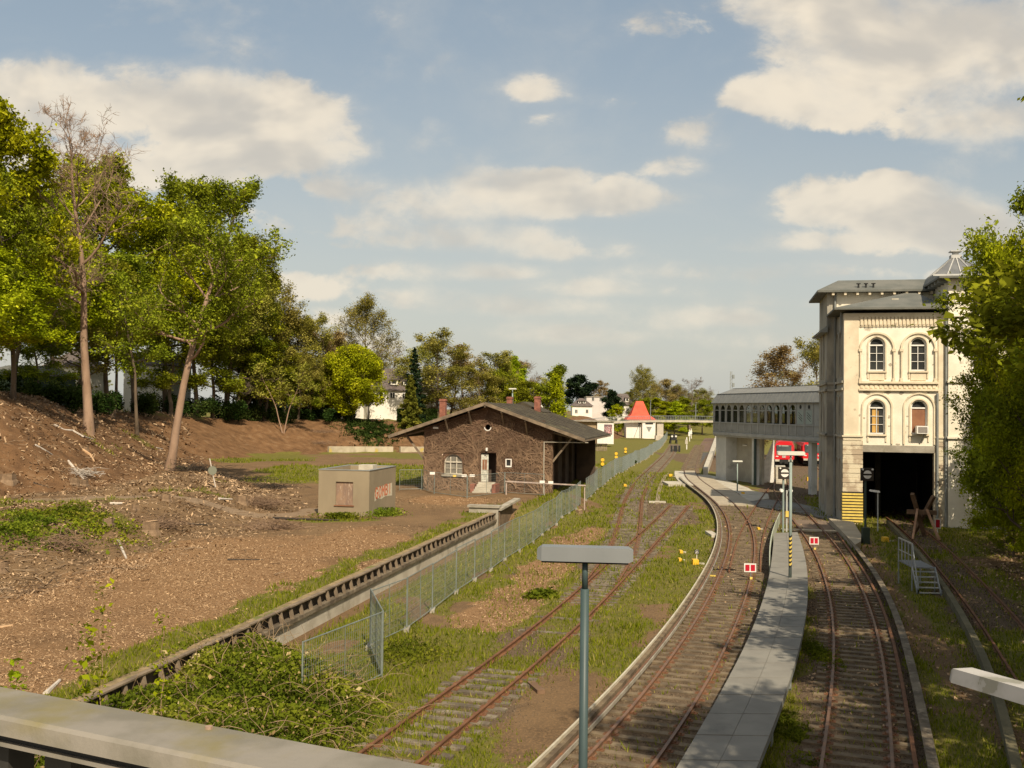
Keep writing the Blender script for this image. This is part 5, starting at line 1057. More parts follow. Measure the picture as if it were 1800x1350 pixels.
# near trees on the right bank (some stand outside the frame and shade the tracks)
NR = [build_tree('nearA', seed=61, H=15, R_=3.9, r0=.17, clear=.12, nl=20, nb=7, nt=6, leaves=75000, lsize=.09, lm='lime', spread=.24, bark=M_bark), build_tree('nearB', seed=62, H=15, R_=3.6, r0=.15, clear=.10, nl=20, nb=7, nt=6, leaves=75000, lsize=.09, lm='green', spread=.24, bark=M_bark), build_tree('nearC', seed=63, H=15, R_=3.9, r0=.17, clear=.48, nl=16, nb=7, nt=6, leaves=45000, lsize=.12, lm='green', spread=.26, bark=M_bark)]
for i, (X, Y, Hh, m_, wd_, lb) in enumerate([(26.1, 49.3, 16.8, 0, .72, 'tall narrow green tree whose crown rises over the station wing'), (30.2, 57.5, 14.5, 1, .85, 'rounded green tree between the bright one and the station wing'), (26.5, 50.5, 18.0, 1, 1.08, 'bright green tree on the right bank hiding the station wing'), (29.4, 56, 13, 0, .85, 'green tree behind the bright one on the right bank'), (31.2, 62.5, 9.5, 0, .6, 'lower green tree touching the station downpipe'), (29.0, 57.5, 5.5, 0, .45, 'low leafy tree beside the old buffer stop'),
        (34, 66, 12.5, 1, .85, 'green tree at the far end of the right bank'), (25.6, 38.5, 14, 2, 1.05, 'tree just outside the right edge shading the track'), (22.6, 31.5, 15, 2, 1.3, 'tree on the near right bank'), (19.6, 25.5, 15, 2, 1.35, 'tree beside the bridge on the right'), (25, 28, 14, 1, 1.2, 'tree high on the right bank'), (17.2, 19, 15, 2, 1.35, 'tree by the bridge end on the right'), (28, 41, 17, 1, 1.3, 'second tree high on the right bank')]):
    Hh *= 1.14; put_tree('bank_tree', NR[m_], X, Y, gh(X, Y)-.15, Hh/15, i*1.3, lb, group='trees on the right bank', sxy=wd_)
put_tree('bank_tree', build_tree('high', seed=67, H=20, R_=4.6, r0=.24, clear=.58, nl=16, nb=7, nt=6, leaves=26000, lsize=.15, lm='green', spread=.25), 10.9, 6.6, -.2, 1, 0, 'tall clear stemmed tree at the foot of the bridge on the right', group='trees on the right bank')
trk = GP(1766, 944); put_tree('bare_tree', build_tree('slimtrunk', seed=66, H=9, R_=1.6, r0=.14, clear=.5, nl=8, nb=3, nt=3, leaves=900, lsize=.14, lm='green', bark=M_birch), trk.x, trk.y, trk.z-.1, 1, 0, 'pale thin trunk lit among the dark right bank trees', group='trees on the right bank')

def clump(name, x, y, lobes, n, ls, lm, label, cat='bush', group=None, seed=1, z=None):
    z = gh(x, y) if z is None else z; o = link_mesh(name, blob_leaves(name, seed, lobes, n, ls, lm), None, (x, y, z)); return tag(o, label, cat, group)
# undergrowth and hedges on the plateau
p = PY(700, 730, 176); hd = empty('hedge', (p.x, 176, gh(p.x, 176)), 'clipped dark green hedge in front of the slate roofed house', 'hedge')
r_ = np.random.RandomState(5); hw_ = 6.2; C = np.c_[r_.uniform(-.2, hw_*1.0+.6, 16000), r_.uniform(0, 1.6, 16000), r_.uniform(0, 2.4, 16000)]; C[:6000, 1] = r_.uniform(-.05, .1, 6000)
link_mesh('foliage', leaf_mesh('foliage', C, .2, r_, LM['ivy']), hd)
mb = MB(); 
for k, (px_, Y, w_, h_, lm_, lb) in enumerate(((30, 72, 7, 2.6, 'ivy', 'dark undergrowth in front of the green shed'), (120, 80, 6, 2.6, 'ivy', 'undergrowth below the white wall left of the bare tree'), (215, 96, 6, 2.8, 'ivy', 'dark undergrowth right of the pinkish trunk'), (300, 112, 7, 3, 'ivy', 'dark undergrowth on the crest behind the leaning trunk'), (365, 128, 7, 3, 'ivy', 'undergrowth left of the middle crest pair'), (440, 143, 8, 3, 'ivy', 'dark undergrowth above the forked sapling'), (520, 156, 8, 2.6, 'ivy', 'dark bushes along the garden edge'), (570, 163, 6, 2.6, 'ivy', 'dark bushes below the white house'), (742, 172, 5, 3.4, 'ivy', 'dark shrubs at the right end of the clipped hedge'))):
    Y = crestY(px_, 13.5)+1 if px_ < 600 else Y; X = PY(px_, 700, Y).x; clump('bush', X, Y, [(r_.uniform(-w_*.75, w_*.75), r_.uniform(-1, 3), r_.uniform(.3, h_*.6), r_.uniform(.5, 1.3), r_.uniform(.5, 1.2), h_*r_.uniform(.2, .55)) for j in range(22)], 9000, .17, lm_, lb, group='undergrowth along the crest', seed=k)
def ground_patch(px_, py_, rx, ry, n_, h, ls, lm_, label, seed, name='weeds'):
    p = GP(px_, py_); r = np.random.RandomState(seed); x = p.x+r.normal(0, rx*.5, n_); y = p.y+r.normal(0, ry*.5, n_); k = fbm(x*1.2, y*1.0, seed) > .40; x, y = x[k], y[k]
    z = ground_h(x, y)+r.rand(len(x))**1.5*h; return tag(link_mesh(name, leaf_mesh(name, np.c_[x, y, z]-np.array(p), ls, r, LM[lm_], .6), None, p), label, 'weeds')
for k, a in enumerate(((650, 757, 4.0, 5.0, 9000, .5, .22, 'ivy', 'dark green ground cover on the bank right of the maple'), (25, 925, 2.6, 4.0, 6000, .35, .10, 'bramble', 'green weeds at the left edge below the path'), (110, 905, 3.0, 2.2, 2600, .25, .09, 'bramble', 'thin weeds just under the path'), (600, 912, 1.7, .5, 2600, .38, .08, 'bramble', 'fresh weeds along the front foot of the hut'), (675, 905, 1.2, 1.6, 2200, .38, .08, 'bramble', 'fresh weeds along the graffiti side foot of the hut'), (190, 935, 2.0, 2.5, 1800, .22, .08, 'green', 'sparse weeds on the lower bank'), (715, 1150, 1.6, 2.0, 2000, .2, .06, 'bramble', 'leafy weeds at the end of the near fence panel'), (1437, 1150, .45, 1.8, 2600, .16, .05, 'bramble', 'bright low weeds along the right foot of the walkway'), (1385, 1290, .5, 3.0, 4000, .16, .05, 'bramble', 'bright low weeds beside the near end of the walkway'))): ground_patch(*a, 200+k)
for k, (px_, py_, s_, lm_, lb) in enumerate(((952, 1050, .60, 'bramble', 'fresh green bush beside the siding rail'), (1110, 814, .9, 'ivy', 'dark bush growing through the far fence'), (588, 903, .5, 'ivy', 'dark leafy weed against the boarded hut opening'))):
    p = GP(px_, py_); clump('bush', p.x, p.y, [(r_.uniform(-s_, s_)*.7, r_.uniform(-s_, s_)*.5, s_*.18, s_*.8, s_*.7, s_*.32) for j in range(7)], 1500 if s_ < .7 else 3000, .10 if s_ < 1.2 else .14, lm_, lb, seed=20+k)

# brambles between the platform wall and the siding
Cb = []; rb = np.random.RandomState(77)
bx_ = rb.uniform(-11, -1.0, 210000); by_ = rb.uniform(14, 34, 210000); ub = bx_-wallX(by_)
dens_ = sstep(ub, -.6, .3)*(1-sstep(ub, 4.6, 6.8))*(1-sstep(by_+.9*ub, 30.5, 34.0)); hb = (.45+1.25*fbm(bx_*.55, by_*.5, 88))*dens_*(1-.6*sstep(ub, 3, 6))
keep = rb.rand(len(bx_)) < dens_*np.clip(fbm(bx_*.9, by_*.8, 81)*1.9-.1, .12, 1); keep &= np.abs(poly_dist(bx_, by_, C1[::3])) > 1.1
bx_, by_, hb = bx_[keep], by_[keep], hb[keep]; C = np.c_[bx_, by_, ground_h(bx_, np.where(by_ > 0, by_, 0))*0-.15+hb*(rb.rand(len(bx_))**.35)]
C[:, 2] += np.where(bx_-wallX(by_) < -.25, 1.1, 0)
bro = empty('bramble_thicket', (-6, 22, -.15), 'sprawling bramble thicket over the near end of the platform wall', 'brambles')
sel = rb.rand(len(C)) < .7+.45*(fbm(C[:, 0]*1.2, C[:, 1]*1.2, 99) > .5)
C = C[sel]; me_ = leaf_mesh('foliage', C-np.array([-6, 22, -.15]), .066, rb, LM['bramble'], .3); link_mesh('foliage', me_, bro)
dw = rb.rand(len(C)) < .08*np.clip(fbm(C[:, 0]*.7, C[:, 1]*.7, 55)*2-.3, 0, 1.5); Dd = C[dw]+rb.normal(0, .06, (dw.sum(), 3)); Dd[:, 2] += .04
LM['straw'] = leaf_mat('dead_bramble', (.20, .125, .06), (.34, .235, .12), (.50, .39, .22), .2); link_mesh('dead_foliage', leaf_mesh('dead_foliage', Dd-np.array([-6, 22, -.15]), .06, rb, LM['straw'], .1), bro)
chs = []
for k in range(900):
    i = rb.randint(len(C)); p = C[i]*1; p[2] = max(-.2, p[2]-rb.rand()*.6); T_ = Tree(k); pts, rs_, _ = T_.chain(p, np.array([rb.normal(), rb.normal(), .9]), rb.uniform(.8, 2.0), .012, .005, 6, .25, -.18); chs.append(([q-np.array([-6, 22, -.15]) for q in pts], rs_))
link_mesh('stem', wood_mesh('stem', chs, mat('dry_bramble_stem', (.33, .235, .135), (.22, .15, .08), 2)), bro)
# tall wild shoots rising in front of the platform
for k, (px_, py0, py1, Y, lb) in enumerate(((150, 1235, 1105, 19, 'thin leafy shoot rising above the rail at the left'), (178, 1230, 1040, 20, 'tallest thin leafy shoot in front of the wood chips'), (285, 1215, 1090, 21, 'leafy shoot leaning right in front of the platform edge'), (28, 1230, 1170, 18, 'short leafy shoot at the far left above the rail'))):
    b_ = PY(px_, py0+60, Y); t_ = PY(px_, py1, Y); ns = 7; pts = [Vector((b_.x+(t_.x-b_.x)*q/ns+.04*math.sin(q*2+k), Y, b_.z+(t_.z-b_.z)*q/ns)) for q in range(ns+1)]
    o = empty('wild_shoot', tuple(pts[0]), lb, 'plant', 'wild shoots by the platform'); mb = MB(); mb.tube([tuple(p) for p in pts], [.010]*ns+[.004], 4); part(mb, 'stem', mat('dry_bramble_stem', (.33, .235, .135)), o)
    rr = np.random.RandomState(k); C = np.vstack([np.array(pts[rr.randint(2, ns+1)])+rr.normal(0, .10, 3) for q in range(110)])-np.array(pts[0]); link_mesh('foliage', leaf_mesh('foliage', C, .07, rr, LM['lime']), o)

# bare creeper on the shed front
rc_ = np.random.RandomState(91); chs = []
roots = [(.3, -.8), (.7, -.8), (1.0, -.7), (5.2, -.8), (3.4, -.6), (10.2, -.8), (10.8, -.6), (8.0, .3), (4.1, 0), (.2, .5)]
def wall_ok(s_, z_):
    if z_ > rz(s_)-.35 or s_ < -.02 or s_ > GL: return False
    if w0-.1 < s_ < w1+.1 and wz0-.25 < z_ < wzt+.05: return False
    if d0_-.1 < s_ < d1_+.05 and z_ < dzt+.1: return False
    if s0_-.1 < s_ < s1_+.1 and sz0-.1 < z_ < sz1+.1: return False
    if abs(s_-rc) < .33 and abs(z_-rcz) < .33: return False
    return True
def creep(s_, z_, a, L, r):
    st = .16; pts = [(s_, z_)]; n_ = int(L/st)
    for k in range(n_):
        a += rc_.normal(0, .28); s2, z2 = s_+math.cos(a)*st, z_+math.sin(a)*st
        if not wall_ok(s2, z2): a += rc_.choice([-1, 1])*1.2; continue
        s_, z_ = s2, z2; pts.append((s_, z_))
        if r > .012 and rc_.rand() < .22: creep(s_, z_, a+rc_.choice([-1, 1])*rc_.uniform(.4, 1.1), L*(1-k/n_)*rc_.uniform(.4, .8), r*.6)
    if len(pts) > 3: chs.append(([np.array(GS(a_, -.02-min(r, .05)-rc_.rand()*.05, b_)) for a_, b_ in pts], np.linspace(r, r*.4, len(pts))))
for (s_, z_) in roots:
    for q in range(5): creep(s_, z_, PI/2+rc_.normal(0, .5), rc_.uniform(4, 8), .045)
for q in range(900):
    s_, z_ = rc_.uniform(0, GL), rc_.uniform(-.6, 6.4)
    if wall_ok(s_, z_) and (s_ < 7.3 or z_ > 2.6 or rc_.rand() < .3): creep(s_, z_, rc_.uniform(0, 6.28), rc_.uniform(.8, 2.4), .02)
org = Vector(GS(5, -.05, -.9)); chs = [([p-np.array(org) for p in pts], rs_) for pts, rs_ in chs]
cm = wood_mesh('creeper', chs, mat('dry_creeper', (.30, .20, .125), (.19, .125, .08), 1.2, .95)); tag(link_mesh('bare_creeper', cm, None, org), 'leafless brown creeper spreading over the shed gable wall', 'creeper')

# ------------------------------------------------------------------ ground scatter (stuff)
def scatter(n_, y0, y1, xfun=None, power=1.0, seed=0):
    r = np.random.RandomState(seed); t = r.rand(n_); Y = (y0**(1-power)+(y1**(1-power)-y0**(1-power))*t)**(1/(1-power)) if power != 1 else y0*(y1/y0)**t
    X = r.uniform(-.55, .56, n_)*Y; return X, Y, r
def grass_mesh(name, X, Y, Z, h, wd_, r, m, tint):
    n_ = len(X); a = r.uniform(0, 6.28, n_); l = r.normal(0, .35, (n_, 2))*h[:, None]
    p = np.c_[X, Y, Z-.02]; s = np.c_[np.cos(a), np.sin(a), np.zeros(n_)]*wd_[:, None]*.5; top = p+np.c_[l, h]
    return np_mesh(name, np.stack([p-s, p+s, top], 1).reshape(-1, 3), 3, m, tint=tint)
LMg = leaf_mat('grass_blades', (.095, .125, .006), (.20, .215, .014), (.36, .30, .09), .35)
X, Y, r = scatter(420000, 18, 130, seed=1); mk = masks(X, Y); g = mk[0]
dn = np.clip(g*1.15, 0, 1)*np.clip(.42+1.1*fbm(X*1.3, Y*1.1, 7)-.25, .05, 1); k = r.rand(len(X)) < dn*.75; k &= (X-wallX(Y) > -.28) | (g > .5); cx2 = np.interp(Y, C2[:, 1], C2[:, 0]); k &= ~((Y > 85)*(Y < 136)*(X > cx2-2.2)*(X < cx2+7)); X, Y = X[k], Y[k]
Z = ground_h(X, Y); h = (.05+.16*fbm(X*.8, Y*.7, 15)**1.6)*(1+Y/90)*r.uniform(.5, 1.5, len(X)); wd_ = .012+.0011*Y
ti = np.clip(.25+.5*fbm(X*.4, Y*.4, 19)+r.normal(0, .22, len(X)), 0, 1)
tag(link_mesh('grass', grass_mesh('grass', X, Y, Z, h, wd_, r, LMg, ti)), 'short spring grass between the tracks and along the platform edge', 'grass', kind='stuff')
M_chip = mat('wood_chips', (.17, .10, .05), (.64, .44, .25), tint=True, rough=.95)
X, Y, r = scatter(420000, 17, 78, seed=2); mk = masks(X, Y); k = r.rand(len(X)) < mk[1]*np.clip(fbm(X*.6, Y*.6, 4)*1.5-.05, .1, 1)*.8; X, Y = X[k], Y[k]
def flat_bits(X, Y, Z, L, wd_, r, tilt=.35):
    n_ = len(X); a = r.uniform(0, 6.28, n_); u_ = np.c_[np.cos(a), np.sin(a), r.normal(0, tilt, n_)]*L[:, None]*.5; v_ = np.c_[-np.sin(a), np.cos(a), r.normal(0, tilt, n_)]*wd_[:, None]*.5; p = np.c_[X, Y, Z+.015]
    return np.stack([p-u_-v_, p+u_-v_, p+u_+v_, p-u_+v_], 1).reshape(-1, 3)
s_ = (.7+Y/45)
tag(link_mesh('wood_chips', np_mesh('wood_chips', flat_bits(X, Y, ground_h(X, Y), 0.042*s_*r.uniform(.5, 1.8, len(X)), .012*s_*r.uniform(.6, 1.5, len(X)), r), 4, M_chip, tint=np.clip(r.normal(.38, .24, len(X)), 0, 1))), 'pale shredded wood chips spread over the cleared yard', 'wood chips', kind='stuff')
# litter on the banks
M_lit = mat('bank_litter', (.075, .046, .026), (.56, .39, .23), tint=True, rough=.95)
X, Y, r = scatter(420000, 30, 200, seed=3); mk = masks(X, Y); dt = poly_dist(X, Y, TOE); db = poly_dist(X, Y, BANK); u = X-wallX(Y)
k = (u < -.5)*(r.rand(len(X)) < np.clip(sstep(db, -3, 1)*.5*(1-mk[3]), 0, 1)*np.clip(1.5*fbm(X*.5, Y*.5, 44)-.2, .1, 1)) & (dt < 18); X, Y = X[k], Y[k]; s_ = .5+Y/55
tag(link_mesh('bank_litter', np_mesh('bank_litter', flat_bits(X, Y, ground_h(X, Y), 0.08*s_*r.uniform(.4, 2.2, len(X)), 0.020*s_*(1+Y/70)*r.uniform(.6, 1.6, len(X)), r, .5), 4, M_lit, tint=np.clip(r.normal(.42, .25, len(X)), 0, 1))), 'twigs, bark and dead leaves strewn over the cleared banks', 'litter', kind='stuff')
rt = np.random.RandomState(8); chs = []
X, Y, r = scatter(9000, 34, 165, seed=9); dt = poly_dist(X, Y, TOE); db = poly_dist(X, Y, BANK); k = (X-wallX(Y) < -1.5) & ((db > -1.5) | (r.rand(len(X)) < .04)) & (dt < 15) & (fbm(X*.3, Y*.3, 64) > .42); X, Y = X[k], Y[k]; Z = ground_h(X, Y)
for x, y, z in zip(X, Y, Z):
    a = rt.uniform(0, 6.28); L = rt.uniform(.25, 1.3); d = np.array([math.cos(a), math.sin(a), rt.normal(.0, .12)]); p = np.array([x, y, z+.05]); b2 = rt.normal(0, .12, 3)*L; chs.append(([p-d*L/2, p+b2*.5, p+d*L/2], [.022, .018, .008]))
tag(link_mesh('fallen_twigs', wood_mesh('fallen_twigs', chs, mat('fallen_twig', (.34, .25, .16), (.13, .085, .05), .6, .95))), 'broken twigs and roots scattered over the cleared banks', 'twigs', kind='stuff')
# dead leaves on the shaded right side
X, Y, r = scatter(160000, 18, 75, seed=5); mk = masks(X, Y); u = X-wallX(Y); k = (X > 9)*(r.rand(len(X)) < np.clip(mk[4]*.9+.16*(1-mk[0]), 0, 1)*np.clip(1.6*fbm(X*.8, Y*.8, 46)-.3, 0.05, 1)); X, Y = X[k], Y[k]
tag(link_mesh('dead_leaves', np_mesh('dead_leaves', flat_bits(X, Y, ground_h(X, Y), .07*(.6+Y/60)*r.uniform(.6, 1.5, len(X)), .05*(.6+Y/60)*r.uniform(.6, 1.4, len(X)), r, .5), 4, M_lit, tint=np.clip(r.normal(.5, .25, len(X)), 0, 1))), 'dry fallen leaves under the trees beside the shaded tracks', 'leaves', kind='stuff')
# ballast stones: small wedges
M_stone = mat('ballast_stone', (.045, .032, .020), (.22, .165, .11), tint=True, rough=.95)
X, Y, r = scatter(330000, 18, 100, seed=6); mk = masks(X, Y); cx2 = np.interp(Y, C2[:, 1], C2[:, 0]); k = ~((Y > 85)*(Y < 136)*(X > cx2-2.2)*(X < cx2+7)) & (r.rand(len(X)) < mk[2]*.8+.03) & (X-wallX(Y) > .3); X, Y = X[k], Y[k]; n_ = len(X); Z = ground_h(X, Y)-.01
s_ = (.014+.0004*Y)*r.uniform(.6, 1.6, n_); a = r.uniform(0, 6.28, n_); P0 = np.c_[X, Y, Z-.01]; c_, q_ = np.cos(a), np.sin(a)
A3 = [P0+np.c_[np.cos(a+t)*s_, np.sin(a+t)*s_, np.zeros(n_)] for t in (0, 2.1, 4.2)]; tp = P0+np.c_[r.normal(0, .3, (n_, 2))*s_[:, None], s_*1.5]
V = np.stack([A3[0], A3[1], tp, A3[1], A3[2], tp, A3[2], A3[0], tp], 1).reshape(-1, 3); t3 = np.repeat(np.clip(r.normal(.45, .25, n_), 0, 1), 3)
tag(link_mesh('ballast_stones', np_mesh('ballast_stones', V, 3, M_stone, tint=t3)), 'loose brown ballast stones around the rails and sleepers', 'ballast', kind='stuff')

# ------------------------------------------------------------------ far buildings
M_wall = mat('white_house_wall', (.80, .77, .70), (.72, .69, .61), .5, .9)
M_wallg = mat('pale_house_wall', (.62, .58, .54), (.56, .52, .48), .5, .9)
M_tile = mat('dark_roof_tile', (.105, .085, .078), (.14, .115, .10), .8, .85)
M_red = mat('red_roof_tile', (.62, .10, .055), (.52, .08, .045), .6, .8)
def house(name, label, px0, px1, y_e, y_r, Y, depth, zb, wall, roof, win=(), dorm=(), gable=False, inset=2.5, ov=.4, flat=False, group=None):
    A, B = PY(px0, y_e, Y), PY(px1, y_e, Y); x0, x1, ze = A.x, B.x, A.z; zr = PY((px0+px1)/2, y_r, Y+depth/2).z
    o = empty(name, ((x0+x1)/2, Y, zb), label, 'house', group); fr = Fr((x0, Y, 0)); w_ = x1-x0
    mb = MB(fr); mb.box((0, 0, zb-1), (w_, depth, ze)); part(mb, 'wall', wall, o)
    mb = MB(fr)
    if flat: mb.box((-.2, -.2, ze), (w_+.2, depth+.2, ze+.25))
    else:
        q = [(-ov, -ov, ze), (w_+ov, -ov, ze), (w_+ov, depth+ov, ze), (-ov, depth+ov, ze)]; i_ = 0 if gable else inset
        m1, m2 = (-ov+i_, depth/2, zr), (w_+ov-i_, depth/2, zr); mb.face([q[0], q[1], m2, m1]); mb.face([q[2], q[3], m1, m2]); mb.face([q[3], q[0], m1]); mb.face([q[1], q[2], m2]); mb.face([(x, y, z-.15) for x, y, z in q]); 
        for k in range(4): a, b_ = q[k], q[(k+1) % 4]; mb.face([a, b_, (b_[0], b_[1], b_[2]-.15), (a[0], a[1], a[2]-.15)])
    part(mb, 'roof', roof, o)
    for (wx, wy, ww, wh) in win:
        c = PY(wx, wy, Y); hw = ww/2/1750*Y; hh = wh/2/1750*Y; mb = MB(); mb.box((c.x-hw-.12, Y-.05, c.z-hh-.12), (c.x+hw+.12, Y-.01, c.z+hh+.12)); f = part(mb, 'window', M_whitep, o)
        mb = MB(); mb.box((c.x-hw, Y-.08, c.z-hh), (c.x-.05, Y-.055, c.z+hh)); mb.box((c.x+.05, Y-.08, c.z-hh), (c.x+hw, Y-.055, c.z+hh)); part(mb, 'pane', M_glass, f)
    for (wx, wy, ww, wh) in dorm:
        t = min(max((zr-PY(wx, wy, Y).z)/(zr-ze+.01), 0), 1); yd = Y-ov+(1-t)*(depth/2)*.9-.8; c = PY(wx, wy, yd); hw = ww/2/1750*yd; hh = wh/2/1750*yd
        mb = MB(); mb.box((c.x-hw, yd, c.z-hh), (c.x+hw, yd+3, c.z+hh)); d_ = part(mb, 'dormer', wall, o); mb = MB(); mb.box((c.x-hw-.25, yd-.25, c.z+hh), (c.x+hw+.25, yd+3.2, c.z+hh+.15)); part(mb, 'dormer_roof', roof, d_)
        mb = MB(); mb.box((c.x-hw*.6, yd-.05, c.z-hh*.5), (c.x+hw*.6, yd-.01, c.z+hh*.6)); part(mb, 'pane', M_glass, d_)
    return o
o = house('white_house', 'white house with a big slate roof and dormers behind the hedge', 650, 722, 685, 648, 188, 12, 5.8, M_wall, M_tile, win=[(690, 695, 7, 9), (711, 696, 6, 9), (660, 697, 6, 9)], dorm=[(693, 672, 13, 9), (713, 673, 8, 8)])
mb = MB(); c = PY(704, 650, 193); mb.box((c.x-1.0, 193, c.z-3), (c.x+.5, 195, c.z+.8)); part(mb, 'chimney', M_lead, o)
house('white_house', 'white house wing right of the dark spruce', 724, 762, 685, 664, 196, 10, 5.8, M_wall, M_tile, win=[(733, 697, 6, 8), (744, 698, 8, 8), (756, 697, 5, 8)], dorm=[(748, 675, 16, 7)])
o = house('white_house', 'white house with a grey roof glimpsed behind the bright maple', 532, 640, 688, 645, 184, 12, 5.8, M_wall, M_tile, win=[(565, 690, 9, 14), (585, 694, 9, 12), (603, 694, 9, 12), (625, 694, 6, 12)], dorm=[(560, 668, 10, 10)])
mb = MB(); a, b_ = PY(556, 700, 181), PY(578, 700, 181); mb.box((a.x, 181, a.z-.1), (b_.x, 184, a.z+.15)); part(mb, 'awning', mat('orange_awning', (.75, .36, .06)), o)
house('white_house', 'white house seen through the trunks right of the bare tree', 218, 292, 640, 606, 152, 12, 7.5, M_wall, M_tile, win=[(242, 655, 7, 8), (263, 655, 7, 8)], dorm=[(262, 622, 9, 8)])
house('white_house', 'white house seen through the trunks left of the bare tree', 80, 137, 643, 612, 138, 10, 7.5, M_wall, M_tile, win=[(112, 660, 7, 7)])
house('white_house', 'white garden house low behind the middle crest', 455, 500, 672, 650, 178, 8, 5.8, M_wall, M_tile, win=[(480, 684, 5, 6)])
house('garden_shed', 'dark green shed at the left edge behind the trees', -40, 72, 656, 642, 100, 8, 7.5, mat('dark_green_board', (.018, .035, .022), (.028, .045, .03), 2), M_slate, inset=1.5)['category'] = 'shed'
house('white_house', 'small white gabled house left of the pale tall house', 1006, 1041, 713, 700, 330, 9, 4.5, M_wall, M_tile, win=[(1013, 723, 4, 6), (1032, 723, 4, 6)], dorm=[(1019, 707, 5, 4), (1027, 707, 5, 4)], inset=3)
house('pale_house', 'tall pale flat roofed house behind the footbridge ramp', 1031, 1064, 698, 695, 342, 10, 4.5, M_wallg, M_conc, win=[(1042.5, 701.5, 4, 6), (1056, 702, 4, 6)], flat=True)
o = house('mansard_house', 'white house with a grey mansard roof and two arched dormers', 1064, 1114, 711, 692, 350, 12, 4.5, M_wall, M_tile, win=[(1094, 722, 4, 9), (1103, 722, 4, 9), (1080, 722, 4, 9)], dorm=[(1089, 703, 6, 7), (1102.5, 703, 6, 7)], inset=2)
house('white_house', 'distant white house behind the trees above the shed roof', 905, 960, 698, 686, 260, 9, 5.3, M_wall, M_tile, win=[(925, 702, 4, 5)])
house('cream_house', 'distant cream house left of the shed chimneys', 815, 850, 704, 694, 232, 9, 5.2, mat('cream_house_wall', (.66, .60, .44)), M_tile, win=[(832, 708, 4, 4)])

# signal box with a red bell-cast roof
SY = 292; sg0, sg1 = PY(1129, 770, SY), PY(1152, 770, SY); zg = PY(1140, 769, SY).z; sbx = empty('signal_box', (sg0.x, SY, zg), 'white signal box with a steep red roof beside the far footbridge', 'signal box')
a = PY(1101, 745, SY+1); zt = PY(1140, 741, SY).z; mb = MB(); mb.box((sg0.x, SY, zg-1), (sg1.x, SY+6, zt)); mb.box((a.x, SY+1.2, zg-1), (sg0.x, SY+7, zt-.2)); part(mb, 'wall', M_wall, sbx)
for (wa, wb, ya, yb, yo) in ((1134.5, 1148, 736+1, 746, 0), (1122, 1127, 737, 745, 1.2)):
    p, q = PY(wa, ya, SY+yo), PY(wb, yb, SY+yo); mb = MB(); mb.box((p.x, SY+yo-.06, q.z), (q.x, SY+yo-.01, p.z)); part(mb, 'window', M_glass, sbx)
p, q = PY(1136, 750, SY), PY(1146, 758, SY); mb = MB(); mb.vprism([(p.x, p.z), (q.x, p.z), ((p.x+q.x)/2, q.z-.3)], SY-.05, SY-.01); part(mb, 'stain_panel', M_lead, sbx)
p = PY(1124, 746, SY); mb = MB(); mb.beam((p.x-1.4, SY+1.1, zg), (p.x+.2, SY+1.1, zg+4.2), .15, .12); mb.beam((p.x+.2, SY+1.1, zg+4.4), (p.x+.2, SY+1.1, zg-.3), .12, .12); part(mb, 'signal_rod', M_lead, sbx)
rl, rr_ = PY(1101, 737, SY), PY(1153, 738.5, SY); tl, tr = PY(1119, 705, SY+3), PY(1130, 705, SY+3); za = rl.z; zm = za+(tl.z-za)*.42
lv = [(rl.x, rr_.x, SY-.8, SY+8, za), (rl.x+1.5, rr_.x-1.9, SY+.5, SY+6.7, za+(tl.z-za)*.25), (tl.x-.1, tr.x+.1, SY+3.0, SY+4.2, tl.z)]
mb = MB()
for (l0, l1) in zip(lv[:-1], lv[1:]):
    A = [(l0[0], l0[2], l0[4]), (l0[1], l0[2], l0[4]), (l0[1], l0[3], l0[4]), (l0[0], l0[3], l0[4])]; B = [(l1[0], l1[2], l1[4]), (l1[1], l1[2], l1[4]), (l1[1], l1[3], l1[4]), (l1[0], l1[3], l1[4])]
    for k in range(4): mb.face([A[k], A[(k+1) % 4], B[(k+1) % 4], B[k]])
mb.face(B); l0 = lv[0]; mb.box((l0[0], l0[2], l0[4]-.25), (l0[1], l0[3], l0[4])); part(mb, 'roof', M_red, sbx)

# far footbridge
FY = 276; dk = [(985, 752.5), (1010, 748.3), (1060, 743.5), (1110, 741), (1160, 740.3), (1205, 740.3), (1250, 741), (1300, 742)]
P_ = [PY(a, b_, FY) for a, b_ in dk]; fbo = empty('footbridge', tuple(P_[0]), 'long thin concrete footbridge with railings crossing far behind', 'footbridge')
mb = MB()
for a, b_ in zip(P_[:-1], P_[1:]): mb.beam((a.x, FY+1.3, a.z), (b_.x+.02, FY+1.3, b_.z), 2.6, .55)
part(mb, 'deck', M_concl, fbo)
for off_ in (0.05, 2.5):
    mb = MB()
    for a, b_ in zip(P_[:-1], P_[1:]):
        mb.beam((a.x, FY+off_, a.z+1.45), (b_.x, FY+off_, b_.z+1.45), .09, .10); mb.beam((a.x, FY+off_, a.z+.5), (b_.x, FY+off_, b_.z+.5), .05, .06)
        nn_ = max(2, int((b_.x-a.x)/.45))
        for k in range(nn_): t = k/nn_; x, z = a.x+(b_.x-a.x)*t, a.z+(b_.z-a.z)*t; mb.beam((x, FY+off_, z+.2), (x, FY+off_, z+1.45), .05 if k % 5 else .11, .05)
    part(mb, 'railing', M_greym, fbo)
a, b_ = PY(1155.5, 741, FY), PY(1166.5, 775, FY); zg_ = gh(a.x, FY)-.3; mb = MB(); mb.box((a.x, FY+.5, zg_), (b_.x, FY+2.0, a.z-.25)); mb.box((a.x-.4, FY+.2, zg_), (b_.x+.4, FY+2.3, zg_+1.6)); part(mb, 'pier', mat('tan_pier', (.50, .45, .37), (.44, .39, .31)), fbo)
for px_ in (1010, 1020): pass
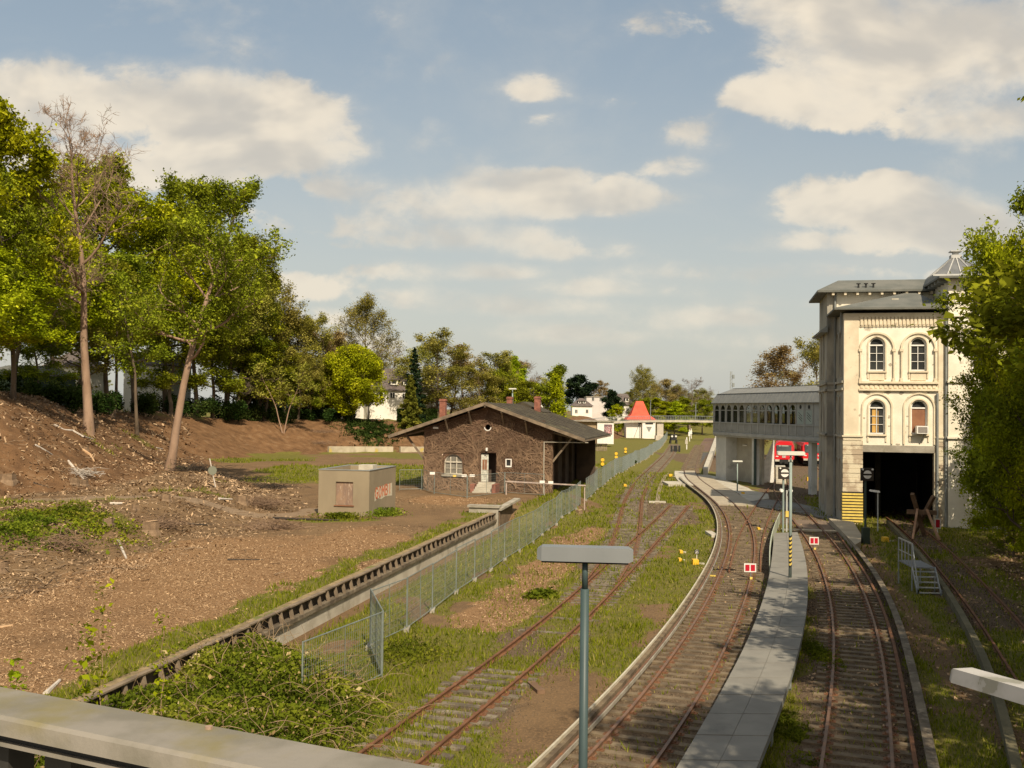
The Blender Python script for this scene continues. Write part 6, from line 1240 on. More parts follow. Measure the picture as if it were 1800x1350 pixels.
a = PY(1018, 748, FY); mb = MB(); mb.vprism([(a.x-8, a.z-.3), (a.x+5.5, a.z+.15), (a.x+7.5, a.z-3.0), (a.x+2, a.z-3.6), (a.x-8, a.z-1.5)], FY+.4, FY+2.2); part(mb, 'abutment', M_concl, fbo)
for px_, yt in ((1143.5, 704), (1223, 708)):
    p = PY(px_, yt, FY+2.3); mb = MB(); mb.tube([(p.x, FY+2.2, P_[4].z), (p.x, FY+2.2, p.z)], .11, 6); mb.box((p.x-.14, FY+1.6, p.z-.05), (p.x+.14, FY+2.3, p.z+.08)); part(mb, 'lamp_post', M_greym, fbo)
# flat white hut with graffiti near the shed end
Y_ = 212; a, b_ = PY(1050, 742, Y_), PY(1079, 742, Y_); c = PY(1008, 741, Y_); zb = PY(1060, 768, Y_).z; fo = empty('flat_hut', (a.x, Y_, zb), 'low flat white hut with a graffiti covered shutter beyond the goods shed', 'hut')
mb = MB(); mb.box((a.x, Y_, zb-1.5), (b_.x, Y_+5, a.z+.1)); part(mb, 'wall', M_whitep, fo); mb = MB(); mb.box((c.x, Y_+.5, zb-1.5), (a.x, Y_+5, a.z)); part(mb, 'wall', mat('tan_board', (.34, .25, .15)), fo)
mb = MB(); mb.box((c.x-.5, Y_-.3, a.z+.1), (b_.x+.3, Y_+5.5, a.z+.32)); part(mb, 'roof', M_conc, fo)
p, q = PY(1062, 746, Y_), PY(1076, 764, Y_); mb = MB(); mb.box((p.x, Y_-.05, q.z), (q.x, Y_-.01, p.z)); sh_ = part(mb, 'shutter', mat('dark_shutter', (.12, .10, .11), (.22, .12, .13), 2), fo)
mb = MB(); strokes(mb, lambda x, z: (x, Y_-.07, z), 'SRO', p.x+.12, q.z+.3, .42, (p.z-q.z)*.62, .06, .17); part(mb, 'graffiti', mat('pink_spray', (.62, .22, .22), (.7, .6, .6), 5), sh_)
# radio mast
p0, p1 = PY(1285, 700, 420), PY(1285, 653, 420); ro = empty('radio_mast', (p0.x, 420, 3), 'slender lattice radio mast behind the covered footbridge', 'mast'); mb = MB()
for q in ((-.7, 0), (.7, 0), (0, .9)): mb.beam((p0.x+q[0], 420+q[1], 3), (p0.x+q[0]*.5, 420+q[1]*.5, p1.z), .12, .12)
for k in range(16): z = 3+(p1.z-3)*k/16; mb.beam((p0.x-.6, 420, z), (p0.x+.6, 420, z+(p1.z-3)/16), .08, .08)
part(mb, 'lattice', M_lead, ro)
for z in (p1.z-3, p1.z-6.5): mb = MB(); mb.box((p0.x+.4, 419.4, z), (p0.x+1.3, 420.2, z+1.6)); part(mb, 'antenna', M_greym, ro)

# ------------------------------------------------------------------ trains
def train(x, y, ang, label, L=20):
    fr = Fr((x, y, 0), ang); o = empty('red_train', (x, y, 0), label, 'train', 'red commuter trains'); w_ = 1.45
    M_r = mat('train_red', (.62, .015, .02), (.55, .012, .018), .5, .35, spec=.5); sec = [(-w_, 1.05), (w_, 1.05), (w_+.03, 1.7), (w_, 2.9), (w_-.22, 3.35), (w_-.75, 3.62), (-w_+.75, 3.62), (-w_+.22, 3.35), (-w_, 2.9), (-w_-.03, 1.7)]
    mb = MB(fr); k = len(sec); fs_ = [(a*.93, .25 if b_ > 2 else 0, b_) for a, b_ in sec]; mb.v += [mb.P(p) for p in fs_]+[mb.P((a, 1.0, b_)) for a, b_ in sec]+[mb.P((a, L, b_)) for a, b_ in sec]
    mb.f += [tuple(range(k))]+[(r0*k+j, r0*k+(j+1) % k, (r0+1)*k+(j+1) % k, (r0+1)*k+j) for r0 in (0, 1) for j in range(k)]+[tuple(range(3*k-1, 2*k-1, -1))]; mb.mi += [0]*(2*k+2); part(mb, 'body', M_r, o)
    mb = MB(fr); mb.box((-1.05, -.02, 1.95), (1.05, .3, 3.15)); ws = part(mb, 'windscreen', mat('windscreen', (.06, .075, .08), (.09, .11, .11), 1, .15, spec=.5), o)
    mb = MB(fr); mb.box((-.75, -.035, 2.98), (-.45, -.021, 3.10)); mb.box((-.35, -.035, 2.98), (.62, -.021, 3.10)); part(mb, 'destination_display', mat('display', (.42, .45, .38)), ws)
    mb = MB(fr); mb.box((-1.25, -.12, .75), (-.62, .3, 1.05)); mb.box((.62, -.12, .75), (1.25, .3, 1.05)); part(mb, 'buffer_panel', M_concl, o)
    mb = MB(fr); mb.box((-.6, -.2, .45), (.6, .3, 1.0)); mb.tube([(0, -.5, .75), (0, 0, .75)], .14, 8); part(mb, 'coupler', M_black, o)
    for sx in (-1, 1):
        mb = MB(fr); mb.box((sx*.98-.18, -.04, 1.42), (sx*.98+.18, .05, 1.55)); part(mb, 'headlight', M_whitep, o)
    mb = MB(fr); mb.plate(rect(-.24, .24, 1.32, 1.62), [rect(-.20, .20, 1.36, 1.58)], -.05, -.02); strokes(mb, lambda a, z: (a, -.04, z), 'DB', -.16, 1.39, .13, .16, .02, .035); part(mb, 'emblem', M_whitep, o)
    mb = MB(fr); mb.box((-1.3, .4, .15), (1.3, L-.5, 1.0)); part(mb, 'undercarriage', M_black, o)
    for s_ in (-w_-.035, w_+.012):
        mb = MB(fr); 
        for k in range(6): mb.box((s_, 2.2+k*2.9, 2.0), (s_+.023, 4.2+k*2.9, 2.9))
        part(mb, 'window_band', M_glass, o)
    return o
train((1379-900)/1750*146+.0, 146, R(15.3), 'red commuter train facing the camera between the footbridge columns')
train((1422-900)/1750*150+.55, 150, R(12.0), 'second red commuter train half hidden behind the right footbridge column', 40)

# ------------------------------------------------------------------ third rails, kerb, walkway
def strip(name, P, a, b, z0, z1, m, parent, smooth=False):
    mb = MB(); A, B = offset_path(P, a), offset_path(P, b); k = 4
    for p, q in zip(A, B): mb.v += [Vector((p[0], p[1], z0)), Vector((q[0], q[1], z0)), Vector((q[0], q[1], z1)), Vector((p[0], p[1], z1))]
    for i in range(len(P)-1):
        for j in range(4): mb.f.append((i*4+j, i*4+(j+1) % 4, i*4+4+(j+1) % 4, i*4+4+j)); mb.mi.append(0)
    mb.f += [(3, 2, 1, 0), tuple(range((len(P)-1)*4, len(P)*4))]; mb.mi += [0, 0]
    return part(mb, name, m, parent)
TR = smooth_path([W(*p, .1)[:2] for p in ((905,1378),(936.7,1350),(1031.7,1260),(1113,1173),(1190,1080),(1230,1016.7),(1253,976.7),(1261.7,940),(1262.5,928),(1258,903),(1246.7,883),(1233,870),(1200,846.7),(1193,839))])
o = empty('third_rail', (TR[0][0], TR[0][1], 0), 'white topped third rail curving along the left of the main track', 'third rail')
strip('cover', TR, -.0, .055, .10, .19, mat('white_cover', (.52, .48, .38), (.42, .38, .29), 2, .8, c3=(.35, .30, .2), s3=1.2, t3=(.6, .75)), o); strip('guard_board', TR, .062, .20, -.02, .12, M_wood2, o); strip('lower_board', TR, .30, .335, -.08, .03, M_conc, o); strip('base', TR, .21, .28, -.22, .02, M_railm, o)
TR3 = smooth_path([W(*p, .1)[:2] for p in ((1478,931.7),(1503,966.7),(1526.7,993),(1543,1020),(1560,1050),(1575,1086.7),(1585,1116.7),(1593,1150),(1605,1200),(1618,1266.7),(1633,1341.7),(1640,1385))][::-1])
o = empty('third_rail', (TR3[0][0], TR3[0][1], 0), 'wooden covered third rail along the right of the shaded track', 'third rail')
strip('cover', TR3, -.04, .20, .14, .19, M_wood, o); strip('guard_board', TR3, .17, .20, -.12, .14, M_wood2, o); strip('rail', TR3, -.30, -.20, -.15, -.02, M_rail, o)
KB = smooth_path([W(*p, .15)[:2] for p in ((1560,915),(1600,955),(1640,1000),(1666.7,1040),(1713,1117),(1753,1200),(1780,1300),(1792,1380))][::-1])
tag(strip('kerb_wall', KB, -.09, .14, -.4, .17, mat('mossy_kerb', (.15, .13, .075), (.10, .09, .05), 1.2, .95, .3, 14), None), 'mossy concrete kerb wall left of the disused track', 'kerb')
WL = smooth_path([W(*p, .5)[:2] for p in ((1130,1445),(1193,1350),(1244,1256.7),(1289,1179),(1318,1123),(1343,1050),(1351.7,1023),(1357.5,975),(1361,936.7))], step=.8); WR_ = smooth_path([W(*p, .5)[:2] for p in ((1290,1450),(1329,1350),(1355.6,1290),(1382,1223),(1400,1165.6),(1411.7,1123),(1421.7,1058),(1420.8,1000),(1410,955),(1401.7,935))], step=.8)
nS = 26; wk = empty('walkway', (WL[0][0], WL[0][1], -.2), 'raised grey slab walkway between the two curving tracks', 'walkway')
pick = lambda P, t: Vector((np.interp(t, np.linspace(0, 1, len(P)), P[:, 0]), np.interp(t, np.linspace(0, 1, len(P)), P[:, 1]), 0))
M_slab = mat('grey_walkway_slab', (.23, .22, .19), (.195, .185, .16), 1.0, .9, .2, 30, c3=(.13, .13, .115), s3=.9, t3=(.55, .75))
for k in range(nS):
    for c0, c1 in ((0, .5), (.5, 1.0)):
        a, b_ = k/nS, (k+1)/nS-.0012; L0, R0, L1, R1 = pick(WL, a), pick(WR_, a), pick(WL, b_), pick(WR_, b_); q = [L0.lerp(R0, c0+.003), L0.lerp(R0, c1-.003), L1.lerp(R1, c1-.003), L1.lerp(R1, c0+.003)]
        mb = MB(); dz = random.uniform(-.003, .003); mb.v += [p+Vector((0, 0, .43)) for p in q]+[p+Vector((0, 0, .50+dz)) for p in q]; mb.f += [(3, 2, 1, 0), (4, 5, 6, 7)]+[(j, (j+1) % 4, 4+(j+1) % 4, 4+j) for j in range(4)]; mb.mi += [0]*6; part(mb, 'slab', M_slab, wk)
mb = MB(); lo_, hi_ = [], []
for k in range(60):
    a, b_ = k/60, (k+1)/60
    for P, s_ in ((WL, 1), (WR_, -1)): p, q = pick(P, a), pick(P, b_); mb.beam((p.x+.03*s_, p.y, .37), (q.x+.03*s_, q.y, .37), .05, .11)
part(mb, 'edge_beam', M_greym, wk)
for k in range(9):
    for P, s_ in ((WL, 1), (WR_, -1)): p = pick(P, (k+.3)/9); mb = MB(); mb.beam((p.x+.12*s_, p.y, -.3), (p.x+.12*s_, p.y, .32), .09, .09); part(mb, 'leg', M_greym, wk)
GBD = smooth_path([W(*p, .6)[:2] for p in ((1357.5,985),(1357,960),(1360,938),(1368,915),(1374,902))], step=.6)
tag(strip('low_board_wall', GBD, -.15, -.10, -.25, .62, mat('pale_green_board', (.42, .45, .36), (.34, .37, .29)), None), 'low pale green curved board at the head of the grey walkway', 'board')
# ---- flat sheets: crossing decks, pavement
def sheet(name, px, z, m, th=.12):
    mb = MB(); mb.prism([tuple(W(a, b_, z)[:2]) for a, b_ in px], z-th, z); mb.org = Vector((0, 0, 0)); return tag(mb.build(name, m), kind='structure')
def between(C, a, b, y0, y1, z, m, name='track_crossing', th=.1):
    yv = np.linspace(y0, y1, max(4, int((y1-y0)/1.0))); P = np.c_[np.interp(yv, C[:, 1], C[:, 0]), yv]; q = strip(name, P, a, b, z-th, z, m, None); return tag(q, kind='structure')
yA, yB = W(1300, 887, 0).y, W(1215, 827, 0).y
M_cross = mat('crossing_concrete', (.40, .345, .25), (.34, .29, .21), .8, .9, .2, 12, c3=(.30, .265, .2), s3=.7, t3=(.55, .75))
between(C2, -.66, .66, yA, yB, -.015, M_cross); between(C2, .83, 2.4, yA, yB-8, -.02, M_cross); between(C2, -2.0, -.83, yB-26, yB-1, -.035, M_concl)
sheet('pavement', [(1310,882),(1300,868),(1262,848),(1240,834),(1262,838),(1316,858),(1322,862),(1350,868),(1352,876)], -.08, M_concl, .1)
M_dbed = mat('dark_track_bed', (.075, .072, .066), (.10, .095, .085), .8, .95, .2, 20)
sheet('service_road', [(1309,882),(1350,878),(1400,884),(1440,893),(1478,908),(1487,919),(1455,913),(1410,902),(1350,893),(1316,888)], -.10, mat('worn_asphalt', (.17, .16, .14), (.22, .205, .175), .8, .95, .2, 20), .06)
sheet('track_bed', [(1206,823),(1226,823),(1246,795),(1222,795)], -.13, M_dbed, .04)  # stretch of bed in a much darker colour than the next
sheet('track_bed', [(1222,794),(1246,794),(1262,766),(1242,766)], -.13, mat('rust_bed', (.17, .105, .07), (.13, .085, .06), 1), .04)
sheet('pavement', [(1457,911),(1500,917),(1514,940),(1513,952),(1503,957)], .25, M_cross, .45)
a, b_ = W(1372, 931, 0), W(1479, 931, 0)
mb = MB(); P3 = clip_y(C3, 64.5, 65.4)
for (s0, s1) in ((-2.0, -.82), (-.66, .66), (.82, 2.1)): between(C3, s0, s1, a.y-.1, a.y+.55, -.01, M_cross, 'crossing_beam')
between(C3, -.64, .64, a.y+.6, a.y+7, -.09, mat('brown_infill', (.20, .145, .10), (.15, .11, .08), 1.5), 'crossing_infill'); between(C3, .9, 2.5, a.y+.6, a.y+7, -.09, MATS['brown_infill'], 'crossing_infill')
ex = sheet('platform', [(1236,823),(1243.5,823),(1268,760),(1260,760)], .75, M_concl, .95)

# ------------------------------------------------------------------ lamps
M_lampg = mat('lamp_housing', (.175, .185, .185), (.15, .16, .16), .8, .35, spec=.6); M_pole = mat('dark_teal_pole', (.055, .085, .085), (.045, .07, .072), 1, .45); M_polel = mat('grey_green_pole', (.27, .33, .305), (.23, .29, .265), 1, .5)
def lamp_head(mb, c, dirv, L, w_, h_):
    d = Vector(dirv).normalized(); s_ = Vector((-d.y, d.x, 0)).normalized(); u = d.cross(s_)*(1 if d.cross(s_).z > 0 else -1)
    def ring(t, ww, z0, z1): return [c+d*t-s_*ww*.5+u*z0, c+d*t+s_*ww*.5+u*z0, c+d*t+s_*ww*.40+u*z1, c+d*t-s_*ww*.40+u*z1]
    rg = [ring(-L/2, w_*.8, .02, h_*.8), ring(-L/2+.06, w_, 0, h_), ring(L/2-.06, w_, 0, h_), ring(L/2, w_*.8, .02, h_*.8)]
    for r_i in rg: mb.v += r_i
    for i in range(3):
        for j in range(4): mb.f.append((i*4+j, i*4+(j+1) % 4, i*4+4+(j+1) % 4, i*4+4+j)); mb.mi.append(0)
    mb.f += [(3, 2, 1, 0), (12, 13, 14, 15)]; mb.mi += [0, 0]
def t_lamp(name, x, y, z0, z1, ang, label, L=1.24, pm=None, r=.058, hw=.30, hh=.17, head=True, group='platform lamps', tube=True, hm=None):
    o = empty(name, (x, y, z0), label, 'lamp', group); mb = MB(); mb.tube([(x, y, z0), (x, y, z0+(z1-z0)*.94)], [r*1.12, r], 14); mb.tube([(x, y, z0+(z1-z0)*.94), (x, y, z1)], [r*.72, r*.66], 12); part(mb, 'pole', pm or M_polel, o, smooth=True)
    mb = MB(); d = (math.cos(ang), math.sin(ang), 0); lamp_head(mb, Vector((x, y, z1)), d, L, hw, hh); hd_ = part(mb, 'lamp_head', hm or M_lampg, o)
    mb = MB(); c = Vector((x, y, z1)); dd = Vector(d); p, q = c-dd*(L/2-.06), c+dd*(L/2-.06); mb.beam((p.x, p.y, p.z-.012), (q.x, q.y, q.z-.012), hw*.86, .02); part(mb, 'diffuser', M_dark if hm is None else M_lead, hd_); return o
c = PY(1028.5, 985, 13.0); t_lamp('street_lamp', c.x, 13.0, -.2, c.z, R(-6), 'nearest grey box headed lamp on a dark pole in the foreground', 1.24, M_pole, .056, .30, .18)
b_ = W(1389, 1015, .5); c = PY(1393.5, 800, b_.y); lo2 = t_lamp('street_lamp', b_.x, b_.y, .5, c.z, R(-1), 'lamp on the grey walkway with a black and yellow striped post', 1.24, M_polel, .062, .3, .17, hm=mat('pale_lamp', (.55, .55, .47), (.48, .48, .42), 1, .4))
zs0, zs1 = PY(1389, 995, b_.y).z, PY(1390, 939, b_.y).z; nst = 15
for k in range(nst):
    z0 = zs0+(zs1-zs0)*k/nst; z1 = zs0+(zs1-zs0)*(k+1)/nst; mb = MB(); n_ = 14
    base = [(b_.x+.0705*math.cos(2*PI*j/n_), b_.y+.0705*math.sin(2*PI*j/n_)) for j in range(n_)]
    sk = lambda j: .07*math.sin(2*PI*j/n_+.6); mb.v += [Vector((p[0], p[1], z0+sk(j))) for j, p in enumerate(base)]+[Vector((p[0], p[1], z1+sk(j))) for j, p in enumerate(base)]
    mb.f += [(j, (j+1) % n_, n_+(j+1) % n_, n_+j) for j in range(n_)]; mb.mi += [0]*n_; part(mb, 'warning_stripe', M_yellow if k % 2 else M_black, lo2)
b_ = GP(1543, 937); c = PY(1543, 865, b_.y); o = empty('lamp_post', tuple(b_), 'small white headed lamp standing in front of the dark gateway', 'lamp'); mb = MB(); mb.tube([tuple(b_), (b_.x, b_.y, c.z)], .045, 8); part(mb, 'pole', mat('pale_pole', (.48, .49, .46)), o)
mb = MB(); lamp_head(mb, Vector((b_.x-.22, b_.y, c.z)), (1, -.1, -.12), .66, .30, .13); part(mb, 'lamp_head', M_whitep, o)
c = PY(1686, 1183, 10.3); d_ = PY(1800, 1216, 9.4); o = empty('street_lamp', (d_.x+.45, 9.1, -.2), 'white lamp head reaching in from the right edge above the shaded ground', 'lamp', 'platform lamps')
e = (d_-c)*1.9; mb = MB(); mid = c+e*.5; lamp_head(mb, mid-Vector((0, 0, .08)), e, e.length, .28, .14); lh = part(mb, 'lamp_head', mat('peeling_lamp', (.48, .46, .43), (.38, .365, .33), 3, .5, c3=(.28, .27, .22), s3=3, t3=(.58, .62)), o)
mb = MB(); mb.tube([(d_.x+.45, 9.1, -.2), (d_.x+.45, 9.1, 4.9)], .08, 12); part(mb, 'pole', M_pole, o)
for px_, yt, Y, lb in ((901, 684.5, 160, 'tallest of the three yard lamps above the shed ridge'), (940, 693.5, 225, 'middle yard lamp left of the second chimney above the shed ridge'), (961, 693, 186, 'right hand yard lamp above the shed ridge')):
    c = PY(px_, yt, Y); z0 = gh(c.x, Y); t_lamp('yard_lamp', c.x, Y, z0, c.z, R(-2), lb, 1.24, M_polel, .10, .3, .2, group='yard lamps', hm=MATS['pale_lamp'])
b_ = W(1296, 862, 0); c = PY(1298, 812, b_.y); t_lamp('street_lamp', b_.x, b_.y, -.1, c.z, R(0), 'short lamp in front of the column below the covered footbridge', 1.0, M_polel, .06, .3, .15, hm=MATS['pale_lamp'])

# ------------------------------------------------------------------ signals and boards
def disc_signal(px, py, base_px, base_py, label, wpx=20, post=M_polel, pr=.07, tw=False):
    b_ = GP(base_px, base_py); Y = b_.y; c = PY(px, py, Y); w_ = wpx/1750*Y/2; o = empty('shunting_signal', tuple(b_), label, 'railway signal', 'disc signals')
    mb = MB(); mb.tube([tuple(b_), (b_.x, Y, c.z-w_*.9)], pr, 8); part(mb, 'post', post, o)
    fr = Fr((c.x, Y-.02, c.z)); mb = MB(fr); mb.box((-w_, -.12, -w_), (w_, .05, w_*1.02)); bd = part(mb, 'signal_board', mat('signal_black', (.035, .028, .022), (.05, .04, .03), 3), o)
    R_ = w_*.66; top = [(R_*math.cos(t), R_*math.sin(t)) for t in np.linspace(.22, PI-.22, 14)]; mb = MB(fr); mb.vprism(top, -.14, -.121); part(mb, 'disc_half', M_whitep, bd); mb = MB(fr); mb.vprism([(a, -b2) for a, b2 in top][::-1], -.14, -.121); part(mb, 'disc_half', M_whitep, bd)
    for sx in (-1, 1):
        mb = MB(fr); mb.tube([(sx*w_*.78, -.2, w_*.82), (sx*w_*.78, -.12, w_*.82)], .06, 8); part(mb, 'lamp', M_whitep, bd)
    return o, b_, c
o, b_, c = disc_signal(1378.5, 831.5, 1376.5, 936, 'round white barred disc signal on a green post at the walkway head', 21)
mb = MB(); z1 = PY(1383, 862, b_.y).z; mb.tube([(b_.x+.26, b_.y+.1, -.1), (b_.x+.26, b_.y+.1, z1)], .06, 8); part(mb, 'post', mat('pale_pole', (.48, .49, .46)), o)
for sx in (-.16, .46): mb = MB(); mb.tube([(b_.x+sx, b_.y-.25, z1), (b_.x+sx, b_.y+.05, z1)], .11, 10); part(mb, 'lamp', M_whitep, o)
mb = MB(); mb.box((b_.x+.16, b_.y-.05, .9), (b_.x+.36, b_.y+.02, 1.3)); part(mb, 'marker', M_yellow, o)
disc_signal(1523.5, 834, 1521, 955, 'round white barred disc signal on a dark post by the gateway', 22, mat('dark_green_pipe', (.05, .075, .065)), .075)
b_ = GP(1521, 956); mb = MB(); mb.box((b_.x-.22, b_.y-.2, b_.z-.1), (b_.x+.22, b_.y+.1, b_.z+1.0)); solo(mb, 'relay_box', mat('dark_green_box', (.04, .055, .04)), tuple(b_), 'dark green box at the foot of the gateway signal', 'cabinet')
def red_board(px, py, bx_, by_, w_, h_, label):
    b_ = W(bx_, by_, 0); Y = b_.y; c = PY(px, py, Y); hw, hh = w_/2/1750*Y, h_/2/1750*Y; o = empty('stop_board', (b_.x, Y, -.1), label, 'railway sign', 'red stop boards'); fr = Fr((c.x, Y, c.z), R(3))
    mb = MB(fr); mb.box((-hw, -.02, -hh), (hw, .02, hh)); bd = part(mb, 'board', M_whitep, o); M_rd = mat('signal_red', (.50, .012, .03), (.44, .01, .025), 3, .5)
    for a, b2 in ((-hw*.80, -hw*.10), (hw*.10, hw*.80)): mb = MB(fr); mb.box((a, -.03, -hh*.72), (b2, -.021, hh*.72)); part(mb, 'red_field', M_rd, bd)
    mb = MB(); mb.tube([(b_.x, Y+.03, -.15), (c.x, Y+.03, c.z+hh*.9)], .02, 6); part(mb, 'post', M_greym, o); mb = MB(); mb.box((b_.x-.06, Y-.06, 0), (b_.x+.06, Y+.06, .1)); part(mb, 'clamp', M_yellow, o)
red_board(1318.5, 998, 1320, 1018, 21, 15, 'red and white stop board fixed to the main track rail')
red_board(1431, 950.5, 1432, 966, 16, 13, 'red and white stop board fixed to the shaded track rail')
def pmach(px, py, s_, label, sign=None):
    b_ = GP(px, py); o = empty('point_machine', tuple(b_), label, 'point machine', 'yellow point machines'); w_ = s_/1750*b_.y/2; mb = MB(); mb.box((b_.x-w_, b_.y-.25, b_.z-.1), (b_.x+w_, b_.y+.25, b_.z+w_*1.6), .02); part(mb, 'housing', mat('orange_yellow_paint', (.80, .48, .04), (.72, .42, .03), 3, .5), o)
    mb = MB(); mb.box((b_.x+w_*1.0, b_.y-.08, b_.z), (b_.x+w_*2.9, b_.y+.08, b_.z+.08)); part(mb, 'drive_rod', M_concl, o)
    if sign:
        mb = MB(); mb.tube([(b_.x+w_*.8, b_.y+.28, b_.z), (b_.x+w_*.8, b_.y+.28, b_.z+.75)], .02, 6); part(mb, 'post', M_whitep, o)
        fr = Fr((b_.x+w_*.8, b_.y+.25, b_.z+.62)); mb = MB(fr); mb.box((-.13, -.02, -.11), (.13, .0, .11)); bd = part(mb, 'number_plate', M_black, o)
        mb = MB(fr); strokes(mb, lambda a, z: (a, -.03, z), sign, -.09, -.065, .075, .13, .01, .022); part(mb, 'number', M_whitep, bd)
pmach(1222, 992, 11, 'yellow point machine with a black number 26 plate beside the main track', '26'); pmach(1197, 972, 6, 'small yellow and white box in the grass above the numbered point machine'); pmach(1195, 986, 6, 'small flat yellow cap in the grass left of the numbered point machine')
pmach(1333, 931, 5, 'small yellow point lamp between the turnout rails'); pmach(1556, 952, 10, 'yellow point machine on the path beyond the gateway signal'); pmach(1098.6, 835+20, 5, 'yellow box beside the far concrete strip'); pmach(1178.5, 838, 6, 'yellow point machine beside the weedy branch siding'); pmach(1306, 869, 5, 'yellow box in the shade under the covered footbridge'); pmach(1422, 845, 8, 'yellow point machine beside the right footbridge column')
mb = MB(); b_ = W(1238, 1012, -.1); a = W(1258, 1013, -.1); mb.beam((b_.x, b_.y, -.08), (a.x, a.y, -.08), .1, .06); solo(mb, 'yellow_bar', M_yellow, (b_.x, b_.y, -.1), 'thin yellow bar lying between the third rail and the main track', 'bar')
for k, (px_, py_, lb) in enumerate(((1059, 821, 'nearest of the three yellow lensed posts in the field'), (1083, 808, 'middle of the three yellow lensed posts in the field'), (1099.5, 798, 'farthest of the three yellow lensed posts in the field'))):
    b_ = GP(px_, py_); o = empty('marker_post', tuple(b_), lb, 'marker post', 'yellow lensed posts'); h_ = 1.15; mb = MB(); mb.box((b_.x-.13, b_.y, b_.z-.1), (b_.x+.13, b_.y+.1, b_.z+h_)); part(mb, 'post', M_black, o)
    for z in (.38, .88): mb = MB(); mb.tube([(b_.x, b_.y-.12, b_.z+z), (b_.x, b_.y+.0, b_.z+z)], .22, 10); part(mb, 'lens', MATS['orange_yellow_paint'], o)
b_ = W(1453, 893, 0); c = PY(1453, 850, b_.y); o = empty('striped_post', (b_.x, b_.y, -.1), 'slim black and yellow striped post against the shaded station side', 'post')
for k in range(16): z0 = -.1+(c.z+.1)*k/16; mb = MB(); mb.box((b_.x-.09, b_.y-.05, z0), (b_.x+.09, b_.y+.05, z0+(c.z+.1)/16)); part(mb, 'stripe', M_yellow if k % 2 == 0 else M_black, o)
# white posts by the main track in the distance, far buffer stop, wooden buffer stop
for k, (px_, py_, h_) in enumerate(((1207, 790, 2.6), (1212, 776, 3.2), (1215, 771, 3.0))):
    b_ = GP(px_, py_); o = empty('signal_post', tuple(b_), ['nearest white signal post left of the far platform', 'middle white signal post left of the far platform', 'farthest white signal post left of the far platform'][k], 'signal post', 'far white posts'); mb = MB(); mb.tube([tuple(b_), (b_.x, b_.y, b_.z+h_)], .12, 6); part(mb, 'post', M_whitep, o); mb = MB(); mb.box((b_.x-.35, b_.y-.2, b_.z+h_*.45), (b_.x+.2, b_.y+.1, b_.z+h_*.8)); part(mb, 'box', M_whitep if k else M_concl, o)
b_ = W(1184.5, 779, 0); o = empty('buffer_stop', (b_.x, b_.y, -.2), 'black buffer stop with two white discs at the end of the branch siding', 'buffer stop'); k_ = b_.y/1750
mb = MB(); mb.box((b_.x-5.2*k_, b_.y, .7), (b_.x+4.8*k_, b_.y+.4, 2.2)); mb.box((b_.x-.9, b_.y, -.2), (b_.x-.6, b_.y+.3, .8)); mb.box((b_.x+.6, b_.y, -.2), (b_.x+.9, b_.y+.3, .8)); mb.beam((b_.x-.75, b_.y+.3, 1.6), (b_.x-.75, b_.y+2.5, -.1), .2, .2); mb.beam((b_.x+.75, b_.y+.3, 1.6), (b_.x+.75, b_.y+2.5, -.1), .2, .2); part(mb, 'frame', M_black, o)
for sx in (-.45, .5): mb = MB(); mb.tube([(b_.x+sx, b_.y-.1, 1.7), (b_.x+sx, b_.y-.02, 1.7)], .24, 10); part(mb, 'disc', M_whitep, o)
for k, (px_, lb) in enumerate(((1181.5, 'left pair of black rail end posts'), (1190, 'right pair of black rail end posts'))):
    b_ = W(px_+1.5, 793, 0); mb = MB(); mb.box((b_.x-.45, b_.y, -.2), (b_.x-.1, b_.y+.3, 1.1)); mb.box((b_.x+.15, b_.y, -.2), (b_.x+.5, b_.y+.3, 1.1)); mb.box((b_.x-.45, b_.y+.05, .1), (b_.x+.5, b_.y+.25, .3)); solo(mb, 'rail_stop', M_black, (b_.x, b_.y, -.2), lb+' before the far buffer stop', 'rail stop')
i4 = np.argmin(np.abs(C4[:, 1]-W(1640, 950, 0).y)); P4 = C4[i4]; t4_ = C4[i4+2]-C4[i4-2]; t4_ /= np.hypot(*t4_); bf = Fr((P4[0], P4[1], 0), math.atan2(t4_[0], t4_[1])); o = empty('buffer_stop', (P4[0], P4[1], -.2), 'crossed timber and rail buffer stop on the disused track', 'buffer stop')
M_bft = mat('rusty_brace', (.40, .235, .14), (.28, .15, .085), 2, .85); M_tim = mat('buffer_timber', (.20, .125, .075), (.14, .085, .05), 2, .9)
for sx in (-1, 1):
    mb = MB(bf); mb.beam((sx*.78, -.3, 0), (sx*.28, 1.6, 1.75), .13, .13); part(mb, 'brace', M_bft, o); mb = MB(bf); mb.beam((sx*.35, 3.3, -.1), (-sx*.62, 1.4, 2.75), .22, .22) if sx > 0 else mb.beam((-.35, 3.3, -.1), (.72, 1.8, 2.6), .22, .22); part(mb, 'timber', M_tim, o)
mb = MB(bf); mb.beam((-.9, 1.75, 1.55), (.9, 1.75, 1.55), .22, .28); part(mb, 'cross_timber', M_tim, o)
b_ = W(1639, 921, .8); fr = Fr((b_.x+.35, b_.y, 0), R(8)); mb = MB(fr); mb.box((-.18, 0, .5), (.18, .04, 1.15)); mb.tube([(0, .06, -.2), (0, .06, .6)], .03, 6); solo(mb, 'red_marker', M_whitep, tuple(fr(0, 0, -.2)), 'small white and red marker board behind the timber buffer stop', 'sign')
mb = MB(fr); mb.box((-.12, -.02, .58), (.12, -.001, 1.08)); part(mb, 'red_field', MATS['signal_red'], bpy.data.objects['red_marker'])
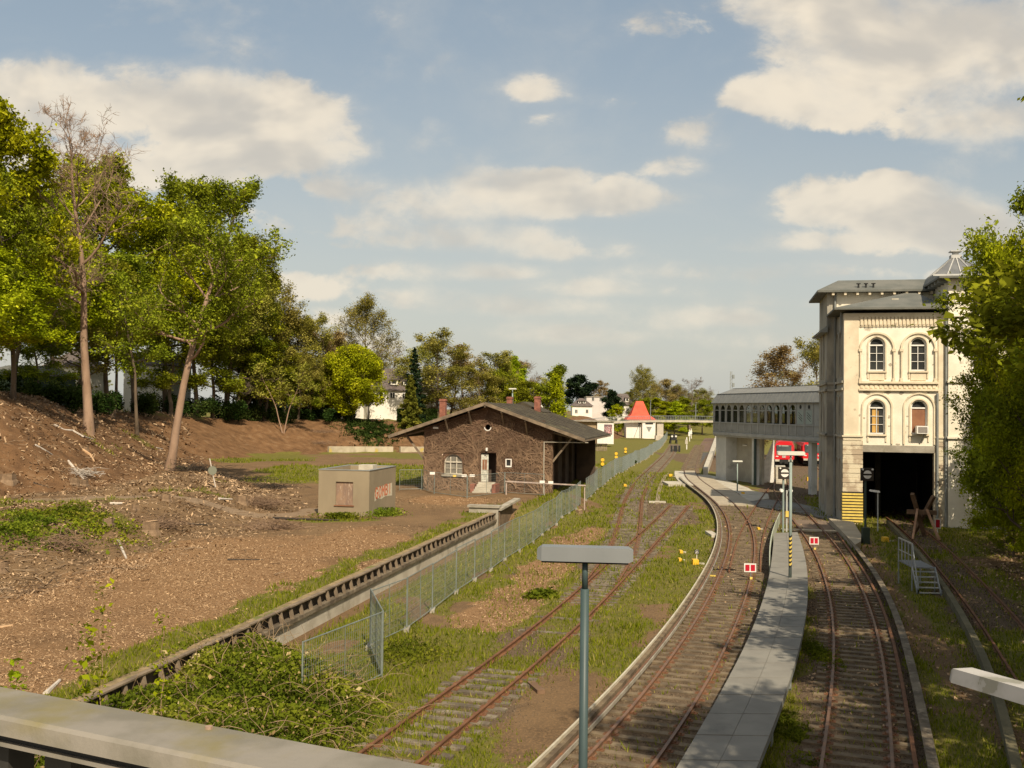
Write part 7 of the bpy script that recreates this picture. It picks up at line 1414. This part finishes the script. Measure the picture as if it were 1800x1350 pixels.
# step platform with railing
sA = W(1614, 1048, -.2); sB = W(1656, 1047, -.2); sa_ = math.atan2(-(sB-sA).y, (sB-sA).x); SP_ = Fr((sA.x, sA.y, -.2), R(6)); wS = 1.0; o = empty('step_platform', tuple(sA), 'galvanised step platform with a handrail beside the disused track', 'steps')
M_galv = mat('galvanised_steel', (.38, .41, .42), (.30, .33, .34), 3, .45, metal=.4); hS = 1.15; y0_ = .95; y1_ = 3.1
mb = MB(SP_); mb.box((0, y0_, hS-.05), (wS, y1_, hS)); part(mb, 'deck', mat('grating', (.22, .23, .24), (.17, .18, .18), 12), o)
for k in range(5): z = .12+k*(hS-.2)/4.6; y = k*.19; mb = MB(SP_); mb.box((.03, y, z), (wS-.03, y+.2, z+.035)); part(mb, 'step', M_galv, o)
for sx in (0, wS): mb = MB(SP_); mb.beam((sx, 0, 0), (sx, y0_, hS), .04, .12); mb.beam((sx, 0, 0), (sx, 0, .3), .05, .05); mb.beam((sx, y0_, 0), (sx, y0_, hS), .05, .05); mb.beam((sx, y1_, 0), (sx, y1_, hS), .05, .05); part(mb, 'stringer', M_galv, o)
mb = MB(SP_); hr = hS+1.05
for k in range(5): y = y0_+(y1_-y0_)*k/4; mb.beam((0, y, hS), (0, y, hr), .045, .045)
mb.beam((0, y0_-.05, hr), (0, y1_, hr), .05, .05); mb.beam((0, y0_, hS+.5), (0, y1_, hS+.5), .035, .035); mb.beam((0, 0, .3), (0, y0_-.05, hr), .05, .05); mb.beam((0, 0, .0), (0, 0, .85), .05, .05); part(mb, 'handrail', M_galv, o)

# ------------------------------------------------------------------ fences
M_fen = mat('fence_steel', (.24, .275, .25), (.19, .22, .20), 3, .5, metal=.3)
def panel(p, q, z0a, z0b, h, m, parent, wires=True, sp=.11, vert=True, wr=.006):
    p = Vector((p[0], p[1], 0)); q = Vector((q[0], q[1], 0)); mb = MB(); L = (q-p).length
    P = lambda t, z: (p.x+(q.x-p.x)*t, p.y+(q.y-p.y)*t, z0a+(z0b-z0a)*t+z)
    for t in (.008, .992): mb.tube([P(t, 0), P(t, h)], .024, 5)
    for z in (h-.02, .12): mb.tube([P(.008, z), P(.992, z)], .02, 5)
    if L > 2.6 and wires: mb.tube([P(.5, .12), P(.5, h-.02)], .014, 4)
    n_ = int(L/sp)
    for k in range(1, n_):
        t = k/n_; mb.beam(P(t, .12), P(t, h-.03), wr, wr)
    for k in range(1, 8): z = .12+(h-.15)*k/8; mb.beam(P(.01, z), P(.99, z), wr*.9, wr*.9)
    return part(mb, 'fence_panel', m, parent)
FN = [W(a, b_, -.15)[:2] for a, b_ in ((650,1140),(715,1108),(760,1075),(801.7,1043),(863,1003),(912.5,970),(952.5,941.7),(978,925),(1000,910),(1012.5,901.7))] + [W(a, b_, -.1)[:2] for a, b_ in ((1020,893),(1045,873),(1063,858),(1083,841.7))] + [W(1094, 836, -.05)[:2], W(1110,825,-.05)[:2], W(1138,806.7,0)[:2], W(1161.7,786.7,0)[:2], W(1173,769,0)[:2]]
fo = empty('site_fence', (FN[0][0], FN[0][1], -.2), 'long run of wire mesh fence panels between the platform wall and siding', 'fence', 'wire mesh fences')
FP = []
for a, b_ in zip(FN[:-1], FN[1:]):
    L = math.hypot(b_[0]-a[0], b_[1]-a[1]); n_ = max(1, round(L/3.4))
    for k in range(n_):
        p = (a[0]+(b_[0]-a[0])*k/n_+random.uniform(-.12, .12)*(k > 0), a[1]+(b_[1]-a[1])*k/n_); FP.append(p)
FP.append(tuple(FN[-1]))
for a, b_ in zip(FP[:-1], FP[1:]):
    if 79.5 < a[1] < 82: continue
    far_ = a[1] > 110; za_, zb_ = gh(*a), gh(*b_); panel(a, b_, za_, zb_, 1.95+random.uniform(-.06, .04), M_fen, fo, sp=.11 if not far_ else .3, wr=.006 if not far_ else .03)
    mb = MB(); mb.box((a[0]-.1, a[1]-.3, za_-.02), (a[0]+.1, a[1]+.3, za_+.12)); part(mb, 'foot_block', M_conc, fo)
q1, q2, q3, q4 = W(650, 1140, -.15)[:2], W(672, 1193, -.15)[:2], None, None
f2 = empty('site_fence', (q2[0], q2[1], -.2), 'two nearest wire mesh panels turning towards the brambles', 'fence', 'wire mesh fences')
t3 = W(531, 1130, 1.8)[:2]; t4 = W(325, 1236, 1.8)[:2]
panel(q1, q2, -.15, -.15, 2.0, M_fen, f2); panel((q2[0]-.02, q2[1]+.05), t3, -.15, -.15, 1.98, M_fen, f2); pass
f3 = empty('site_fence', tuple(W(705, 868, 1)), 'low wire mesh panels standing around the front of the goods shed', 'fence', 'wire mesh fences')
SFp = [W(a, b_, 1.0) for a, b_ in ((702,862),(741,862),(763,869),(821,875),(887,868),(957,872))]
for a, b_ in zip(SFp[:-1], SFp[1:]): panel(a[:2], b_[:2], gh(a.x, a.y), gh(b_.x, b_.y), 1.75, M_fen, f3, sp=.14)
pg = W(957, 876, .8); ph = W(1032, 868, .2)
for (px_, py_) in ((760, 832), (816, 836), (830, 836), (953, 847), (968, 848)):
    c = PY(px_, py_, SFp[2].y-.6); mb = MB(); mb.box((c.x-.2, c.y, c.z-.1), (c.x+.2, c.y+.02, c.z+.1)); part(mb, 'notice', M_whitep, f3)
c = PY(799, 836.5, SFp[2].y-.6); mb = MB(); mb.box((c.x-.13, c.y, c.z-.08), (c.x+.13, c.y+.02, c.z+.08)); part(mb, 'notice', M_yellow, f3)
mb = MB(GS); a, b_ = gz(890, 853, -1.6), gz(1028, 855, -3.5); p_, q_ = PY(888, 846, 80.5), PY(1030, 853.5, 79.5); mb = MB(); mb.beam(tuple(p_), tuple(q_), .05, .10); p2, q2_ = PY(957, 870, 80), PY(957, 845, 80); mb.beam((p2.x, 80.2, .2), (q2_.x, 80.2, q2_.z), .08, .08); p3 = PY(1028, 853, 79.5); mb.beam((p3.x, 79.6, -.3), (p3.x, 79.6, p3.z), .08, .08); p4 = PY(890, 846, 80.5); mb.beam((p4.x, 80.6, .5), (p4.x, 80.6, p4.z), .08, .08)
solo(mb, 'barrier', mat('white_barrier', (.45, .38, .33), (.36, .28, .24), 3), (p_.x, 80.5, 1), 'long white barrier rail in front of the shed corner', 'barrier')
# ramp block at the end of the platform wall
rA = W(872, 905, -.1); rf = Fr((float(wallX(66.3))-.9, 66.3, 0), R(12)); o = empty('loading_ramp', tuple(rf(0, 0, -.2)), 'rotten timber and concrete ramp block at the end of the platform wall', 'ramp')
mb = MB(rf); mb.box((-.9, 0, -.3), (1.1, .35, 1.35)); mb.box((-1.0, -.1, 1.35), (1.2, .6, 1.5)); part(mb, 'end_block', M_conc, o)
mb = MB(rf)
for k in range(12): mb.box((1.12, .1+k*.34, -.3), (1.2, .40+k*.34, 1.15+.02*k))
part(mb, 'board_side', mat('rotten_planks', (.19, .135, .085), (.12, .085, .055), 3, .95, .4), o); mb = MB(rf); mb.beam((1.1, .0, 1.25), (1.5, 4.3, 1.6), .45, .14); part(mb, 'ramp_deck', M_conc, o)

# ------------------------------------------------------------------ stumps, logs, debris on the banks
M_cut = mat('fresh_cut_wood', (.58, .40, .23), (.48, .31, .17), 6, .9); M_log = mat('log_bark', (.24, .165, .10), (.17, .115, .07), 4, .95, .5, 20); M_dead = mat('bleached_wood', (.55, .50, .43), (.42, .37, .31), 3, .9)
def stump(px, py, r, h, lb):
    b_ = GP(px, py); o = empty('tree_stump', tuple(b_), lb, 'tree stump', 'felled tree stumps'); rr = random.Random(int(px)); n_ = 10; prof = [1+rr.uniform(-.15, .22) for k in range(n_)]
    mb = MB(); lv = [(-.25, 1.45), (0, 1.25), (.25*h, 1.02), (h, .95)]
    for z, s_ in lv: mb.v += [Vector((b_.x+r*prof[k]*s_*math.cos(2*PI*k/n_), b_.y+r*prof[k]*s_*math.sin(2*PI*k/n_), b_.z+z)) for k in range(n_)]
    mb.f += [(i*n_+k, i*n_+(k+1) % n_, (i+1)*n_+(k+1) % n_, (i+1)*n_+k) for i in range(3) for k in range(n_)]; mb.mi += [0]*(3*n_); part(mb, 'bark', M_log, o)
    mb = MB(); mb.v += [Vector((b_.x+r*prof[k]*.95*math.cos(2*PI*k/n_), b_.y+r*prof[k]*.95*math.sin(2*PI*k/n_), b_.z+h+.002+.05*math.cos(2*PI*k/n_))) for k in range(n_)]; mb.f.append(tuple(range(n_))); mb.mi.append(0); part(mb, 'cut_face', M_cut, o)
for a in ((14, 846, .42, .45, 'broad stump at the far left on the slope'), (130, 851, .30, .42, 'left one of two stumps by the brush pile on the slope'), (146, 853, .30, .38, 'right one of two stumps by the brush pile on the slope'), (291, 880, .26, .35, 'small round stump beside the path'), (425, 884, .35, .5, 'splintered stump above the end of the path'), (238, 896, .18, .3, 'tiny stump just below the path'), (4, 1003, .22, .35, 'pale cut stump at the left edge on the lower bank'), (265, 935, .35, .55, 'ragged stump in the middle of the lower bank'), (190, 922, .25, .3, 'stump with pale top on the lower bank'), (150, 792, .2, .3, 'small cut stump high on the slope left of the trunk'), (1019, 902, .25, .25, 'pale stone-like stump beside the fence jog')):
    stump(*a)
def log(name, pts, r, m, lb, cat='log', group=None, lift=.5):
    P = [GP(a, b_) for a, b_ in pts]; mb = MB(); mb.tube([(p.x, p.y, p.z+r*lift) for p in P], [r*(1-.45*k/max(1, len(P)-1)) for k in range(len(P))], 7); return solo(mb, name, m, tuple(P[0]), lb, cat, group)
for a in (([(95, 748), (112, 757), (128, 758), (146, 768), (163, 773)], .10, M_dead, 'bleached branch lying across the slope left of the pinkish trunk'), ([(62, 783), (80, 793), (92, 800)], .07, M_dead, 'short bleached branch lower on the left slope'), ([(145, 792), (158, 800), (165, 812)], .12, M_cut, 'split pale log on the slope'), ([(193, 887), (215, 886)], .09, M_dead, 'pale log lying on the path edge'), ([(385, 878), (408, 879)], .09, M_dead, 'pale log beside the splintered stump'), ([(207, 951), (222, 983)], .08, M_dead, 'pale stick leaning on the lower bank'), ([(330, 922), (365, 924)], .08, M_barkd, 'dark branch lying on the lower bank'), ([(400, 985), (462, 985)], .05, M_barkd, 'dark thin pole on the wood chips'), ([(480, 912), (598, 916)], .09, M_barkd, 'dark rail-like pole lying in front of the hut'), ([(0, 1105), (22, 1101)], .06, M_cut, 'orange pale pole at the left edge on the chips'), ([(120, 812), (148, 845)], .10, M_dead, 'pale split wood on the brush pile'), ([(58, 850), (85, 857)], .06, M_barkd, 'thin dark branch above the path at the left'), ([(80, 1222), (105, 1198)], .07, M_dead, 'broken plank on the chips above the rail'), ([(275, 788), (286, 790)], .09, M_dead, 'short white log below the crest'), ([(520, 735), (490, 700)], .05, M_barkd, 'dark stick near the forked sapling'), ([(880, 985), (905, 1012)], .05, M_wood, 'thin stick leaning by the platform wall end')):
    log('log', *a, group='loose branches and logs')
pa_, pb_ = GP(933, 1205), GP(951, 1221); mb = MB(); mb.beam((pa_.x, pa_.y, pa_.z+.07), (pb_.x, pb_.y, pb_.z+.07), .22, .12); solo(mb, 'plank', M_tim, tuple(pa_), 'short brown plank on bare soil between the siding and main track', 'plank')
def brush(px, py, r, lb, n_=260, m=None, hh=.7):
    b_ = GP(px, py); rr = np.random.RandomState(int(px)); ch = []
    for k in range(n_):
        a = rr.uniform(0, 6.28); q = np.array([rr.normal(0, r*.5), rr.normal(0, r*.35), abs(rr.normal(0, hh*.3))]); d = np.array([math.cos(a), math.sin(a), rr.normal(.1, .25)]); L = rr.uniform(.3, 1.1); ch.append(([q-d*L/2, q, q+d*L/2], [.018, .015, .006]))
    return tag(link_mesh('brush_pile', wood_mesh('brush', ch, m or MATS['dry_creeper']), None, b_), lb, 'brush pile', 'brush piles')
brush(140, 835, 1.6, 'pale brush and split wood heaped on the left slope', m=M_dead, n_=160); brush(275, 925, 1.4, 'reddish brush heap in the middle of the lower bank'); brush(450, 888, 2.2, 'tangled brush above the right end of the path', 420); brush(470, 858, 2.6, 'dark twig heap on the flat right of the leaning trunk', 300, M_barkd); brush(430, 845, 2.8, 'dark twig heap stretching from the leaning trunk', 300, M_barkd); brush(345, 828, 2.4, 'dark root heap beside the leaning trunk base', 360, M_barkd, 1.2); brush(480, 930, 1.8, 'rusty brown brush left of the hut', 300); brush(560, 720+60, 2.4, 'brown brush below the crest near the ruined wall', 200); brush(100, 960, 1.6, 'dry brush on the lower bank at the left', 220); brush(560, 760, 3, 'brown brush heap left of the maple', 260)
# leaning sign pole, tarp, ruined wall, wood pile
b_ = GP(379, 857); t_ = PY(368.5, 806, b_.y); o = empty('leaning_post', tuple(b_), 'thin leaning post with a round pale disc on the flat ground', 'post'); mb = MB(); mb.tube([tuple(b_), tuple(t_)], .045, 6); part(mb, 'post', M_dead, o); c = PY(374, 827, b_.y); mb = MB(); mb.tube([(c.x, c.y-.08, c.z), (c.x, c.y-.04, c.z)], .30, 14); part(mb, 'disc', mat('pale_green_disc', (.19, .20, .15)), o)
b_ = GP(650, 791); clump_m = MB()
mb = MB()
for k in range(5): mb.box((b_.x-.8+k*.35, b_.y-.3+.1*k, b_.z-.05), (b_.x-.35+k*.35, b_.y+.3, b_.z+.3+.12*math.sin(k*2)), .08)
solo(mb, 'blue_tarp', mat('blue_plastic', (.09, .33, .50), (.14, .42, .60), 4, .4), tuple(b_), 'crumpled light blue plastic sheet below the ruined wall', 'tarp')
o = empty('ruined_wall', tuple(GP(580, 794)), 'long low ruined concrete wall at the foot of the far bank', 'wall')
for k, (a, b2) in enumerate(((577, 640), (641, 690), (703, 745))):
    p, q = GP(a, 795), GP(b2, 794.5); mb = MB(); mb.beam((p.x, p.y, p.z+.35), (q.x, q.y, q.z+.3), .5, 1.1); part(mb, 'wall_section', mat('stained_wall', (.50, .44, .32), (.36, .31, .22), .7, .95, c3=(.46, .36, .10), s3=.35, t3=(.58, .66)), o)
b_ = GP(1052, 793); o = empty('wood_pile', tuple(b_), 'open shelter of upright rough stakes in the field beyond the shed', 'wood pile'); mb = MB(); w_ = 1.45
for k in range(15): x = b_.x-w_+2*w_*k/14; h_ = 1.2+.15*math.sin(k*5); mb.beam((x, b_.y+.15*math.sin(k*3), b_.z-.1), (x+.05*math.sin(k), b_.y, b_.z+h_), .12, .12)
part(mb, 'stakes', mat('grey_stake', (.32, .25, .18), (.20, .15, .11), 2), o); mb = MB(); mb.box((b_.x-w_-.2, b_.y-.4, b_.z+1.2), (b_.x+w_+.2, b_.y+1.0, b_.z+1.36)); part(mb, 'cover', M_barkd, o)
b_ = GP(1036, 833); mb = MB()
for k in range(4): mb.box((b_.x-.9, b_.y-.3, b_.z-.05+k*.22), (b_.x+.9, b_.y+.5, b_.z+.09+k*.22))
solo(mb, 'pallet_stack', M_wood, tuple(b_), 'low stack of weathered pallets near the shed far corner', 'pallets')
for (a, lb) in ((((1086,901),(1103,868),(1107,845)), 0),): pass
cs_ = smooth_path([W(*p, -.1)[:2] for p in ((1155,885),(1158,862),(1167,840),(1174,832))], step=1, it=2); tag(strip('concrete_edging', cs_, -.18, .18, -.2, -.07, mat('tan_edging', (.30, .24, .155), (.22, .175, .11), 1.5), None), 'pale concrete edging strip between the branch siding and main track', 'edging')
b_ = W(1155, 883, -.1); mb = MB(); mb.box((b_.x-.75, b_.y-.2, -.25), (b_.x+.75, b_.y+.2, .0)); solo(mb, 'concrete_block', M_concl, (b_.x, b_.y, -.2), 'pale concrete block at the near end of the edging strip', 'block')
b_ = W(1252, 940, -.1); mb = MB(); mb.box((b_.x-.25, b_.y-1.0, -.25), (b_.x+.2, b_.y+1.2, .02)); solo(mb, 'concrete_block', M_concl, (b_.x, b_.y, -.2), 'pale slab left of the white topped third rail', 'block')
b_ = W(1191, 850, 0); mb = MB(); mb.box((b_.x-1.4, b_.y-2.5, -.2), (b_.x+.4, b_.y+2.0, .12)); solo(mb, 'concrete_block', M_concl, (b_.x, b_.y, -.2), 'pale concrete base at the head of the third rail', 'block')
for k, (px_, py_) in enumerate(((1006, 921), (738, 1125), (640, 1112), (957, 890))): pass

# ------------------------------------------------------------------ the rail in the foreground, and the bridge it stands on
k_ = .60
def RL(px, py, z): return W(px, py, z)
zt_ = CH-.60; b0, b1 = RL(0, 1203, zt_), RL(800, 1350, zt_); d = (b1-b0).normalized(); nrm = Vector((d.y, -d.x, 0)); nrm = nrm if nrm.y < 0 else -nrm
A = b0-d*1.6; B = b0+d*6.0; RF = Fr((A.x, A.y, 0), math.atan2(-d.y, d.x)); wr_ = .155
M_rl = mat('mossy_painted_rail', (.245, .222, .185), (.175, .16, .125), 7, .6, .06, 60, c3=(.20, .17, .07), s3=4.5, t3=(.48, .80), detail=8)
o = empty('bridge_railing', tuple(RF(0, 0, zt_-1.05)), 'flat mossy grey handrail of the bridge crossing the lower left corner', 'railing')
mb = MB(RF); L_ = (B-A).length; t_ = .045
prof = [(-wr_, zt_-.034), (-wr_+.004, zt_-.006), (-wr_+.012, zt_-.0), (-.012, zt_), (0, zt_-.006), (0, zt_-.034)]
i = len(mb.v)
for s_ in (0, L_): mb.v += [RF(s_, a, z) for a, z in prof]
mb.f += [(j, (j+1) % 6, 6+(j+1) % 6, 6+j) for j in range(6)]+[(5, 4, 3, 2, 1, 0), (6, 7, 8, 9, 10, 11)]; mb.mi += [0]*8; part(mb, 'handrail', M_rl, o, smooth=False)
mb = MB(RF); mb.box((0, -wr_+.022, zt_-.052), (L_, -.03, zt_-.0345)); part(mb, 'under_plate', M_black, o); mb = MB(RF); mb.box((0, -wr_+.012, zt_-.060), (L_, -wr_+.10, zt_-.0525)); part(mb, 'flange', M_rl, o)
bolt = RL(367, 1281, zt_); mb = MB(); mb.tube([(bolt.x, bolt.y, zt_), (bolt.x, bolt.y, zt_+.005)], .007, 8); part(mb, 'bolt', mat('rusty_bolt', (.32, .22, .16)), o)
p0 = RL(-2, 1330, zt_-.1); s0_ = (p0-RF.o).dot(RF.e1); p1 = RL(130, 1345, zt_-.1); sp1 = (p1-RF.o).dot(RF.e1); stp = sp1-s0_
k = -3
while s0_+k*stp < L_: s_ = s0_+k*stp; mb = MB(RF); mb.box((s_-.035, -.11, zt_-1.05), (s_+.035, -.05, zt_-.06)); part(mb, 'baluster', mat('dark_post', (.045, .042, .035), (.03, .028, .024), 5), o); k += 1
mb = MB(RF); mb.box((-8, -6.5, zt_-1.45), (L_+3, .05, zt_-1.05)); mb.org = Vector((0, 0, 0)); tag(mb.build('bridge_deck', M_conc), kind='structure')
